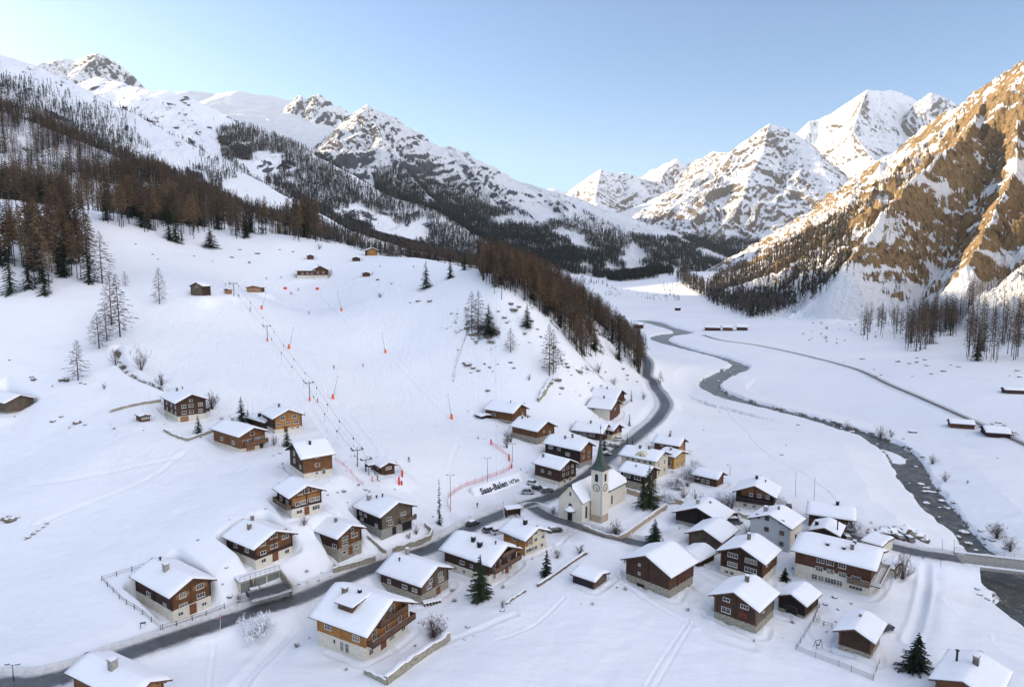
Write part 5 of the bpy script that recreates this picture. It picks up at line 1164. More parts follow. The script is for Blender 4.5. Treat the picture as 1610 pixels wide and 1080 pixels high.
# ------------------------------------------------------------------ people
_pm = {}
def person_mesh(jk, tr, pose):
    key = (jk, tr, pose)
    if key in _pm: return _pm[key]
    ln = 0 if pose == 'stand' else 1
    # joints: position, radius
    J = {'pel': (0, 0, .95, .13), 'belly': (0, .02+.03*ln, 1.10, .14), 'chest': (0, .03+.10*ln, 1.33, .165), 'neck': (0, .05+.16*ln, 1.50, .065), 'head': (0, .07+.20*ln, 1.62, .115), 'top': (0, .06+.20*ln, 1.72, .08)}
    for s, n in ((-1, 'l'), (1, 'r')):
        J['hip'+n] = (.10*s, 0, .88, .105); J['knee'+n] = (.13*s, .10*ln+.04, .50-.03*ln, .075); J['ank'+n] = (.14*s, -.04*ln, .10, .055); J['toe'+n] = (.15*s, .16-.02*ln, .05, .05)
        J['sho'+n] = (.20*s, .03+.10*ln, 1.42, .075); J['elb'+n] = (.29*s, .05+.12*ln, 1.15, .055); J['wri'+n] = (.27*s, .28+.12*ln, 1.06, .042); J['hand'+n] = (.26*s, .36+.12*ln, 1.07, .045)
    E = [('pel', 'belly'), ('belly', 'chest'), ('chest', 'neck'), ('neck', 'head'), ('head', 'top')]
    for n in 'lr': E += [('pel', 'hip'+n), ('hip'+n, 'knee'+n), ('knee'+n, 'ank'+n), ('ank'+n, 'toe'+n), ('chest', 'sho'+n), ('sho'+n, 'elb'+n), ('elb'+n, 'wri'+n), ('wri'+n, 'hand'+n)]
    ks = list(J); me = D.meshes.new('sk'); me.from_pydata([J[k][:3] for k in ks], [(ks.index(a), ks.index(b)) for a, b in E], [])
    o = D.objects.new('sk', me); ROOT.objects.link(o)
    md = o.modifiers.new('s', 'SKIN'); sv = me.skin_vertices[0].data
    for i, k in enumerate(ks): sv[i].radius = (J[k][3], J[k][3])
    sv[0].use_root = True
    o.modifiers.new('ss', 'SUBSURF').levels = 1
    bpy.context.view_layer.update(); dg = bpy.context.evaluated_depsgraph_get(); out = D.meshes.new_from_object(o.evaluated_get(dg)); out.name = 'person'
    D.objects.remove(o)
    out.materials.clear()
    for k in (jk, tr, 'skin', 'black'): out.materials.append(M[k])
    for p in out.polygons:
        c = p.center
        p.material_index = 3 if (c.z > 1.68 or c.z < .14 or (c.y > .33+.1*ln and c.z < 1.2 and c.z > .9)) else 2 if c.z > 1.55 else 1 if c.z < .93 and abs(c.x) < .24 else 0
        p.use_smooth = True
    _pm[key] = out; return out
M['skin'] = plain('skin', (.55, .33, .24), var=.05)
M['blue'] = plain('blue_jacket', (.04, .08, .25), var=.1)
M['greyj'] = plain('grey_jacket', (.12, .12, .14), var=.1)
_ski = None
def person(px, py, rz, label, jk='black', tr='black', pose='stand', ski=True, s=1.0):
    global _ski
    p = on(px, py)
    o = link('person', person_mesh(jk, tr, pose)); o.location = p; o.rotation_euler = (0, 0, rz); o.scale = (s,)*3; tag(o, label, 'person')
    if ski:
        if _ski is None:
            b = MB(); b.prism([(-.8, .0), (.7, .0), (.85, .12), (.7, .025), (-.8, .025)], 'x', -.05, .05, M['red']); _ski = b.mesh('ski', None)
        for sx in (-1, 1):
            k = link('ski', _ski, o); k.location = (.15*sx, .05, .0)
        for sx in (-1, 1):
            b = MB(); b.bar((.30*sx, .46, 1.1), (.36*sx, .1, .02), .012, M['black']); b.build('ski_pole', None, o)
    return o
# ------------------------------------------------------------------ cars
def car_mats(c):
    k = 'car_'+c
    if k not in M:
        col = {'silver': (.42, .44, .46), 'black': (.02, .022, .026), 'white': (.62, .63, .64), 'blue': (.03, .06, .14), 'red': (.25, .02, .02), 'grey': (.12, .13, .14)}[c]
        m = mat('car_paint_'+c); B = bsdf(m); B.inputs['Base Color'].default_value = (*col, 1); B.inputs['Roughness'].default_value = .3; B.inputs['Coat Weight'].default_value = .5; B.inputs['Metallic'].default_value = .3; M[k] = m
    return M[k]
def car(px, py, rz, label, col='silver', snow=1.0, van=False, group=None):
    p = on(px, py); L_, W2 = (4.3, .86) if not van else (4.9, .95); H = 1.45 if not van else 1.95
    T = empty('parked_car', p, rz, label, 'car', group)
    m = car_mats(col)
    # body from lofted cross-sections along x
    if van: prof = [(-L_/2, .55, .95, .9), (-L_/2+.15, .32, 1.1, .95), (-1.0, .28, 1.12, 1), (.9, .28, 1.08, 1), (1.7, .3, .98, .98), (L_/2-.12, .35, .85, .92), (L_/2, .5, .7, .8)]
    else: prof = [(-L_/2, .5, .85, .82), (-L_/2+.15, .3, .95, .93), (-1.2, .26, .96, 1), (.6, .26, .93, 1), (1.5, .28, .82, .97), (L_/2-.12, .32, .70, .9), (L_/2, .45, .6, .78)]
    V = []; F = []
    for (x, z0, z1, w) in prof:
        w *= W2
        V += [(x, -w*.93, z0), (x, -w, (z0+z1)*.5), (x, -w*.93, z1), (x, w*.93, z1), (x, w, (z0+z1)*.5), (x, w*.93, z0)]
    n = len(prof)
    for i in range(n-1):
        for k in range(6): F.append((i*6+k, i*6+(k+1) % 6, i*6+6+(k+1) % 6, i*6+6+k))
    F += [tuple(range(6))[::-1], tuple((n-1)*6+k for k in range(6))]
    b = MB(); b.add(V, F); b.build('body', m, T)
    zb = .93 if not van else 1.1
    xs = (-1.75, -1.35, .35, 1.05) if not van else (-2.3, -2.15, .9, 1.55)
    b = MB(); w0, w1 = W2*.92, W2*.74
    b.add([(xs[0], -w0, zb-.02), (xs[3], -w0, zb-.06), (xs[3], w0, zb-.06), (xs[0], w0, zb-.02), (xs[1], -w1, H), (xs[2], -w1, H), (xs[2], w1, H), (xs[1], w1, H)], [(0, 1, 5, 4), (1, 2, 6, 5), (2, 3, 7, 6), (3, 0, 4, 7), (0, 3, 2, 1)])
    b.build('window', M['glass'], T)
    b = MB(); b.box(xs[1]-.03, xs[2]+.03, -w1-.02, w1+.02, H, H+.05); RF = b.build('roof_panel', m, T)
    if snow:
        t = .22*snow; b = MB(); V = [(xs[1], -w1, H+.055), (xs[2], -w1, H+.055), (xs[2], w1, H+.055), (xs[1], w1, H+.055), (xs[1]+.12, -w1+.1, H+t), (xs[2]-.12, -w1+.1, H+t), (xs[2]-.12, w1-.1, H+t), (xs[1]+.12, w1-.1, H+t)]
        b.add(V, [(0, 1, 5, 4), (1, 2, 6, 5), (2, 3, 7, 6), (3, 0, 4, 7), (4, 5, 6, 7)]); b.build('snow_cap', M['snow'], RF)
        if snow > .8:
            b = MB(); b.add([(xs[3]+.05, -w0*.9, zb-.03), (L_/2-.2, -w0*.85, .78), (L_/2-.2, w0*.85, .78), (xs[3]+.05, w0*.9, zb-.03), (xs[3]+.1, -w0*.8, zb+.09), (L_/2-.3, -w0*.75, .88), (L_/2-.3, w0*.75, .88), (xs[3]+.1, w0*.8, zb+.09)], [(0, 1, 5, 4), (1, 2, 6, 5), (2, 3, 7, 6), (3, 0, 4, 7), (4, 5, 6, 7)]); b.build('hood_snow', M['snow'], T)
    for sx in (-1.3, 1.35):
        for sy in (-1, 1):
            b = MB(); b.bar((0, -.1, 0), (0, .1, 0), .32, M['black'], 12); wl = b.build('wheel', None, T); wl.location = (sx, sy*W2*.88, .32)
            b = MB(); b.bar((0, -.105*sy*-1-.005, 0), (0, .112*sy, 0), .19, M['metal'], 8); b.build('rim', None, wl)
    for sy in (-1, 1):
        b = MB(); b.box(L_/2-.09, L_/2+.005, sy*W2*.62-.14, sy*W2*.62+.14, .55, .67, M['frame']); b.build('headlight', None, T)
        b = MB(); b.box(-L_/2-.005, -L_/2+.05, sy*W2*.66-.1, sy*W2*.66+.1, .68, .82, M['red']); b.build('tail_light', None, T)
    return T
# ------------------------------------------------------------------ all the small things
def lift():
    pyl = [((562, 733), (564.4, 707), 'nearest lift pylon, double-wheeled, just uphill of the bottom hut'), ((487, 630), (488, 602), 'lift pylon with red foot padding, third from the top'), ((420.5, 537), (423, 513), 'lift pylon with red foot padding, second from the top'), ((368, 466), (368, 446), 'top lift pylon beside the orange kiosk')]
    pts = []
    b0, t0 = on(575.6, 741), None
    A = on(562, 733); Bt = on(368, 466); dr = (Bt-A)[:2]; dr /= np.hypot(*dr); rz = math.atan2(dr[1], dr[0])
    tops = []
    for (bp, tp, lb) in [((575.6, 741), (577.8, 723), 'short green-grey station mast of the drag lift beside the hut')]+pyl:
        b_ = on(*bp); h = atY(tp[0], tp[1], b_[1])[2]-b_[2]; h = min(max(h, 3.5), 9)
        T = empty('lift_pylon', b_, rz, lb, 'pylon', 'drag lift pylons')
        b = MB(); b.bar((0, 0, -.6), (-.25, 0, h), .2, M['metal'], 6, .13); b.build('mast', None, T)
        b = MB(); b.box(-.42, -.1, -1.6, 1.6, h-.12, h+.1, M['metal']); b.build('crossarm', None, T)
        for s in (-1, 1):
            b = MB(); b.box(-1.1, .6, s*1.45-.05, s*1.45+.05, h+.1, h+.24, M['metal_dark'])
            for x in (-1.0, -.45, .0, .5): b.bar((x, s*1.45-.04, h+.34), (x, s*1.45+.04, h+.34), .17, M['metal_dark'], 8)
            b.build('sheave', None, T)
        b = MB(); b.bar((-.25, 0, h), (-.25, 0, h+.7), .04, M['metal_dark']); b.box(-.28, -.22, -.5, .5, h+.65, h+.72, M['metal_dark']); b.build('top_frame', None, T)
        if 'red' in lb:
            b = MB(); b.lathe([(.34, -.2), (.36, 1.2), (.3, 1.35)], M['orange'], 8); b.build('padding', None, T)
        tops.append(np.array([b_[0], b_[1], b_[2]+h+.5]))
    nx, ny = -dr[1], dr[0]
    end = on(352, 449); tops.append(np.array([end[0], end[1], end[2]+3]))
    for s, lb in ((1.45, 'left-hand cable of the drag lift'), (-1.45, 'right-hand cable of the drag lift')):
        b = MB()
        for a, c in zip(tops[:-1], tops[1:]):
            prev = None
            for k in range(9):
                t = k/8; q = a+(c-a)*t; q = (q[0]+nx*s, q[1]+ny*s, q[2]-1.2*4*t*(1-t))
                if prev: b.bar(prev, q, .028)
                prev = q
        tag(b.build('lift_cable', M['metal_dark']), lb, 'cable')
    # hanging T-bars
    b = MB(); b.bar((0, 0, 0), (0, 0, -2.6), .025, M['metal_dark']); rod = b.mesh('rod', None)
    b = MB(); b.bar((-.45, 0, -2.6), (.45, 0, -2.6), .045, M['black']); bar = b.mesh('bar', None)
    b = MB(); b.bar((0, -.12, -.25), (0, .12, -.25), .3, M['black'], 8); box = b.mesh('spring_box', None)
    cum = [0]
    for a, c in zip(tops[:-1], tops[1:]): cum.append(cum[-1]+np.linalg.norm(c-a))
    for i in range(13):
        for s in (1.45, -1.45):
            d = (i+.3+(.5 if s < 0 else 0))*cum[-1]/13.6
            k = max(j for j in range(len(cum)-1) if cum[j] <= d); t = (d-cum[k])/(cum[k+1]-cum[k]); q = tops[k]+(tops[k+1]-tops[k])*t
            T = empty('drag_bar', (q[0]+nx*s, q[1]+ny*s, q[2]-1.2*4*t*(1-t)), rz, 'black drag bar hanging from the lift cable above the track', 'drag bar', 'drag bars hanging from the lift cables')
            for nm, me in (('rod', rod), ('bar', bar), ('spring_box', box)): link(nm, me, T)
    # bull wheel frame at the bottom station
    p = on(582, 744); T = empty('bull_wheel', p, rz, 'drive wheel frame with snow on top, between the short mast and the hut', 'lift machinery')
    for sx in (-1.3, 1.3):
        b = MB(); b.bar((sx, -.9, -.4), (sx, -.9, 2.6), .09, M['metal_dark']); b.bar((sx, .9, -.4), (sx, .9, 2.6), .09, M['metal_dark']); b.bar((sx, -.9, 2.6), (sx, .9, 2.6), .08, M['metal_dark']); b.bar((sx, -.9, 1), (sx, .9, 2.4), .05, M['metal_dark']); b.build('frame', None, T)
    b = MB(); b.lathe([(1.5, 2.3), (1.5, 2.45)], M['metal_dark'], 20); b.build('wheel', None, T)
    b = MB(); b.box(-1.6, 1.6, -1.1, 1.1, 2.75, 2.85, M['metal']); b.box(-1.55, 1.55, -1.05, 1.05, 2.85, 3.1, M['snow']); b.build('canopy', None, T)
def lances():
    L = [((411.5, 486), (418, 461), 'top left of the piste'), ((454.5, 548), (461, 515), 'between the second and third lift pylons'), ((523.5, 627), (531, 591), 'beside the lowest red-footed lift pylon'), ((537, 489), (530.6, 459), 'at the top right edge of the piste'), ((606, 555), (600.6, 523), 'halfway down the right piste edge'), ((710, 658), (704, 620), 'at the bottom of the right piste edge')]
    for bp, tp, w in L:
        p = on(*bp); q = atY(tp[0], tp[1], p[1]); T = empty('snow_lance', p, 0, 'thin leaning snow lance with orange padded foot '+w, 'snow lance', 'snow lances along the piste')
        d = q-p
        b = MB(); b.bar((0, 0, -.3), tuple(d), .10, M['metal'], 5, .05); b.bar(tuple(d*.97), tuple(d*1.0+np.array([.25, -.2, .1])), .09, M['metal_dark'], 5); b.build('pole', None, T)
        b = MB(); b.lathe([(.62, -.3), (.55, .3), (.42, 1.7), (.3, 1.8)], M['orange'], 10); b.build('padding', None, T)
def lamp(px, py, tx, ty, label, heads=1, h=None, group=None):
    p = on(px, py); h = h or min(12, max(3, atY(tx, ty, p[1])[2]-p[2]))
    T = empty('street_lamp', p, 0, label, 'street lamp', group)
    b = MB(); b.bar((0, 0, -.4), (0, 0, h), .09, M['metal_dark'], 6, .055); b.build('pole', None, T)
    for k in range(heads):
        s = 1 if k else -1; b = MB(); b.bar((0, 0, h-.1), (s*.9, 0, h+.1), .035, M['metal_dark']); b.build('arm', None, T)
        b = MB(); b.box(s*.9-.32, s*.9+.32, -.16, .16, h+.02, h+.17, M['metal_dark']); b.box(s*.9-.28, s*.9+.28, -.13, .13, h+.17, h+.25, M['snow']); b.build('lamp_head', None, T)
    return T
def pole(px, py, tx, ty, label, r=.05, m='metal_dark', group='thin poles standing in the snow', name='pole', cat='pole', bands=False):
    p = on(px, py); q = atY(tx, ty, p[1])-p
    T = empty(name, p, 0, label, cat, group)
    b = MB(); b.bar((0, 0, -.4), tuple(q), r, M[m], 6, r*.8); b.build('shaft', None, T)
    b = MB(); b.bar(tuple(q), tuple(q*1.0+np.array([0, 0, .12])), r*1.7, M['red'] if bands else M['metal_dark'], 6); b.build('tip', None, T)
    if bands: b = MB(); b.bar(tuple(q*.55), tuple(q*.75), r*1.25, M['red'], 6); b.build('band', None, T)
    return T
_rk = []
def rock_mesh(seed):
    me = D.meshes.new('rock'); b = bmesh.new(); bmesh.ops.create_icosphere(b, subdivisions=3, radius=1)
    mt = []
    for v in b.verts:
        c = v.co.copy(); n = float(fbm(np.array([c.x*1.3+seed*5+c.z]), np.array([c.y*1.3+c.z*1.7]), 4, seed)[0])
        v.co = c*(.55+.8*n); v.co.z *= .75
    for f in b.faces:
        n = f.normal; c = f.calc_center_median(); f.material_index = 1 if (n.z > .55 and float(vn(c.x*3+seed, c.y*3, seed)) < .75) else 0; f.smooth = False
    b.to_mesh(me); b.free(); me.materials.append(M['stone_dark']); me.materials.append(M['snow']); return me
def rock(px, py, w, label=None, group='dark boulders scattered in the snow', h=None, z=None):
    global _rk
    if not _rk: _rk = [rock_mesh(s) for s in range(6)]
    p = on(px, py)
    if p is None: return
    sc = w*np.hypot(p[1], p[0]*.3)/FPX*.62
    o = link('boulder', _rk[int(px*7+py) % 6]); o.location = (p[0], p[1], p[2]+sc*.12); o.rotation_euler = (0, 0, px*1.7+py)
    o.scale = (sc, sc*(.6+.5*((px*13 % 7)/7)), sc*(h or .6)); tag(o, label or 'dark boulder poking out of the snow', 'rock', group)
def things():
    # ---- writing on the snow bank
    p0 = on(757, 778); p1 = on(816.5, 757.5)
    # keep the panel plane through both text ends
    u = (p1-p0); wl = np.linalg.norm(u); u /= wl; bk = np.array([-u[1], u[0], 0]); bk /= np.linalg.norm(bk)
    v = np.array([0, 0, 1.])*.80+bk*.60; v -= u*(v@u); v /= np.linalg.norm(v); n = np.cross(u, v)
    T = empty('snow_banner', p0, 0, 'white banner on the snow bank with the black village name and altitude', 'banner')
    R = Matrix([[u[0], v[0], n[0]], [u[1], v[1], n[1]], [u[2], v[2], n[2]]]).to_4x4(); T.matrix_world = Matrix.Translation(Vector(p0)) @ R
    T.rotation_mode = 'XYZ'
    b = MB(); V = []; F = []; nx, ny = 18, 8
    for j in range(ny+1):
        for i in range(nx+1):
            x = -2.6+(wl+4.4)*i/nx; y = -3.4+6.6*j/ny; V.append((x, y, .25-.10*abs(x/wl-.5)-.06*float(vn(x*.7, y*.7, 3))))
    o_ = len(V); V += [(q[0], q[1], q[2]-.9) for q in V]
    for j in range(ny):
        for i in range(nx): a = j*(nx+1)+i; F.append((a, a+1, a+nx+2, a+nx+1))
    rim = [i for i in range(nx+1)]+[j*(nx+1)+nx for j in range(1, ny+1)]+[ny*(nx+1)+i for i in range(nx-1, -1, -1)]+[j*(nx+1) for j in range(ny-1, 0, -1)]
    for a, c in zip(rim, rim[1:]+rim[:1]): F.append((a, a+o_, c+o_, c))
    b.add(V, F); b.build('sheet', M['snow'], T, smooth=True)
    me = text_mesh('Saas-Balen', 1.0, 'lettering', M['black'], True); co_ = np.array([q.co[:] for q in me.vertices]); wtx = co_[:, 0].max()
    o = link('lettering', me, T); s = wl*.685/wtx; o.scale = (s, s*1.28, 1); o.location = (0, .0, .34)
    me = text_mesh('1472m', 1.0, 'altitude_lettering', M['black']); co_ = np.array([q.co[:] for q in me.vertices]); w2 = co_[:, 0].max()
    o = link('altitude_lettering', me, T); s2 = wl*.275/w2; o.scale = (s2, s2*1.35, 1); o.location = (wl*.725, .1, .33)
    b = MB(); x = wl*.44; yb = -1.25
    for k in range(6):
        x0 = x+k*.32; b.bar((x0, yb-.35 if k == 0 else yb, 0), (x0+.16, yb+.42, 0), .05); b.bar((x0+.16, yb+.42, 0), (x0+.26, yb+.05, 0), .05)
    b.bar((x+2.3, yb+.2, 0), (x+3.6, yb+.25, 0), .035)
    o = b.build('emblem', M['metal'], T); o.location = (0, 0, .33)
    # ---- piste fence
    net_fence('pink-red safety net curving around the banner at the foot of the piste', [(708.5,805),(704,796.7),(704.7,784),(714.7,775.8),(724.4,769.6),(735.6,764),(747.4,760.6),(758.5,757),(769,752),(780.7,748),(791.8,744),(800.8,739.7),(804.3,735.6),(802,724),(799.4,720.3),(791,712.6),(782,706.4),(772.4,698.8)], 1.45, 2.6, ph=2.3)
    net_fence('low orange mesh fence running from the white-based chalet down to the lift hut', [(527,724),(540,732),(552,744),(562,757),(571,763)], 1.0, 2.2, ph=1.2)
    net_fence('short pink net strip right of the lift hut', [(622,729),(629,737),(632,745)], 1.0, 2.0, ph=1.3)
    for (px, py, h, lb) in [(772, 699, 1.9, 'red padded post at the upper end of the safety net'), (800.3, 724.5, 2.2, 'red padded post at the bend of the safety net'), (804.6, 735.8, 1.3, 'short red padded post below the bend of the net'), (632.5, 749.5, 1.9, 'slim dark-red padded post right of the lift hut'), (627.5, 762, 2.2, 'dark-red padded post nearest the parking area'), (631.5, 762.5, 1.2, 'small orange padded stub beside the dark-red post'), (457, 462.0, 1.0, 'small red marker pad near the top of the piste')]:
        p = on(px, py); T = empty('padded_post', p, 0, lb, 'padded post'); b = MB(); b.lathe([(.24, -.2), (.27, h*.5), (.24, h), (.1, h+.06)], M['red'], 8); b.build('pad', None, T); b = MB(); b.bar((0, 0, h), (0, 0, h+.5), .03, M['metal_dark']); b.build('stake', None, T)
    for (px, py, lb) in [(499, 455.5, 'red crash pad at the top right of the piste'), (448.5, 455, 'red crash pad at the top left of the piste')]:
        p = on(px, py); b = MB(); b.box(-.9, .9, -.3, .3, -.1, 1.3, M['red']); b.box(-.85, .85, -.25, .25, 1.3, 1.4, M['snow']); o = b.build('crash_pad'); o.location = p; tag(o, lb, 'crash pad')
    # ---- people
    PE = [(643, 726, 2.9, 'skier in dark clothes alone on the lower piste', 'black', 'black', 'ski'), (525, 580, 3.3, 'skier in black halfway up the piste, beside the snow lances', 'black', 'black', 'ski'), (571, 576.5, 2.6, 'skier in a red jacket halfway up the piste', 'red', 'greyj', 'ski'),
          (486, 494, 3.0, 'skier in dark red in the middle of the upper piste', 'red', 'black', 'ski'), (459, 464, 2.0, 'skier near the lip of the piste, below the mountain restaurant', 'black', 'black', 'ski'), (469.5, 457, 1.0, 'skier standing at the lip of the piste, right of the other one', 'blue', 'black', 'ski'),
          (442, 438.5, 0.5, 'walker in dark clothes on the path below the mountain restaurant', 'black', 'black', 'stand'), (419, 440, 1.2, 'walker farther left on the path to the lift top', 'greyj', 'black', 'stand'), (650, 421.5, .5, 'walker in dark clothes on the slope crest near the lone spruce', 'black', 'black', 'stand'), (597.5, 421, .2, 'walker on the slope crest near the small hut', 'greyj', 'black', 'stand'),
          (585.5, 757, 2.2, 'person in an orange suit on skis at the bottom of the lift', 'orange', 'orange', 'stand'), (594.5, 756, 1.4, 'person in grey on skis at the bottom of the lift', 'greyj', 'black', 'ski'), (394, 488, 2.0, 'skier riding up the lift track near its top', 'black', 'black', 'stand'), (499.6, 632.5, 2.2, 'skier in red riding up beside the red-footed pylon', 'red', 'black', 'stand'),
          (750.5, 798.5, .3, 'person in black standing at the edge of the parking area', 'black', 'black', 'stand'), (376, 468.5, 1.9, 'person in black just below the top pylon', 'black', 'black', 'stand')]
    for (px, py, rz, lb, j, t, po) in PE: person(px, py, rz, lb, j, t, po, ski=('ski' in lb and 'walker' not in lb))
    # ---- cars
    CA = [(830, 776, -.15, 'silver car parked alone beside the banner', 'silver', .0), (770, 836, .5, 'car roofed with snow behind the ridge of the balcony chalet, left of two', 'grey', 1), (783, 838.5, .5, 'white car with a snowy roof, right of the pair behind the balcony chalet', 'white', 1), (872, 836, .3, 'dark car parked beside the cream-fronted house', 'black', .5), (838, 762, -.4, 'white snow-covered car in front of the timber inn', 'white', 1), (846, 770, -.6, 'black car in front of the porch of the timber inn', 'black', .4), (860, 773.5, .4, 'dark grey car nearest the main road at the inn', 'grey', .3),
          (974, 692.5, .2, 'car buried in snow above the main road, farthest of three', 'white', 1), (965, 703.5, .3, 'snowy car in the middle of the three by the tall dark tree', 'grey', 1), (953, 717, .2, 'car with snowy roof just right of the spire tip', 'black', 1), (1331, 849, 1.5, 'dark car parked behind the ridge of the long hotel', 'black', .5), (1412, 847.5, 1.6, 'black car parked under the snow heaps beside the bridge road', 'black', .5), (1427.5, 850, 1.6, 'grey car parked under the snow heaps, closer to the river', 'grey', .8),
          (1390, 991, .4, 'dark car half hidden beside the barn on the snow lane', 'black', .6), (1151, 816, .1, 'white delivery van behind the barn with the white garage door', 'white', 1), (1153, 824, .1, 'grey car parked in front of the white van', 'grey', 1), (1240, 797, 1.2, 'dark car parked under a carport frame beyond the grey house', 'black', 1), (1594, 684, .3, 'snow-covered car at the edge of the far valley lane', 'white', 1), (404, 934, .55, 'dark blue snow-dusted car on the garage forecourt', 'blue', .5), (744, 826, .8, 'black snow-dusted car at the edge of the parking area', 'black', .7)]
    for a in CA: car(*a[:6], van='van' in a[3])
    # ---- lamps and poles
    lamp(708.5, 803.6, 707.8, 747, 'tall double-headed lamp at the left end of the safety net', 2); lamp(766.4, 760, 764.8, 720, 'tall lamp behind the banner, middle of the net', 2); lamp(805.7, 727, 805, 698, 'tall lamp behind the bend of the safety net', 2)
    lamp(21.7, 1071.7, 19, 1045, 'single street lamp in the snow at the lower left corner', 2); lamp(1147.5, 747, 1148.5, 731, 'lamp post between the small red-brown barn and the wide chalet', 1)
    pole(1250.4, 781, 1251.7, 743, 'thin tall pole in the meadow, left of the pair', .06); pole(1280, 787, 1281.5, 751, 'thin tall pole in the meadow, right of the pair', .06)
    pole(1482, 863.5, 1481.6, 848.5, 'lamp-like post before the bridge railing, left of two'); pole(1500, 869, 1500.3, 849, 'lamp-like post at the start of the bridge railing, right of two'); pole(1480, 891, 1478.6, 876, 'slanting post below the bridge road'); pole(346, 992, 346.6, 957, 'red and white snow marker pole at the road edge by the fenced yard', .05, 'frame', 'snow marker poles', 'marker_pole', 'marker pole', True); pole(326.5, 994, 327, 980, 'short grey marker pole at the road edge, left of the red one', .04, 'metal', 'snow marker poles', 'marker_pole', 'marker pole')
    # sign by the yard
    p = on(226, 987.5); T = empty('sign_frame', p, .4, 'small dark metal sign frame in the snow left of the fenced yard', 'sign'); b = MB(); b.bar((-.5, 0, -.3), (-.5, 0, 1.3), .06, M['metal_dark']); b.bar((.3, 0, .5), (.3, 0, 1.3), .05, M['metal_dark']); b.build('post', None, T); b = MB(); b.box(-.55, .4, -.04, .04, .95, 1.25, M['blue']); b.build('panel', None, T)
    # ---- fences and walls
    rail_fence('brown rail fence along the left side of the lower left chalet yard', [(230.6,891),(160,913),(188,941),(199,950.7),(237.8,978),(252.7,990)], 1.1)
    rail_fence('dark double-rail fence between the lower left chalet yard and the road', [(256,989),(277.3,984),(302.6,975),(324,968),(353,957)], 1.1, m='metal_dark')
    net_fence('wire mesh fence around the snowy garden of the barn by the snow lane', [(1278.4,977.8),(1251.2,1021.5),(1282,1034.5),(1318.5,1047.4),(1338.6,1055.7),(1372.8,1069.9),(1383,1042.7)], 1.1, 3.0, 'mesh', ph=1.25, name='wire_fence')
    rail_fence('short broken wooden fence above the wire-fenced garden', [(1288,955),(1278.4,977.8),(1295,983.7),(1308,987)], 1.0, 2.0)
    for lb, pts, k in [
        ('low dry-stone wall with snow, left of the topmost left chalet', [(173,648.6),(187,645),(205,640),(226,636),(254,632)], dict(h=.9)),
        ('low stone wall round the garden below the topmost left chalet', [(258,678),(275,687),(295,693.5),(315,686),(335,679)], dict(h=.8)),
        ('long rubble retaining wall below the honey-coloured chalet', [(607,1076),(640,1052),(675,1027),(705.8,1005)], dict(h=1.5, w=.7)),
        ('crumbling stone wall stub joining the long retaining wall from the left', [(573.8,1059),(590,1067),(607,1076)], dict(h=.9)),
        ('grey stone wall beside the road below the chalet on the grey stone floor', [(524,900),(533,897),(560,889),(590,879.5)], dict(h=1.1)),
        ('curved stone wall beside the road below the farmhouse with black side', [(618,868),(640,862),(662,855),(676,848),(680,838),(668,828)], dict(h=1.2)),
        ('narrow stone wall between the farmhouse and the smaller chalet', [(578,846),(592,858),(607,870)], dict(h=.8)),
        ('brown churchyard wall facing the lane on the right', [(974,848.5),(990,838),(1010,825),(1030,811),(1048,798.5)], dict(h=1.3, w=.5, m='plaster_tan')),
        ('churchyard wall along the lane in front of the church', [(918,830.5),(935,838),(955,844.5),(974,848.5)], dict(h=.9, w=.5, m='plaster_tan')),
        ('low brown wall between the hotel and the snow-covered gardens', [(986,775),(1005,781),(1035,786),(1075,795)], dict(h=1.4, w=.5, m='plaster_tan')),
        ('row of dark stones running from the spruce to the open shed', [(845,922.7),(863,911),(888,893),(905,881),(922.5,871)], dict(h=.6, w=.5, m='stone_dark')),
        ('dark stones in a line on the snow left of the spruce with snow', [(796,950),(812,938),(826,930)], dict(h=.5, w=.4, m='stone_dark', jit=.5)),
        ('stone wall climbing behind the barn houses below the wood', [(846,632),(856,618),(862,606),(868,598)], dict(h=1.6, w=1.2, m='stone', jit=.5)),
        ('thin line of stones down the slope left of the rocky hill', [(713,600),(716,575),(724,550),(733,527)], dict(h=.5, w=.35, m='stone_dark', jit=.5)),
        ('low tan wall in front of the wide chalet with the gallery', [(1158,812),(1180,817),(1196,820)], dict(h=1.2, w=.5, m='plaster_tan'))]:
        stone_wall(lb, pts, **k)
    # ---- garages
    A = on(377.6, 933); B2 = on(440, 912.5); z = A[2]; Bp = atZ(440, 912.5, z); d = (Bp-A)[:2]; L_ = np.hypot(*d); rz = math.atan2(d[1], d[0]); h = atY(377.6, 917, A[1])[2]-z; h = max(2.3, min(h, 3))
    T = empty('garage_row', (A[0], A[1], z), rz, 'row of three grey garage doors under a snowy terrace beside the road', 'garage')
    b = MB(); b.box(0, L_, .02, 5.5, -1, h); b.build('wall', M['plaster_cream'], T)
    b = MB(); b.box(-.2, L_+.2, -.35, 5.6, h, h+.2); R = b.build('roof', M['concrete'], T); b = MB(); b.box(-.15, L_+.15, -.2, 5.5, h+.2, h+.55); b.build('snow_cover', M['snow'], R)
    for k in range(3):
        x0 = L_*(k+.06)/3; x1 = L_*(k+.94)/3; b = MB(); b.box(x0, x1, -.05, .02, -.1, h-.3, M['garage'])
        for q in range(1, 5): b.box(x0, x1, -.065, -.05, q*(h-.3)/5, q*(h-.3)/5+.03, M['metal'])
        b.build('garage_door', None, T)
    b = MB(); b.bar((0, -.2, h+1.3), (L_, -.2, h+1.3), .03, M['metal_dark'])
    for k in range(9): b.bar((L_*k/8, -.2, h+.1), (L_*k/8, -.2, h+1.3), .025, M['metal_dark'])
    b.build('railing', None, T)
    b = MB(); b.prism([(0, -1.2), (0, h+.1), (-5.5, .9), (-5.5, -1.2)], 'x', L_+.02, L_+.35); o = b.build('side_wall', M['stone'], T)
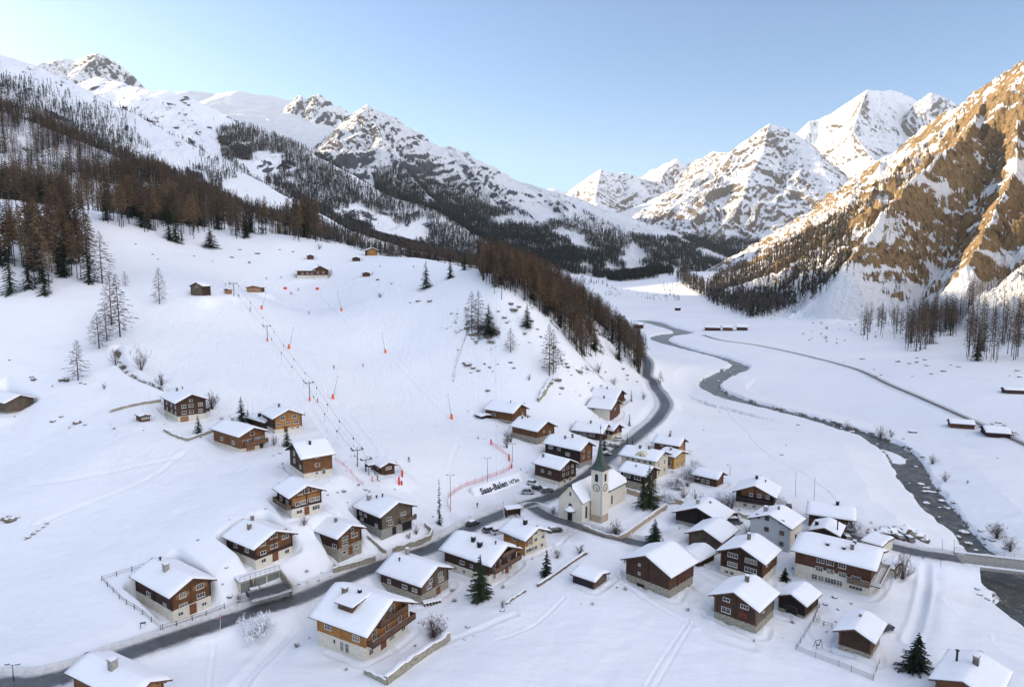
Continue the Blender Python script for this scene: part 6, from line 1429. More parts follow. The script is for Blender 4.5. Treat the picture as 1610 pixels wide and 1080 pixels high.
    # ---- bridge
    P = ROADS['bridge_road'][0]; a = atZ(1508, 878, -1.4)[:2]; b_ = atZ(1655, 895, -1.4)[:2]; d = b_-a; L_ = np.hypot(*d); rz = math.atan2(d[1], d[0])
    T = empty('bridge', (a[0], a[1], -1.4), rz, 'flat road bridge with snow-edged white railings over the river', 'bridge')
    b = MB(); b.box(0, L_, -3.7, 3.7, -.85, -.12); b.build('deck', M['concrete'], T)
    for s in (-1, 1):
        b = MB(); b.box(0, L_, s*3.75-.3, s*3.75+.3, -.5, .12, M['concrete']); b.box(0, L_, s*3.75-.28, s*3.75+.28, .12, .38, M['snow']); b.build('kerb', None, T)
        b = MB(); n = int(L_/2)
        for k in range(n+1): b.bar((L_*k/n, s*3.95, .1), (L_*k/n, s*3.95, 1.35), .035, M['metal'])
        for q in (.65, 1.0, 1.35): b.bar((0, s*3.95, q), (L_, s*3.95, q), .03, M['metal'])
        b.build('railing', None, T)
    for x in (-2.0, L_-1.5):
        b = MB(); b.box(x, x+3.5, -4.2, 4.2, -6.5, -.9); b.build('abutment', M['concrete'], T)
    # ---- bench / log pile / playground
    p = on(681, 950); T = empty('wood_pile', p, .45, 'snow-topped wood stack beside the rubble-based chalet', 'wood pile'); b = MB()
    for k in range(6):
        for j in range(3): b.bar((-2+k*.7, -.5, .15+j*.28), (-2+k*.7, .5, .15+j*.28), .13, M['wood_grey'], 6)
    b.build('log', None, T)['kind'] = 'stuff'; b = MB(); b.box(-2.2, 1.8, -.6, .6, .86, 1.15, M['snow']); b.build('snow_cap', None, T)
    p = on(1286, 1017.5); T = empty('swing', p, .3, 'small play frame in the wire-fenced garden', 'play frame'); b = MB()
    for s in (-.6, .6): b.bar((s, -.5, 0), (s, 0, 1.5), .05, M['metal_dark']); b.bar((s, .5, 0), (s, 0, 1.5), .05, M['metal_dark'])
    b.bar((-.6, 0, 1.5), (.6, 0, 1.5), .05, M['metal_dark']); b.build('frame', None, T); b = MB(); b.box(-.3, .3, -.15, .15, .5, .56, M['black']); b.build('seat', None, T)
    # billboard/fountain shelter near the road
    p = on(806, 811); T = empty('bus_shelter', p, .35, 'small dark roadside shelter with flag pole behind the cream-fronted house', 'shelter'); b = MB(); b.box(-2, 2, 1.0, 1.15, 0, 2.3, M['wood_dark']); b.box(-2, -1.88, -1, 1.0, 0, 2.3, M['wood_dark']); b.box(1.88, 2, -1, 1.0, 0, 2.3, M['wood_dark']); b.build('wall', None, T)
    b = MB(); b.box(-2.3, 2.3, -1.3, 1.4, 2.3, 2.45, M['roof_edge']); b.box(-2.25, 2.25, -1.25, 1.35, 2.45, 2.75, M['snow']); b.build('roof', None, T)
    pole(793, 815, 791.5, 790, 'white flag pole beside the dark roadside shelter', .09, 'frame', None, 'flag_pole', 'flag pole')
    # ---- boulders
    for a in [(460,0,0)]: pass
    R_ = [(122,665,14),(97,655.5,7),(83,663,9),(110,672,5),(134,668,5),(14,818,22),(2,816,9),(28,814,8),(45,845,9),(53,839,8),(60,834,7),(68,829,7),(74,823,6),(40,848,5),(53,597,10),(50,593,6),(98,598,14),(104,599,10),(127,602,5),(134,604,5),(15,566,4),(113,567,3),(213,384,4),(240,400,4),(248,408,4),(305,403,4),(334,411,3),(364,405,7),(392,413,7),(405,399,9),(377,393,5),(440,393,4),(461,396,5),(594,440,8),(616,446,6),(658,474,8),(676,474,9),(645,476,4),(710,493,5),
          (736,574,12),(744,579,9),(752,583,8),(730,571,8),(762,572,6),(770,578,7),(783,573,5),(803,570,7),(808,579,6),(740,586,5),(775,584,4),(767,614,9),(803,478,11),(808,488,16),(816,483,9),(793,500,8),(784,490,6),(797,508,6),(830,515,9),(836,505,8),(825,525,10),(845,518,6),(850,530,7),(892,577,9),(898,590,5),(915,585,6),(922,580,9),(925,602,5),(951,585,6),(979,580,9),(985,590,8),(1001,600,6),(985,597,6),(945,608,4),(865,602,13),(876,598,12),(883,610,9),(868,572,10),(890,572,7),(720,550,4),
          (1483,584,11),(1465,588,6),(1441,570,8),(1455,566,8),(1442,563,6),(1507,577,7),(1457,575,6),(1356,565,8),(1385,590,5),(1378,592,5),(1375,581,4),(1327,569,3),(1435,592,4),(1495,574,4),(1600,583,8),(1587,591,4),(1603,593,10),(1412,569,9),(1430,572,6),(1568,720,4),(1435,680,14),(1420,690,5),(1570,665,9),(1560,667,6),(1579,669,7),(1255,668,6),(1229,715,7),(1106,676,4),(1131,647,4),(1180,632,3),(1090,655,3),(1236,700,3),(1310,663,8),(1322,667,7),(1297,660,6),
          (1543,835,9),(1560,850,9),(1548,846,11),(1580,862,10),(1500,800,7),(1478,770,6),(1432,705,7),(1450,718,7),(1500,790,8),(1526,845,7),(1590,886,8),(1536,926,8),(1540,935,10),(1552,942,8),
          (800,948,6),(790,960,8),(736,985,9),(730,1005,5),(745,1000,4),(1298,950,7),(1318,958,6),(1307,1025,6),(1312,939,9),(1277,925,6),(880,620,5),(762,690,3),(832,655,4),(690,845,3),(512,860,4),(440,905,6),(470,918,5),(500,912,5),(505,900,4),(520,905,4),(483,915,4),(380,912,8),(361,938,10),(375,945,9),(350,918,6),(478,650,5),(440,713,6),(430,716,5),(445,735,4),(515,778,5),(540,772,8),(531,774,6),(562,762,8),(574,770,10),(546,790,4),(580,772,5),(680,812,4),(733,823,4),(740,812,5)]
    for a in R_: rock(a[0], a[1], a[2]*.85)
    # stones with snow caps in the river
    rr = random.Random(3)
    for k in range(110):
        t = rr.random()**1.4*.6; i = int(t*(len(RIV)-1)); q = RIV[i]; w_ = RIVW[i]; T_ = RIV[min(i+1, len(RIV)-1)]-RIV[max(i-1, 0)]; T_ = T_/np.hypot(*T_)
        o_ = rr.uniform(-.95, .95); x = q[0]-T_[1]*o_*w_; y = q[1]+T_[0]*o_*w_
        if not _rk: pass
        sc = rr.uniform(.35, 1.25); o = link('river_stone', _rk[k % 6]); o.location = (x, y, river_h(y)-.15); o.scale = (sc*1.3, sc, sc*.6); o.rotation_euler = (0, 0, rr.uniform(0, 6)); tag(o, 'snow-capped stone lying in the river', 'stone', 'snow-capped stones in the river')
    # snow heaps by the bridge road
    for k, (px, py, s) in enumerate([(1385, 838, 2.2), (1398, 838, 2.6), (1411, 836, 2.4), (1425, 838, 2.8), (1438, 842, 2.2), (1372, 838, 1.8), (1450, 848, 1.6)]):
        p = on(px, py); o = link('snow_heap', _rk[(k*2+1) % 6]); o.location = p; o.scale = (s*1.3, s, s*.9); o.rotation_euler = (0, 0, k*1.3); tag(o, 'dirty heap of ploughed snow and rubble beside the bridge road', 'snow heap', 'ploughed snow heaps beside the bridge road')
# ------------------------------------------------------------------ trees
M['bark'] = plain('larch_bark', (.10, .072, .052), var=.3, sc=2)
M['bark_dark'] = plain('dark_bark', (.045, .036, .030), var=.3, sc=2)
def leafmat(name, a, b, rv=.5):
    m = mat(name); B = bsdf(m); oi = N(m, 'ShaderNodeObjectInfo'); geo = N(m, 'ShaderNodeNewGeometry')
    n = noise(m, .12, 3, .6, vec=geo.outputs['Position']); n2 = noise(m, 1.3, 3, .6, vec=geo.outputs['Position'])
    v = mth(m, 'ADD', mth(m, 'MULTIPLY', n.outputs[0], .8), mth(m, 'MULTIPLY', n2.outputs[0], .3)); v = mth(m, 'ADD', v, mth(m, 'MULTIPLY', mth(m, 'SUBTRACT', oi.outputs['Random'], .5), rv))
    r = ramp(m, [(.3, a), (.75, b)]); LK(m, v, r.inputs[0]); LK(m, r.outputs[0], B.inputs['Base Color']); B.inputs['Roughness'].default_value = .85; B.inputs['Specular IOR Level'].default_value = .15; return m
M['twig'] = leafmat('brown_larch_twigs', (.100, .068, .044), (.235, .155, .090))
M['twig_grey'] = leafmat('grey_larch_twigs', (.075, .058, .048), (.135, .098, .072))
M['twig_far'] = leafmat('far_dark_twigs', (.040, .036, .036), (.095, .078, .066))
M['needle'] = leafmat('dark_spruce_needles', (.014, .022, .014), (.040, .052, .026))
M['shrub'] = leafmat('bare_shrub_twigs', (.085, .060, .050), (.15, .11, .095))
def tri_add(V, F, p, q, w, n=None, up=Vector((0, 0, 1))):
    d = (q-p); u = d.cross(up)
    if u.length < 1e-4: u = Vector((1, 0, 0))
    u = u.normalized()*w; o = len(V); V += [p+u, p-u, q]; F.append((o, o+1, o+2))
def larch_parts(seed, nb=60, tw=9, crown=.35, H=1.0, spread=.17, thick=.0105, droop=.35, tww=.0055):
    """unit-height tree; returns trunk (V,F) and crown (V,F)"""
    r = random.Random(seed); V = []; F = []
    n = 5; lean = (r.uniform(-.02, .02), r.uniform(-.02, .02)); rings = []
    for i in range(6):
        z = i/5; rad = thick*(1-z*.93); rings.append([Vector((lean[0]*z*z+rad*math.cos(2*math.pi*k/n), lean[1]*z*z+rad*math.sin(2*math.pi*k/n), z-.04*(i == 0))) for k in range(n)])
    for g in rings: V += g
    for i in range(5):
        for k in range(n): F.append((i*n+k, i*n+(k+1) % n, (i+1)*n+(k+1) % n, (i+1)*n+k))
    T = ([tuple(v) for v in V], F)
    V = []; F = []
    for b in range(nb):
        t = b/(nb-1); z = crown+(1-crown)*(t**.85)*.985; a = b*2.399+r.uniform(-.4, .4)
        prof = (1-t)**.75*(.55+.45*min(1, t*5)); L = spread*prof*r.uniform(.55, 1.15)+.012
        if r.random() < .12: L *= .4
        d = Vector((math.cos(a), math.sin(a), 0)); p0 = Vector((lean[0]*z*z, lean[1]*z*z, z)); p1 = p0+d*L+Vector((0, 0, -L*droop*r.uniform(.2, 1.1)))
        tri_add(V, F, p0, p1, .0022)
        for k in range(tw):
            s = r.uniform(.25, 1); c = p0.lerp(p1, s); aa = a+r.choice((-1, 1))*r.uniform(.4, 1.3); l2 = L*r.uniform(.25, .5)*(1.15-s*.5)+.006
            q = c+Vector((math.cos(aa)*l2, math.sin(aa)*l2, r.uniform(-.5, .25)*l2)); tri_add(V, F, c, q, tww*r.uniform(.5, 1.2), up=Vector((r.uniform(-1, 1), r.uniform(-1, 1), r.uniform(-1, 1))))
    return T, ([tuple(v) for v in V], F)
def spruce_parts(seed, lv=20, per=9, spread=.2, base_=.06, nw=10, broad=1.0):
    r = random.Random(seed); n = 5; V = []; F = []
    for i in range(2):
        rad = .016*(1-i*.9)
        for k in range(n): V.append((rad*math.cos(2*math.pi*k/n), rad*math.sin(2*math.pi*k/n), i*.98-.04*(i == 0)))
    for k in range(n): F.append((k, (k+1) % n, n+(k+1) % n, n+k))
    T = (V, F); V = []; F = []
    for l in range(lv):
        t = l/(lv-1); z = base_+(1-base_)*t; L0 = spread*broad*(1-t)**.85+.012
        for b in range(max(4, int(per*(1-t*.5)))):
            a = r.uniform(0, 6.283); L = L0*r.uniform(.62, 1.12); d = Vector((math.cos(a), math.sin(a), 0)); p0 = Vector((0, 0, z)); p1 = p0+d*L+Vector((0, 0, -L*.42+.02*r.uniform(-1, 1)))
            for k in range(nw):
                s = (k+.6)/nw; c = p0.lerp(p1, s)-Vector((0, 0, .03*L*math.sin(s*3.14)))
                for sg in (-1, 1):
                    aa = a+sg*r.uniform(.5, 1.1); l2 = L*.34*(1.15-.75*s)*r.uniform(.7, 1.2)+.006
                    q = c+Vector((math.cos(aa)*l2, math.sin(aa)*l2, -l2*r.uniform(.1, .7))); tri_add(V, F, c+Vector((0, 0, .004)), q, .012*r.uniform(.6, 1.2)*(1.2-s*.4))
            tri_add(V, F, p1+d*L*.08, p0.lerp(p1, .6), .012)
    return T, ([tuple(v) for v in V], F)
def shrub_parts(seed, nst=26, tw=7, spread=.55, w=.009):
    r = random.Random(seed); V = []; F = []
    for b in range(nst):
        a = r.uniform(0, 6.283); el = r.uniform(.35, 1.4); L = r.uniform(.6, 1.0); p0 = Vector((r.uniform(-.06, .06), r.uniform(-.06, .06), 0)); d = Vector((math.cos(a)*math.cos(el)*spread*1.3, math.sin(a)*math.cos(el)*spread*1.3, math.sin(el)))
        p1 = p0+d*L; tri_add(V, F, p0, p1, w*1.3)
        for k in range(tw):
            s = r.uniform(.3, .98); c = p0.lerp(p1, s); q = c+Vector((r.uniform(-1, 1), r.uniform(-1, 1), r.uniform(.1, 1.1)))*.24*(1.2-s*.6); tri_add(V, F, c, q, w*.8)
            for j in range(2): c2 = c.lerp(q, r.uniform(.3, .9)); q2 = c2+Vector((r.uniform(-1, 1), r.uniform(-1, 1), r.uniform(0, 1)))*.10; tri_add(V, F, c2, q2, w*.7)
    st = ([(-.03, -.03, -.08), (.03, -.03, -.08), (.03, .03, -.08), (-.03, .03, -.08), (-.015, -.015, .28), (.015, -.015, .28), (.015, .015, .28), (-.015, .015, .28)], [(0, 1, 5, 4), (1, 2, 6, 5), (2, 3, 7, 6), (3, 0, 4, 7)])
    return st, ([tuple(v) for v in V], F)
def pmesh(name, VF, m):
    me = D.meshes.new(name); me.from_pydata(VF[0], [], VF[1]); me.materials.append(M[m]); me.update(); return me
TK = {}
def kind(k):
    if k in TK: return TK[k]
    out = []
    if k == 'larch_open':    # solitary, branches down to the ground
        for s in range(4): T, C = larch_parts(100+s, 95, 12, .10, spread=.27, droop=.30, thick=.013, tww=.0052); out.append((pmesh('trunk', T, 'bark_dark'), pmesh('crown', C, 'twig_grey')))
    elif k == 'larch':
        for s in range(6): T, C = larch_parts(200+s, 75, 15, .34+.03*(s % 4), spread=.145+.01*(s % 3), thick=.0088, tww=.0075); out.append((pmesh('trunk', T, 'bark_dark'), pmesh('crown', C, 'twig' if s % 3 else 'twig_grey')))
    elif k == 'spruce':
        for s in range(3): T, C = spruce_parts(300+s); out.append((pmesh('trunk', T, 'bark_dark'), pmesh('crown', C, 'needle')))
    elif k == 'pine':
        for s in range(2): T, C = spruce_parts(340+s, 19, 12, .31, .10, 9); out.append((pmesh('trunk', T, 'bark_dark'), pmesh('crown', C, 'needle')))
    elif k == 'cypress':
        T, C = spruce_parts(360, 22, 8, .10, .02, 6); out.append((pmesh('trunk', T, 'bark_dark'), pmesh('crown', C, 'needle')))
    elif k == 'shrub':
        for s in range(4): T, C = shrub_parts(400+s); out.append((pmesh('stem', T, 'bark_dark'), pmesh('twig', C, 'shrub')))
    elif k == 'bare':
        for s in range(3): T, C = shrub_parts(440+s, 34, 10, .42, .007); out.append((pmesh('trunk', T, 'bark_dark'), pmesh('crown', C, 'shrub')))
    elif k == 'frost':
        T, C = shrub_parts(470, 90, 14, .95, .018); out.append((pmesh('stem', T, 'bark_dark'), pmesh('twig', C, 'snow')))
    TK[k] = out; return out
_cnt = 0
def put(k, name, x, y, z, h, label, cat, group=None, w=1.0, var=None):
    global _cnt; _cnt += 1
    K = kind(k); v = K[(var if var is not None else _cnt*7+3) % len(K)]
    o = D.objects.new(name, None); ROOT.objects.link(o); o.location = (x, y, z); o.rotation_euler = (0, 0, _cnt*2.4); o.scale = (h*w, h*w, h); tag(o, label, cat, group)
    for me in v: link(me.name.split('.')[0], me, o)
    return o
def tree(k, bx, by, tx, ty, label, w=1.0, name=None, cat='tree', group=None):
    p = on(bx, by); h = atY(tx, ty, p[1])[2]-p[2]; h = min(max(h, .6), 40)
    w = w*1.22 if k in ('spruce', 'pine') else w
    nm = name or {'larch_open': 'larch_tree', 'larch': 'larch_tree', 'spruce': 'spruce_tree', 'pine': 'pine_tree', 'cypress': 'cypress_tree', 'shrub': 'shrub', 'bare': 'bare_tree', 'frost': 'frosted_shrub'}[k]
    return put(k, nm, p[0], p[1], p[2]-.1, h, label, cat, group, w)
def single_trees():
    t = tree
    t('spruce', 755,942,755,872, 'tall dark green spruce in front of the big balcony chalet', 1.25)
    t('spruce', 380,664,378,623, 'tall dark spruce above the chestnut chalet, taller of the close pair', 1.2); t('spruce', 390,665,389,643, 'shorter dark spruce right of its taller twin above the chestnut chalet', 1.2)
    t('spruce', 312,681,310,652, 'small spruce in the walled garden of the topmost left chalet', 1.1); t('spruce', 451,701,449,671, 'spruce just left of the tall dark chalet with white base', 1.2)
    t('shrub', 431,700,431,680, 'round grey-green bush left of the spruce beside the tall dark chalet', .8)
    t('spruce', 859,905,857,863, 'snow-dusted spruce right of the big balcony chalet', 1.1)
    t('pine', 1020,797,1022,733, 'big dark pine in front of the dark timber house, right of the church', .95); t('spruce', 1012,795,1012,748, 'slimmer dark spruce left of the big pine by the church', 1.0)
    t('pine', 1029,855,1030,815, 'dark bushy pine beside the lane, above the roof of the log barn', 1.1); t('spruce', 1234,912,1232,891, 'small dark spruce between the pale-windowed chalet and the long hotel', 1.8)
    t('pine', 1441,1052,1445,994, 'dark pine beside the snow lane at the lower right', 1.2)
    t('spruce', 950,712,948,676, 'dark conifer just behind the church spire', 1.0)
    t('cypress', 986,706,987,683, 'narrow dark conifer at the roadside, left of a pair', 1.4); t('cypress', 994,706,994,685, 'narrow dark conifer at the roadside, right of a pair', 1.2); t('cypress', 989.5,669,989,651, 'small narrow conifer among the upper garden cars', 1.5); t('cypress', 992.5,631,991,613, 'small pointed conifer beside the highest timber house', 1.4)
    t('cypress', 691,824,690,754, 'very slender tall leafy pole-like tree at the edge of the parking area', .75)
    t('spruce', 670,453,669,410, 'lone spruce on the upper slope, tallest of three', 1.1); t('spruce', 708,437,707,406, 'spruce near the crest, middle of three', 1.2); t('spruce', 730,425,730,399, 'small spruce at the crest, right of three', 1.1); t('larch_open', 739,425,738,410, 'tiny bare larch at the crest beside the small spruce', 1.2)
    t('pine', 331,390,330,357, 'conifer with a dark rock at its foot on the upper meadow', 1.3); t('larch_open', 1038,603,1038,582, 'single bare larch below the road bend', 1.5)
    t('pine', 768,526,765,478, 'green pine in the clump on the slope edge', 1.0); t('larch_open', 742,522,738,457, 'bare larch at the left of the clump on the slope edge'); t('larch_open', 752,524,749,455, 'bare larch in the middle of the clump on the slope edge')
    t('larch_open', 803,554,801,514, 'small bare larch alone on the rocky slope below the clump', 1.3); t('larch_open', 864,591,860,508, 'tall bare larch above the stone wall, left of two', .9); t('larch_open', 870,588,867,516, 'bare larch above the stone wall, right of two', .9)
    t('pine', 829,515,828,478, 'dark pine between boulders on the rocky slope', .9)
    t('larch_open', 123,598,122,533, 'lone bare larch in the left meadow with a dark bush at its foot', 1.15); t('larch_open', 251,478,250,419, 'lone bare larch left of the hay barn', 1.0)
    t('larch_open', 161,446,157,362, 'tall bare larch at the end of the wood above the gully', 1.0); t('larch_open', 176,512,170,425, 'bare larch in the gully group, left', .9); t('larch_open', 189,530,185,430, 'bare larch in the gully group, right', .9); t('larch_open', 156,548,152,490, 'dense low larch at the bottom of the gully group', 1.4); t('larch_open', 168,536,166,470, 'larch in the middle of the gully group', 1.0); t('larch_open', 197,450,197,425, 'small bare larch right of the gully group, by the creek', 1.2)
    t('shrub', 222,582,221,536, 'large round bare shrub below the gully trees', .62); t('shrub', 254,606,254,582, 'dark bare bush beside the creek', 1.0); t('shrub', 182,574,183,544, 'bare bush at the bottom of the gully', .7); t('shrub', 107,600,106,588, 'dark low bush beside the lone larch in the left meadow', 1.4); t('shrub', 164,612,164,597, 'tiny leafless bush in the left meadow', .5)
    t('bare', 682,1001,682,960, 'bare tree with dense thin branches above the long retaining wall', 1.25); t('bare', 968,843,968,814, 'small bare tree in front of the church wall', 1.1); t('bare', 333,643,333,611, 'bare tree beside the topmost left chalet', 1.0)
    t('shrub', 1384,688,1384,664, 'large round bare shrub on the river bank, left of two', .9); t('shrub', 1401,687,1400,671, 'bare shrub on the river bank, right of two', .9); t('shrub', 1331,677,1331,659, 'reddish bare bush on the river bank farther upstream', .8); t('shrub', 1466,729,1465,711, 'round bare bush at the river bend', 1.1); t('shrub', 1486,757,1485,737, 'leafless bush downstream of the river bend', .8)
    t('bare', 1567,846,1567,816, 'bare bushy tree on the river bank above the bridge', 1.3); t('bare', 1588,866,1586,836, 'pinkish bare tree right of its bushy neighbour above the bridge', .9)
    t('bare', 1419,910,1415,862, 'bare tree at the corner of the snow lane', .8); t('larch_open', 1414,905,1412,868, 'thin conifer at the corner of the snow lane beside the annex', .9)
    t('frost', 405,1000,405,962, 'big round frosted white shrub beside the road', 1.0)
    for (x, y, ty, w, lb) in [(1062,768,748,1.2,'frosted white tree right behind the hotel end'),(1086,752,728,1.1,'large frosted tree beyond the ochre-yellow house'),(1092,738,720,1.1,'frosted tree at the far end of the hotel gardens'),(1138,792,768,1.1,'pinkish frosted tree left of the wide chalet'),(1224,772+22,778,1.1,'frosted tree right of the wide chalet'),(1052,790,770,1.0,'snowy garden tree by the brown wall'),(1345,836,815,1.0,'frosted bushes at the end of the broadside house')]:
        t('frost', x, y, x, ty, lb, w, name='frosted_tree', cat='tree')
    for (x, y, ty, w, lb) in [(1068,770,745,1,'bare garden tree with snow right of the hotel'),(1080,765,738,1,'snowy bare tree left of the small red-brown barn'),(1094,790,766,1,'frosty bush behind the timber house'),(1075,782,765,1.2,'snow-laden bush below the hotel garden'),(1150,800,772,.8,'bare frosty tree left of the wide chalet'),(1143,800,782,1.1,'dark bush beside the church lane barn'),(1178,842,818,1,'dark bush left of the grey plastered house'),(478,826,806,.8,'dark bush right of the ochre-fronted chalet'),(397,927,900,.6,'scraggly bush at the left end of the garages'),(376,945,928,.8,'snowy bush between fenced yard and garages'),(527,895,880,.9,'bush behind the roadside wall of the stone-floored chalet'),(655,840,822,.7,'reddish bush on the terrace of the farmhouse'),(643,846,834,1,'evergreen bush on the terrace of the farmhouse'),(797,704,672,.55,'dark snowy shrub between the two barn houses'),(803,695,672,.9,'bush touching the lower barn house'),(912,870,851,1.1,'brownish round bush left of the churchyard lane'),(876,877,858,1.0,'dark bush below the cream-fronted house'),(790,955,938,.7,'small bare bush in the snow right of the tall spruce'),(895,808,795,1.3,'dark hedge bush left of the church'),(883,806,792,1.3,'second dark hedge bush at the roadside left of the church'),(870,808,793,1.2,'hedge bush nearest the main road left of the church'),(941,587,567,.9,'grey bush under the wood above the highest house'),(966,605,588,.8,'grey bush beside the road bend wall'),(832,598,584,.6,'thin bush on the rocky slope'),(597,468,458,1.1,'round dark bush in the middle of the upper meadow'),(484,377,371,1,'tiny tree on the slope crest, left of two'),(502,392,380,.9,'tiny tree on the slope crest, right of two'),(1012,628,612,.7,'bare tree between the highest house and the road'),(752,690,684,.8,'tiny bush beside the piste fence'),(1408,910,893,.7,'low bush beside the annex garden'),(468,660,645,1,'bush right of the honey-brown chalet'),(412,668,655,.9,'bush left of the honey-brown chalet'),(1521,760,752,.8,'tuft beside the river below the bend'),(1476,772,764,.8,'low tuft on the left river bank')]:
        t('shrub', x, y, x, ty, lb, w, cat='bush')
# ------------------------------------------------------------------ woods
def inpoly(px, py, poly):
    r = np.zeros(px.shape, bool); n = len(poly)
    for i in range(n):
        x0, y0 = poly[i]; x1, y1 = poly[(i+1) % n]
        c = ((y0 > py) != (y1 > py)) & (px < (x1-x0)*(py-y0)/((y1-y0) or 1e-9)+x0); r ^= c
    return r
def sample(poly, n, box, dens, seed, thin=None, near=False):
    g = np.random.default_rng(seed); X = g.uniform(box[0], box[1], n); Y = g.uniform(box[2], box[3], n)
    H, I = hills(X, Y); 
    px, py = proj(X, Y, H); k = inpoly(px, py, poly)
    nz = fbm(X/dens[0], Y/dens[0]*.7, 3, seed); k &= (nz > dens[1])
    if thin is not None: k &= g.random(n) < thin(px, py, X, Y, H)
    return X[k], Y[k], H[k], I[k], px[k], py[k]
def merged(name, label, X, Y, Z, S, variants, mats, seed, cat='trees'):
    g = np.random.default_rng(seed); VV = []; FF = []; MI = []; off = 0
    vid = g.integers(0, len(variants), len(X)); rot = g.uniform(0, 6.28, len(X)); wid = g.uniform(.85, 1.25, len(X))
    for vi, (parts) in enumerate(variants):
        s = vid == vi; 
        if not s.any(): continue
        c, sn = np.cos(rot[s]), np.sin(rot[s]); h = S[s]; w = wid[s]*h
        for (V, F, mi) in parts:
            V = np.array(V); F = np.array([f if len(f) == 4 else (*f, f[2]) for f in F]) if False else F
            x = (V[:, 0][None]*c[:, None]-V[:, 1][None]*sn[:, None])*w[:, None]+X[s][:, None]; y = (V[:, 0][None]*sn[:, None]+V[:, 1][None]*c[:, None])*w[:, None]+Y[s][:, None]; z = V[:, 2][None]*h[:, None]+Z[s][:, None]
            k = len(V); P = np.stack([x, y, z], -1).reshape(-1, 3); tri = np.array([t for f in F for t in ([f] if len(f) == 3 else [(f[0], f[1], f[2]), (f[0], f[2], f[3])])])
            FF.append((tri[None]+(np.arange(s.sum())*k)[:, None, None]).reshape(-1, 3)+off); VV.append(P); off += len(P); MI.append(np.full(len(FF[-1]), mi))
    V = np.concatenate(VV); F = np.concatenate(FF); MI = np.concatenate(MI)
    me = mesh_from(name, V, F, None, smooth=False)
    for m in mats: me.materials.append(M[m])
    if len(me.polygons) == len(MI): me.polygons.foreach_set('material_index', MI.astype(np.int32))
    o = link(name, me); tag(o, label, cat, kind='stuff'); return o
def lowfar(seed, kind_, n=12):
    """small far tree: trunk sliver and ragged crown of slivers"""
    r = random.Random(seed); T = ([(-.012, 0, -.03), (.012, 0, -.03), (0, 0, .9), (0, -.012, -.03), (0, .012, -.03)], [(0, 1, 2), (3, 4, 2)])
    V = []; F = []
    for k in range(n):
        a = r.uniform(0, 6.28); z = r.uniform(.25 if kind_ == 'larch' else .08, .95); L = (.20 if kind_ == 'larch' else .24)*(1.08-z)*r.uniform(.7, 1.2)
        tri_add(V, F, Vector((0, 0, min(1, z+.12))), Vector((math.cos(a)*L, math.sin(a)*L, z-.06)), .035, up=Vector((r.uniform(-1, 1), r.uniform(-1, 1), r.uniform(-1, 1))))
    return [(*T, 0), ([tuple(v) for v in V], F, 1)]
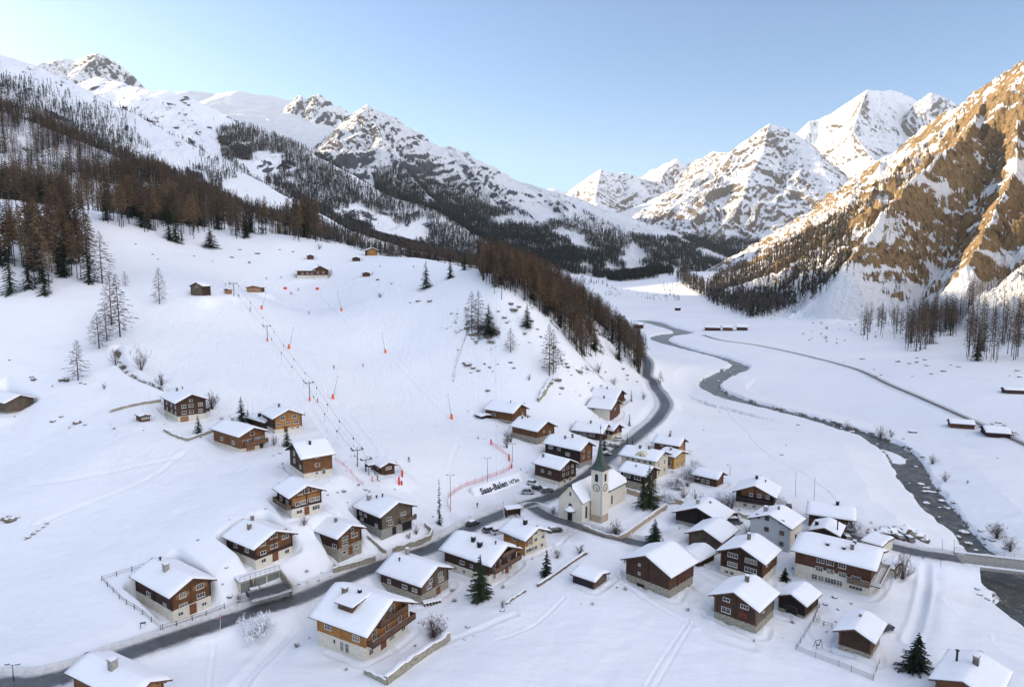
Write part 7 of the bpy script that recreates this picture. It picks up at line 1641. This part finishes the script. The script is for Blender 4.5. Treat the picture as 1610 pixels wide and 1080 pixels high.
def forests():
    farL = [[*lowfar(s, 'larch')] for s in range(4)]; farS = [[*lowfar(10+s, 'spruce')] for s in range(3)]
    for s in farS: s[1] = (s[1][0], s[1][1], 2)
    for s in farL: s[1] = (s[1][0], s[1][1], 4)
    mats = ['bark_dark', 'twig', 'needle', 'twig_grey', 'twig_far']
    nearL = []
    for s in range(5):
        T, C = larch_parts(500+s, 30, 5, .36, spread=.15, thick=.009, tww=.013); nearL.append([(*T, 0), (*C, 1 if s % 3 else 3)])
    nearS = []
    for s in range(2):
        T, C = spruce_parts(520+s, 11, 6, .17, .1, 3); nearS.append([(*T, 0), (*C, 2)])
    IND = []
    def area(polys, n, box, dens, seed, hh, spr, thin=None):
        X, Y, Z, I, px, py = sample(polys, n, box, dens, seed, thin); g = np.random.default_rng(seed+1)
        S = g.uniform(*hh, len(X))*(.8+.4*fbm(X/90, Y/90, 2, seed+3)); sp = g.random(len(X)) < (spr if not callable(spr) else spr(px, py, X, Y))
        return X, Y, Z, S, sp
    # A: near wood on the left
    A = [(-60,60),(0,150),(60,195),(120,225),(200,258),(300,305),(400,340),(500,372),(620,398),(740,412),(800,432),(760,470),(640,440),(600,410),(540,386),(470,382),(438,392),(425,372),(395,368),(380,384),(350,362),(335,366),(300,384),(265,380),(240,366),(205,362),(196,366),(170,352),(140,345),(125,360),(140,420),(155,448),(140,462),(104,432),(95,455),(64,466),(30,462),(0,470),(-80,470)]
    XA = area(A, 90000, (-1150, 120, 230, 1010), (28, .44), 21, (21, 31), lambda px, py, X, Y: .13+.22*(vn(X/60, Y/60, 5) > .62),
              lambda px, py, X, Y, H: np.clip(.17+.30*np.clip((Y-330)/400, 0, 1.2)+.16*(px < 210)*(Y < 520), 0, 1)*np.where((px > 500) & (Y < 860), 0, 1)*np.where((px > 110) & (px < 190) & (py > 300) & (py < 345), .3, 1))
    # G: wood on the shoulder of the ski hill
    G = [(752,425),(760,445),(785,470),(815,474),(840,486),(872,505),(888,530),(905,560),(930,560),(960,564),(985,572),(1004,590),(1016,574),(1000,545),(960,505),(930,487),(880,452),(830,422),(790,408)]
    XG = area(G, 9000, (-30, 130, 290, 480), (14, .33), 33, (14, 20), .10, lambda px, py, X, Y, H: np.full(px.shape, .56))
    # F: larches at the foot of the right-hand slope
    F1 = [(1518,568),(1540,572),(1610,575),(1700,575),(1700,440),(1590,450),(1520,465),(1470,485),(1425,518),(1420,555),(1450,552),(1490,530),(1520,525)]
    XF = area(F1, 14000, (160, 640, 280, 860), (16, .34), 41, (22, 31), .16, lambda px, py, X, Y, H: np.where(px > 1500, .30, .62))
    F2 = [(1338,540),(1380,532),(1410,535),(1430,520),(1400,498),(1360,505)]
    XF2 = area(F2, 6000, (160, 620, 350, 800), (14, .45), 43, (16, 24), .1, lambda px, py, X, Y, H: np.full(px.shape, .35))
    # E: wooded lower slope at the right side of the valley
    E = [(1110,452),(1130,435),(1200,405),(1260,372),(1300,345),(1338,340),(1340,400),(1330,440),(1290,468),(1240,488),(1200,500),(1175,500),(1150,492),(1120,478),(1060,440),(1075,430)]
    XE = area(E, 60000, (250, 1100, 600, 3400), (70, .33), 51, (16, 25), .25, lambda px, py, X, Y, H: np.full(px.shape, .8))
    sel = []
    for nm, Q, lab in (('A', XA, 'bare brown larch in the wood on the left hillside'), ('G', XG, 'bare brown larch in the wood on the shoulder right of the ski slope'), ('F', XF, 'tall bare larch at the foot of the sunlit rock slope'), ('F', XF2, 'tall bare larch at the foot of the sunlit rock slope')):
        X, Y, Z, S, sp = Q; px, py = proj(X, Y, Z); vis = (px > -30) & (px < 1640) & (py > 0) & (py < 1100)
        for i in range(len(X)): sel.append((S[i]/math.hypot(X[i], Y[i])*(1 if vis[i] else .0), nm, i, lab, sp[i], X[i], Y[i], Z[i], S[i]))
    L = sorted([s for s in sel if not s[4]], key=lambda s: -s[0])[:232]; Sx = sorted([s for s in sel if s[4]], key=lambda s: -s[0])[:120]
    ids = {(s[1], round(float(s[5]), 3)) for s in L+Sx}
    grp = {'A': 'larches in the left hillside wood', 'G': 'larches on the hill shoulder', 'F': 'larches at the foot of the right slope'}
    for s in L: put('larch', 'larch_tree', s[5], s[6], s[7]-.3, s[8], s[3], 'tree', grp[s[1]], w=1.0)
    for s in Sx: put('spruce', 'spruce_tree', s[5], s[6], s[7]-.3, s[8]*.8, s[3].replace('bare brown larch', 'dark green spruce').replace('tall bare larch', 'dark green spruce'), 'tree', grp[s[1]].replace('larches', 'spruces'), w=.95)
    rest = {0: [], 1: []}
    for s in sel:
        if (s[1], round(float(s[5]), 3)) in ids: continue
        rest[int(s[4])].append((s[5], s[6], s[7]-.3, s[8]*(1 if not s[4] else .85)))
    for k, nm, lab, var in ((0, 'larch_wood', 'brown mass of leafless larches on the near slopes', nearL), (1, 'spruce_wood', 'dark spruces mixed into the near woods', nearS)):
        a = np.array(rest[k]); merged(nm, lab, a[:, 0], a[:, 1], a[:, 2], a[:, 3], var, mats, 61+k)
    # far woods
    def far(name, lab, poly, n, box, dens, seed, hh, spr, thin=None):
        X, Y, Z, S, sp = area(poly, n, box, dens, seed, hh, spr, thin)
        for k, var in ((False, farL), (True, farS)):
            m = sp == k
            if m.any(): merged(name, lab+(' (spruces)' if k else ''), X[m], Y[m], Z[m]-.3, S[m]*(1.0), var, mats, seed+9+int(k))
        CNT.append((name, len(X)))
    X, Y, Z, S, sp = XE
    for k, var in ((False, farL), (True, farS)):
        m = sp == k; merged('valley_wood', 'wood on the shaded right-hand valley side'+(' (spruces)' if k else ''), X[m], Y[m], Z[m]-.3, S[m], var, mats, 71+int(k))
    B_ = [(-60,100),(0,122),(60,128),(110,145),(150,158),(212,180),(300,228),(350,256),(400,283),(493,343),(600,380),(740,412),(700,430),(400,350),(200,270),(60,210),(-60,150)]
    far('shoulder_wood', 'belt of trees on the shoulder above the near wood', B_, 80000, (-1900, -50, 900, 1950), (70, .40), 81, (13, 21), .35, lambda px, py, X, Y, H: np.clip(.25+(py-(118+px*.42))/60, .06, .9))
    C_ = [(335,190),(400,203),(462,228),(524,261),(586,300),(680,328),(740,374),(800,402),(850,428),(700,420),(560,370),(420,290),(350,250)]
    far('ridge_wood', 'dark trees covering the third ridge', C_, 90000, (-1600, 150, 1500, 2750), (90, .35), 83, (16, 25), .5, lambda px, py, X, Y, H: np.clip(.45+(py-(200+(px-400)*.5))/60, .2, 1))
    D_ = [(585,272),(620,255),(664,255),(700,262),(742,297),(804,332),(850,354),(900,345),(920,337),(960,356),(1000,384),(1030,411),(1060,434),(1050,446),(980,444),(900,432),(800,405),(700,345),(640,320),(590,300)]
    far('mountain_wood', 'dark woods on the foot of the pointed peak', D_, 120000, (-900, 800, 1700, 3450), (120, .37), 85, (18, 27), .65, lambda px, py, X, Y, H: np.clip(.35+(py-(262+(px-600)*.33))/60, .15, 1))
    P_ = [(985,372),(1040,378),(1100,374),(1150,376),(1200,380),(1230,372),(1200,402),(1130,424),(1080,440),(1040,436),(1010,395)]
    far('mountain_wood', 'woods at the foot of the sunlit pyramid', P_, 160000, (450, 2600, 2600, 6400), (150, .33), 87, (20, 30), .8, lambda px, py, X, Y, H: np.full(px.shape, .9))
    RW = [(1190,395),(1240,358),(1300,306),(1350,270),(1400,240),(1440,200),(1470,260),(1440,330),(1400,380),(1340,410),(1250,430)]
    far('slope_wood', 'thin trees scattered over the golden rock slope', RW, 8000, (400, 1400, 700, 2300), (60, .52), 89, (12, 18), .3, lambda px, py, X, Y, H: np.full(px.shape, .35))
    # E2: trees on the sunlit/shaded slope just above the foot trees
    for nm, poly, n, box, hh, th, lab in [('valley_trees', [(950,452),(990,456),(986,468),(950,466)], 900, (130, 330, 900, 1700), (5, 9), .5, 'line of small trees on the valley floor, left group'), ('valley_trees', [(1000,462),(1040,452),(1078,460),(1070,474),(1010,472)], 1800, (230, 600, 900, 1800), (5, 9), .8, 'dense stand of trees on the valley floor, right group'), ('valley_trees', [(1030,446),(1110,440),(1105,452),(1040,458)], 5000, (250, 900, 1300, 3000), (7, 12), .8, 'far stand of trees across the valley head'), ('valley_trees', [(910,440),(960,446),(955,452),(905,447)], 1200, (80, 400, 1200, 2400), (12, 18), .5, 'row of trees at the foot of the shaded mountain')]:
        X, Y, Z, I, px, py = sample(poly, n, box, (30, .3), 97, lambda px, py, X, Y, H: np.full(px.shape, th)); 
        if len(X): g = np.random.default_rng(3); merged(nm, lab, X, Y, Z-.3, g.uniform(*hh, len(X)), farS, mats, 98)
    # scrub on the right slope
    SB = [(1190,500),(1240,488),(1300,466),(1400,462),(1500,460),(1480,500),(1420,520),(1330,545),(1280,545),(1220,520)]
    X, Y, Z, I, px, py = sample(SB, 5200, (180, 700, 380, 1100), (20, .45), 101, lambda px, py, X, Y, H: np.full(px.shape, .22))
    g = np.random.default_rng(4); sv = []
    for s in range(3): T, C = shrub_parts(600+s, 9, 2, .6, .04); sv.append([(*T, 0), (*C, 3)])
    merged('scrub', 'low scrub dotted over the lower right slope', X, Y, Z, g.uniform(1.2, 5.5, len(X))*g.uniform(.4, 1, len(X)), sv, mats, 102, 'scrub')
    SC = [(0,100),(150,150),(350,200),(400,195),(400,280),(300,215),(150,152),(0,120)]
    X, Y, Z, I, px, py = sample(SC, 30000, (-2200, -200, 1300, 2800), (60, .5), 105, lambda px, py, X, Y, H: np.full(px.shape, .06))
    merged('scrub', 'dwarf trees dotted over the open left shoulder', X, Y, Z, g.uniform(3, 8, len(X)), farS, mats, 106, 'scrub')
CNT = []
CH_ = church()
for i, h in enumerate(HOUSES): make_house(h, i)
# trodden paths from the doors to the nearest road
_R = np.vstack([ROADS[k][0][:, :2] for k in ('road', 'church_lane', 'bridge_road')]+[GROOVES[11][0]])
for i, h in enumerate(HOUSES):
    if h['z0'] > 22 or h['o2'][1] > 300: continue
    fx = np.array([math.cos(h['rz']), math.sin(h['rz'])]); fr = np.array([fx[1], -fx[0]]); a = h['o2']+fr*1.2; d = np.hypot(*(_R-a).T); q = _R[d.argmin()]
    if d.min() > 60: continue
    r_ = random.Random(i); n = max(3, int(d.min()/6)); P = [a+(q-a)*k/n+np.array([r_.uniform(-1, 1), r_.uniform(-1, 1)])*(1.4 if 0 < k < n else 0) for k in range(n+1)]
    GROOVES.append((catmull(np.column_stack([np.array(P), np.zeros(len(P))]), 1.2)[:, :2], .55, .28))
    ring = [h['o2']+fx*sx*(h['gw']/2+1.3)+fr*(1.3 if t == 0 else -h['dp']*t) for sx, t in ((-1, .7), (-1, .3), (-1, 0), (1, 0), (1, .4))]
    GROOVES.append((catmull(np.column_stack([np.array(ring), np.zeros(5)]), 1.2)[:, :2], .6, .2))
build_terrain()
build_ribbons()
lift(); lances(); things(); single_trees(); forests()

def tufts():
    r_ = random.Random(77); n = 0
    near = [h for h in HOUSES if h['o2'][1] < 300 and h['z0'] < 24]
    while n < 150:
        h = r_.choice(near); a = r_.uniform(0, 6.283); d = r_.uniform(.6, 1)*9
        c = h['o2']+np.array([-math.sin(h['rz']), math.cos(h['rz'])])*h['dp']*.5
        x, y = c[0]+math.cos(a)*(d+h['dp']*.35), c[1]+math.sin(a)*(d+h['dp']*.35)
        if any(abs((x-p[0])*p[2]+(y-p[1])*p[3]) < p[4]+.8 and abs(-(x-p[0])*p[3]+(y-p[1])*p[2]) < p[5]+.8 for p in PADS): continue
        X_, Y_ = np.array([x]), np.array([y])
        if min(pdist(X_, Y_, P)[0][0]-hw for P, hw in ROADS.values()) < .8: continue
        n += 1; z = gz(x, y)
        if n % 3:
            put('shrub', 'dry_tuft', x, y, z-.05, r_.uniform(.35, 1.1), 'small dry tuft poking through the snow between the houses', 'tuft', 'dry tufts between the houses', w=r_.uniform(.8, 1.6))
        else:
            s_ = r_.uniform(.15, .42); o = link('garden_stone', _rk[n % 6]); o.location = (x, y, z+.02); o.scale = (s_*1.4, s_, s_*.7); o.rotation_euler = (0, 0, a)
            tag(o, 'small dark stone showing through the snow near the houses', 'stone', 'small stones between the houses')
tufts()
# ------------------------------------------------------------------ camera, sun, sky
cam = D.cameras.new('camera'); co = D.objects.new('camera', cam); ROOT.objects.link(co)
co.location = (0, 0, CAMZ); co.rotation_euler = (math.radians(90)-PITCH, 0, 0)
cam.sensor_width = 36; cam.lens = 36*FPX/1610; cam.clip_start = 1; cam.clip_end = 60000
scene.camera = co
SUN_AZ, SUN_EL = math.radians(-66), math.radians(15.5)   # azimuth from +Y towards +X
sd = Vector((math.sin(SUN_AZ)*math.cos(SUN_EL), math.cos(SUN_AZ)*math.cos(SUN_EL), math.sin(SUN_EL)))
sl = D.lights.new('sun', 'SUN'); sl.energy = 5.0; sl.angle = math.radians(.5); sl.color = (1, .79, .52)
so = D.objects.new('sun', sl); ROOT.objects.link(so); so.rotation_euler = sd.to_track_quat('Z', 'Y').to_euler(); so.location = (-300, 300, 400)
w = D.worlds.new('World'); scene.world = w; w.use_nodes = True
nt = w.node_tree; sky = nt.nodes.new('ShaderNodeTexSky'); sky.sky_type = 'NISHITA'; sky.sun_disc = False
sky.sun_elevation = SUN_EL; sky.sun_rotation = SUN_AZ; sky.altitude = 1500; sky.air_density = 1.0; sky.dust_density = 2.0; sky.ozone_density = 2.6
# added unseen sky glow high behind and right of the viewer, lifting the shaded snow
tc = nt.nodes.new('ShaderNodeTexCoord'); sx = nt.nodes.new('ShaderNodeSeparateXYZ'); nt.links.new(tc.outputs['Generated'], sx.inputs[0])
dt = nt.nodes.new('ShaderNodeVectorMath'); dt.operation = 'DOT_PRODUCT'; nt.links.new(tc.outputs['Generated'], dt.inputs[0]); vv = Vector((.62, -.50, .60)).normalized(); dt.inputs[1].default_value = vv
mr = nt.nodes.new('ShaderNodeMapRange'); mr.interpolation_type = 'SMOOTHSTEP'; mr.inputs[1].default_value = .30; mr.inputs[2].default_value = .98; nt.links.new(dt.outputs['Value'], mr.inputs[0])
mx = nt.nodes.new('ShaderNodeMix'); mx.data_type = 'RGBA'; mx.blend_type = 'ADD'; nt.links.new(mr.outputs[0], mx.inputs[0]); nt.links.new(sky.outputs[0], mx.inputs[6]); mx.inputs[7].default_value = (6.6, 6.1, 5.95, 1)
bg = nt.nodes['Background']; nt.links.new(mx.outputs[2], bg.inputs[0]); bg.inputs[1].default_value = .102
scene.view_settings.view_transform = 'Standard'; scene.view_settings.look = 'None'; scene.view_settings.gamma = 1
scene.view_settings.exposure = 1.22
scene.cycles.max_bounces = 5; scene.cycles.diffuse_bounces = 4; scene.cycles.glossy_bounces = 2; scene.cycles.transmission_bounces = 2; scene.cycles.volume_bounces = 0
scene.cycles.use_denoising = True

# ------------------------------------------------------------------ air: thin winter haze filling the valley
def haze():
    b = MB(); b.box(-12500, 12500, -5500, 12000, -250, 1850)
    m = D.materials.new('valley_haze'); m.use_nodes = True; n = m.node_tree; n.nodes.remove(n.nodes['Principled BSDF'])
    v = n.nodes.new('ShaderNodeVolumePrincipled'); v.inputs['Color'].default_value = (.80, .88, 1, 1); v.inputs['Density'].default_value = HAZE; v.inputs['Anisotropy'].default_value = .2
    n.links.new(v.outputs[0], n.nodes['Material Output'].inputs['Volume'])
    o = b.build('haze', m); tag(o, 'thin blue winter haze filling the valley', 'haze', kind='stuff')
HAZE = .000024
haze()
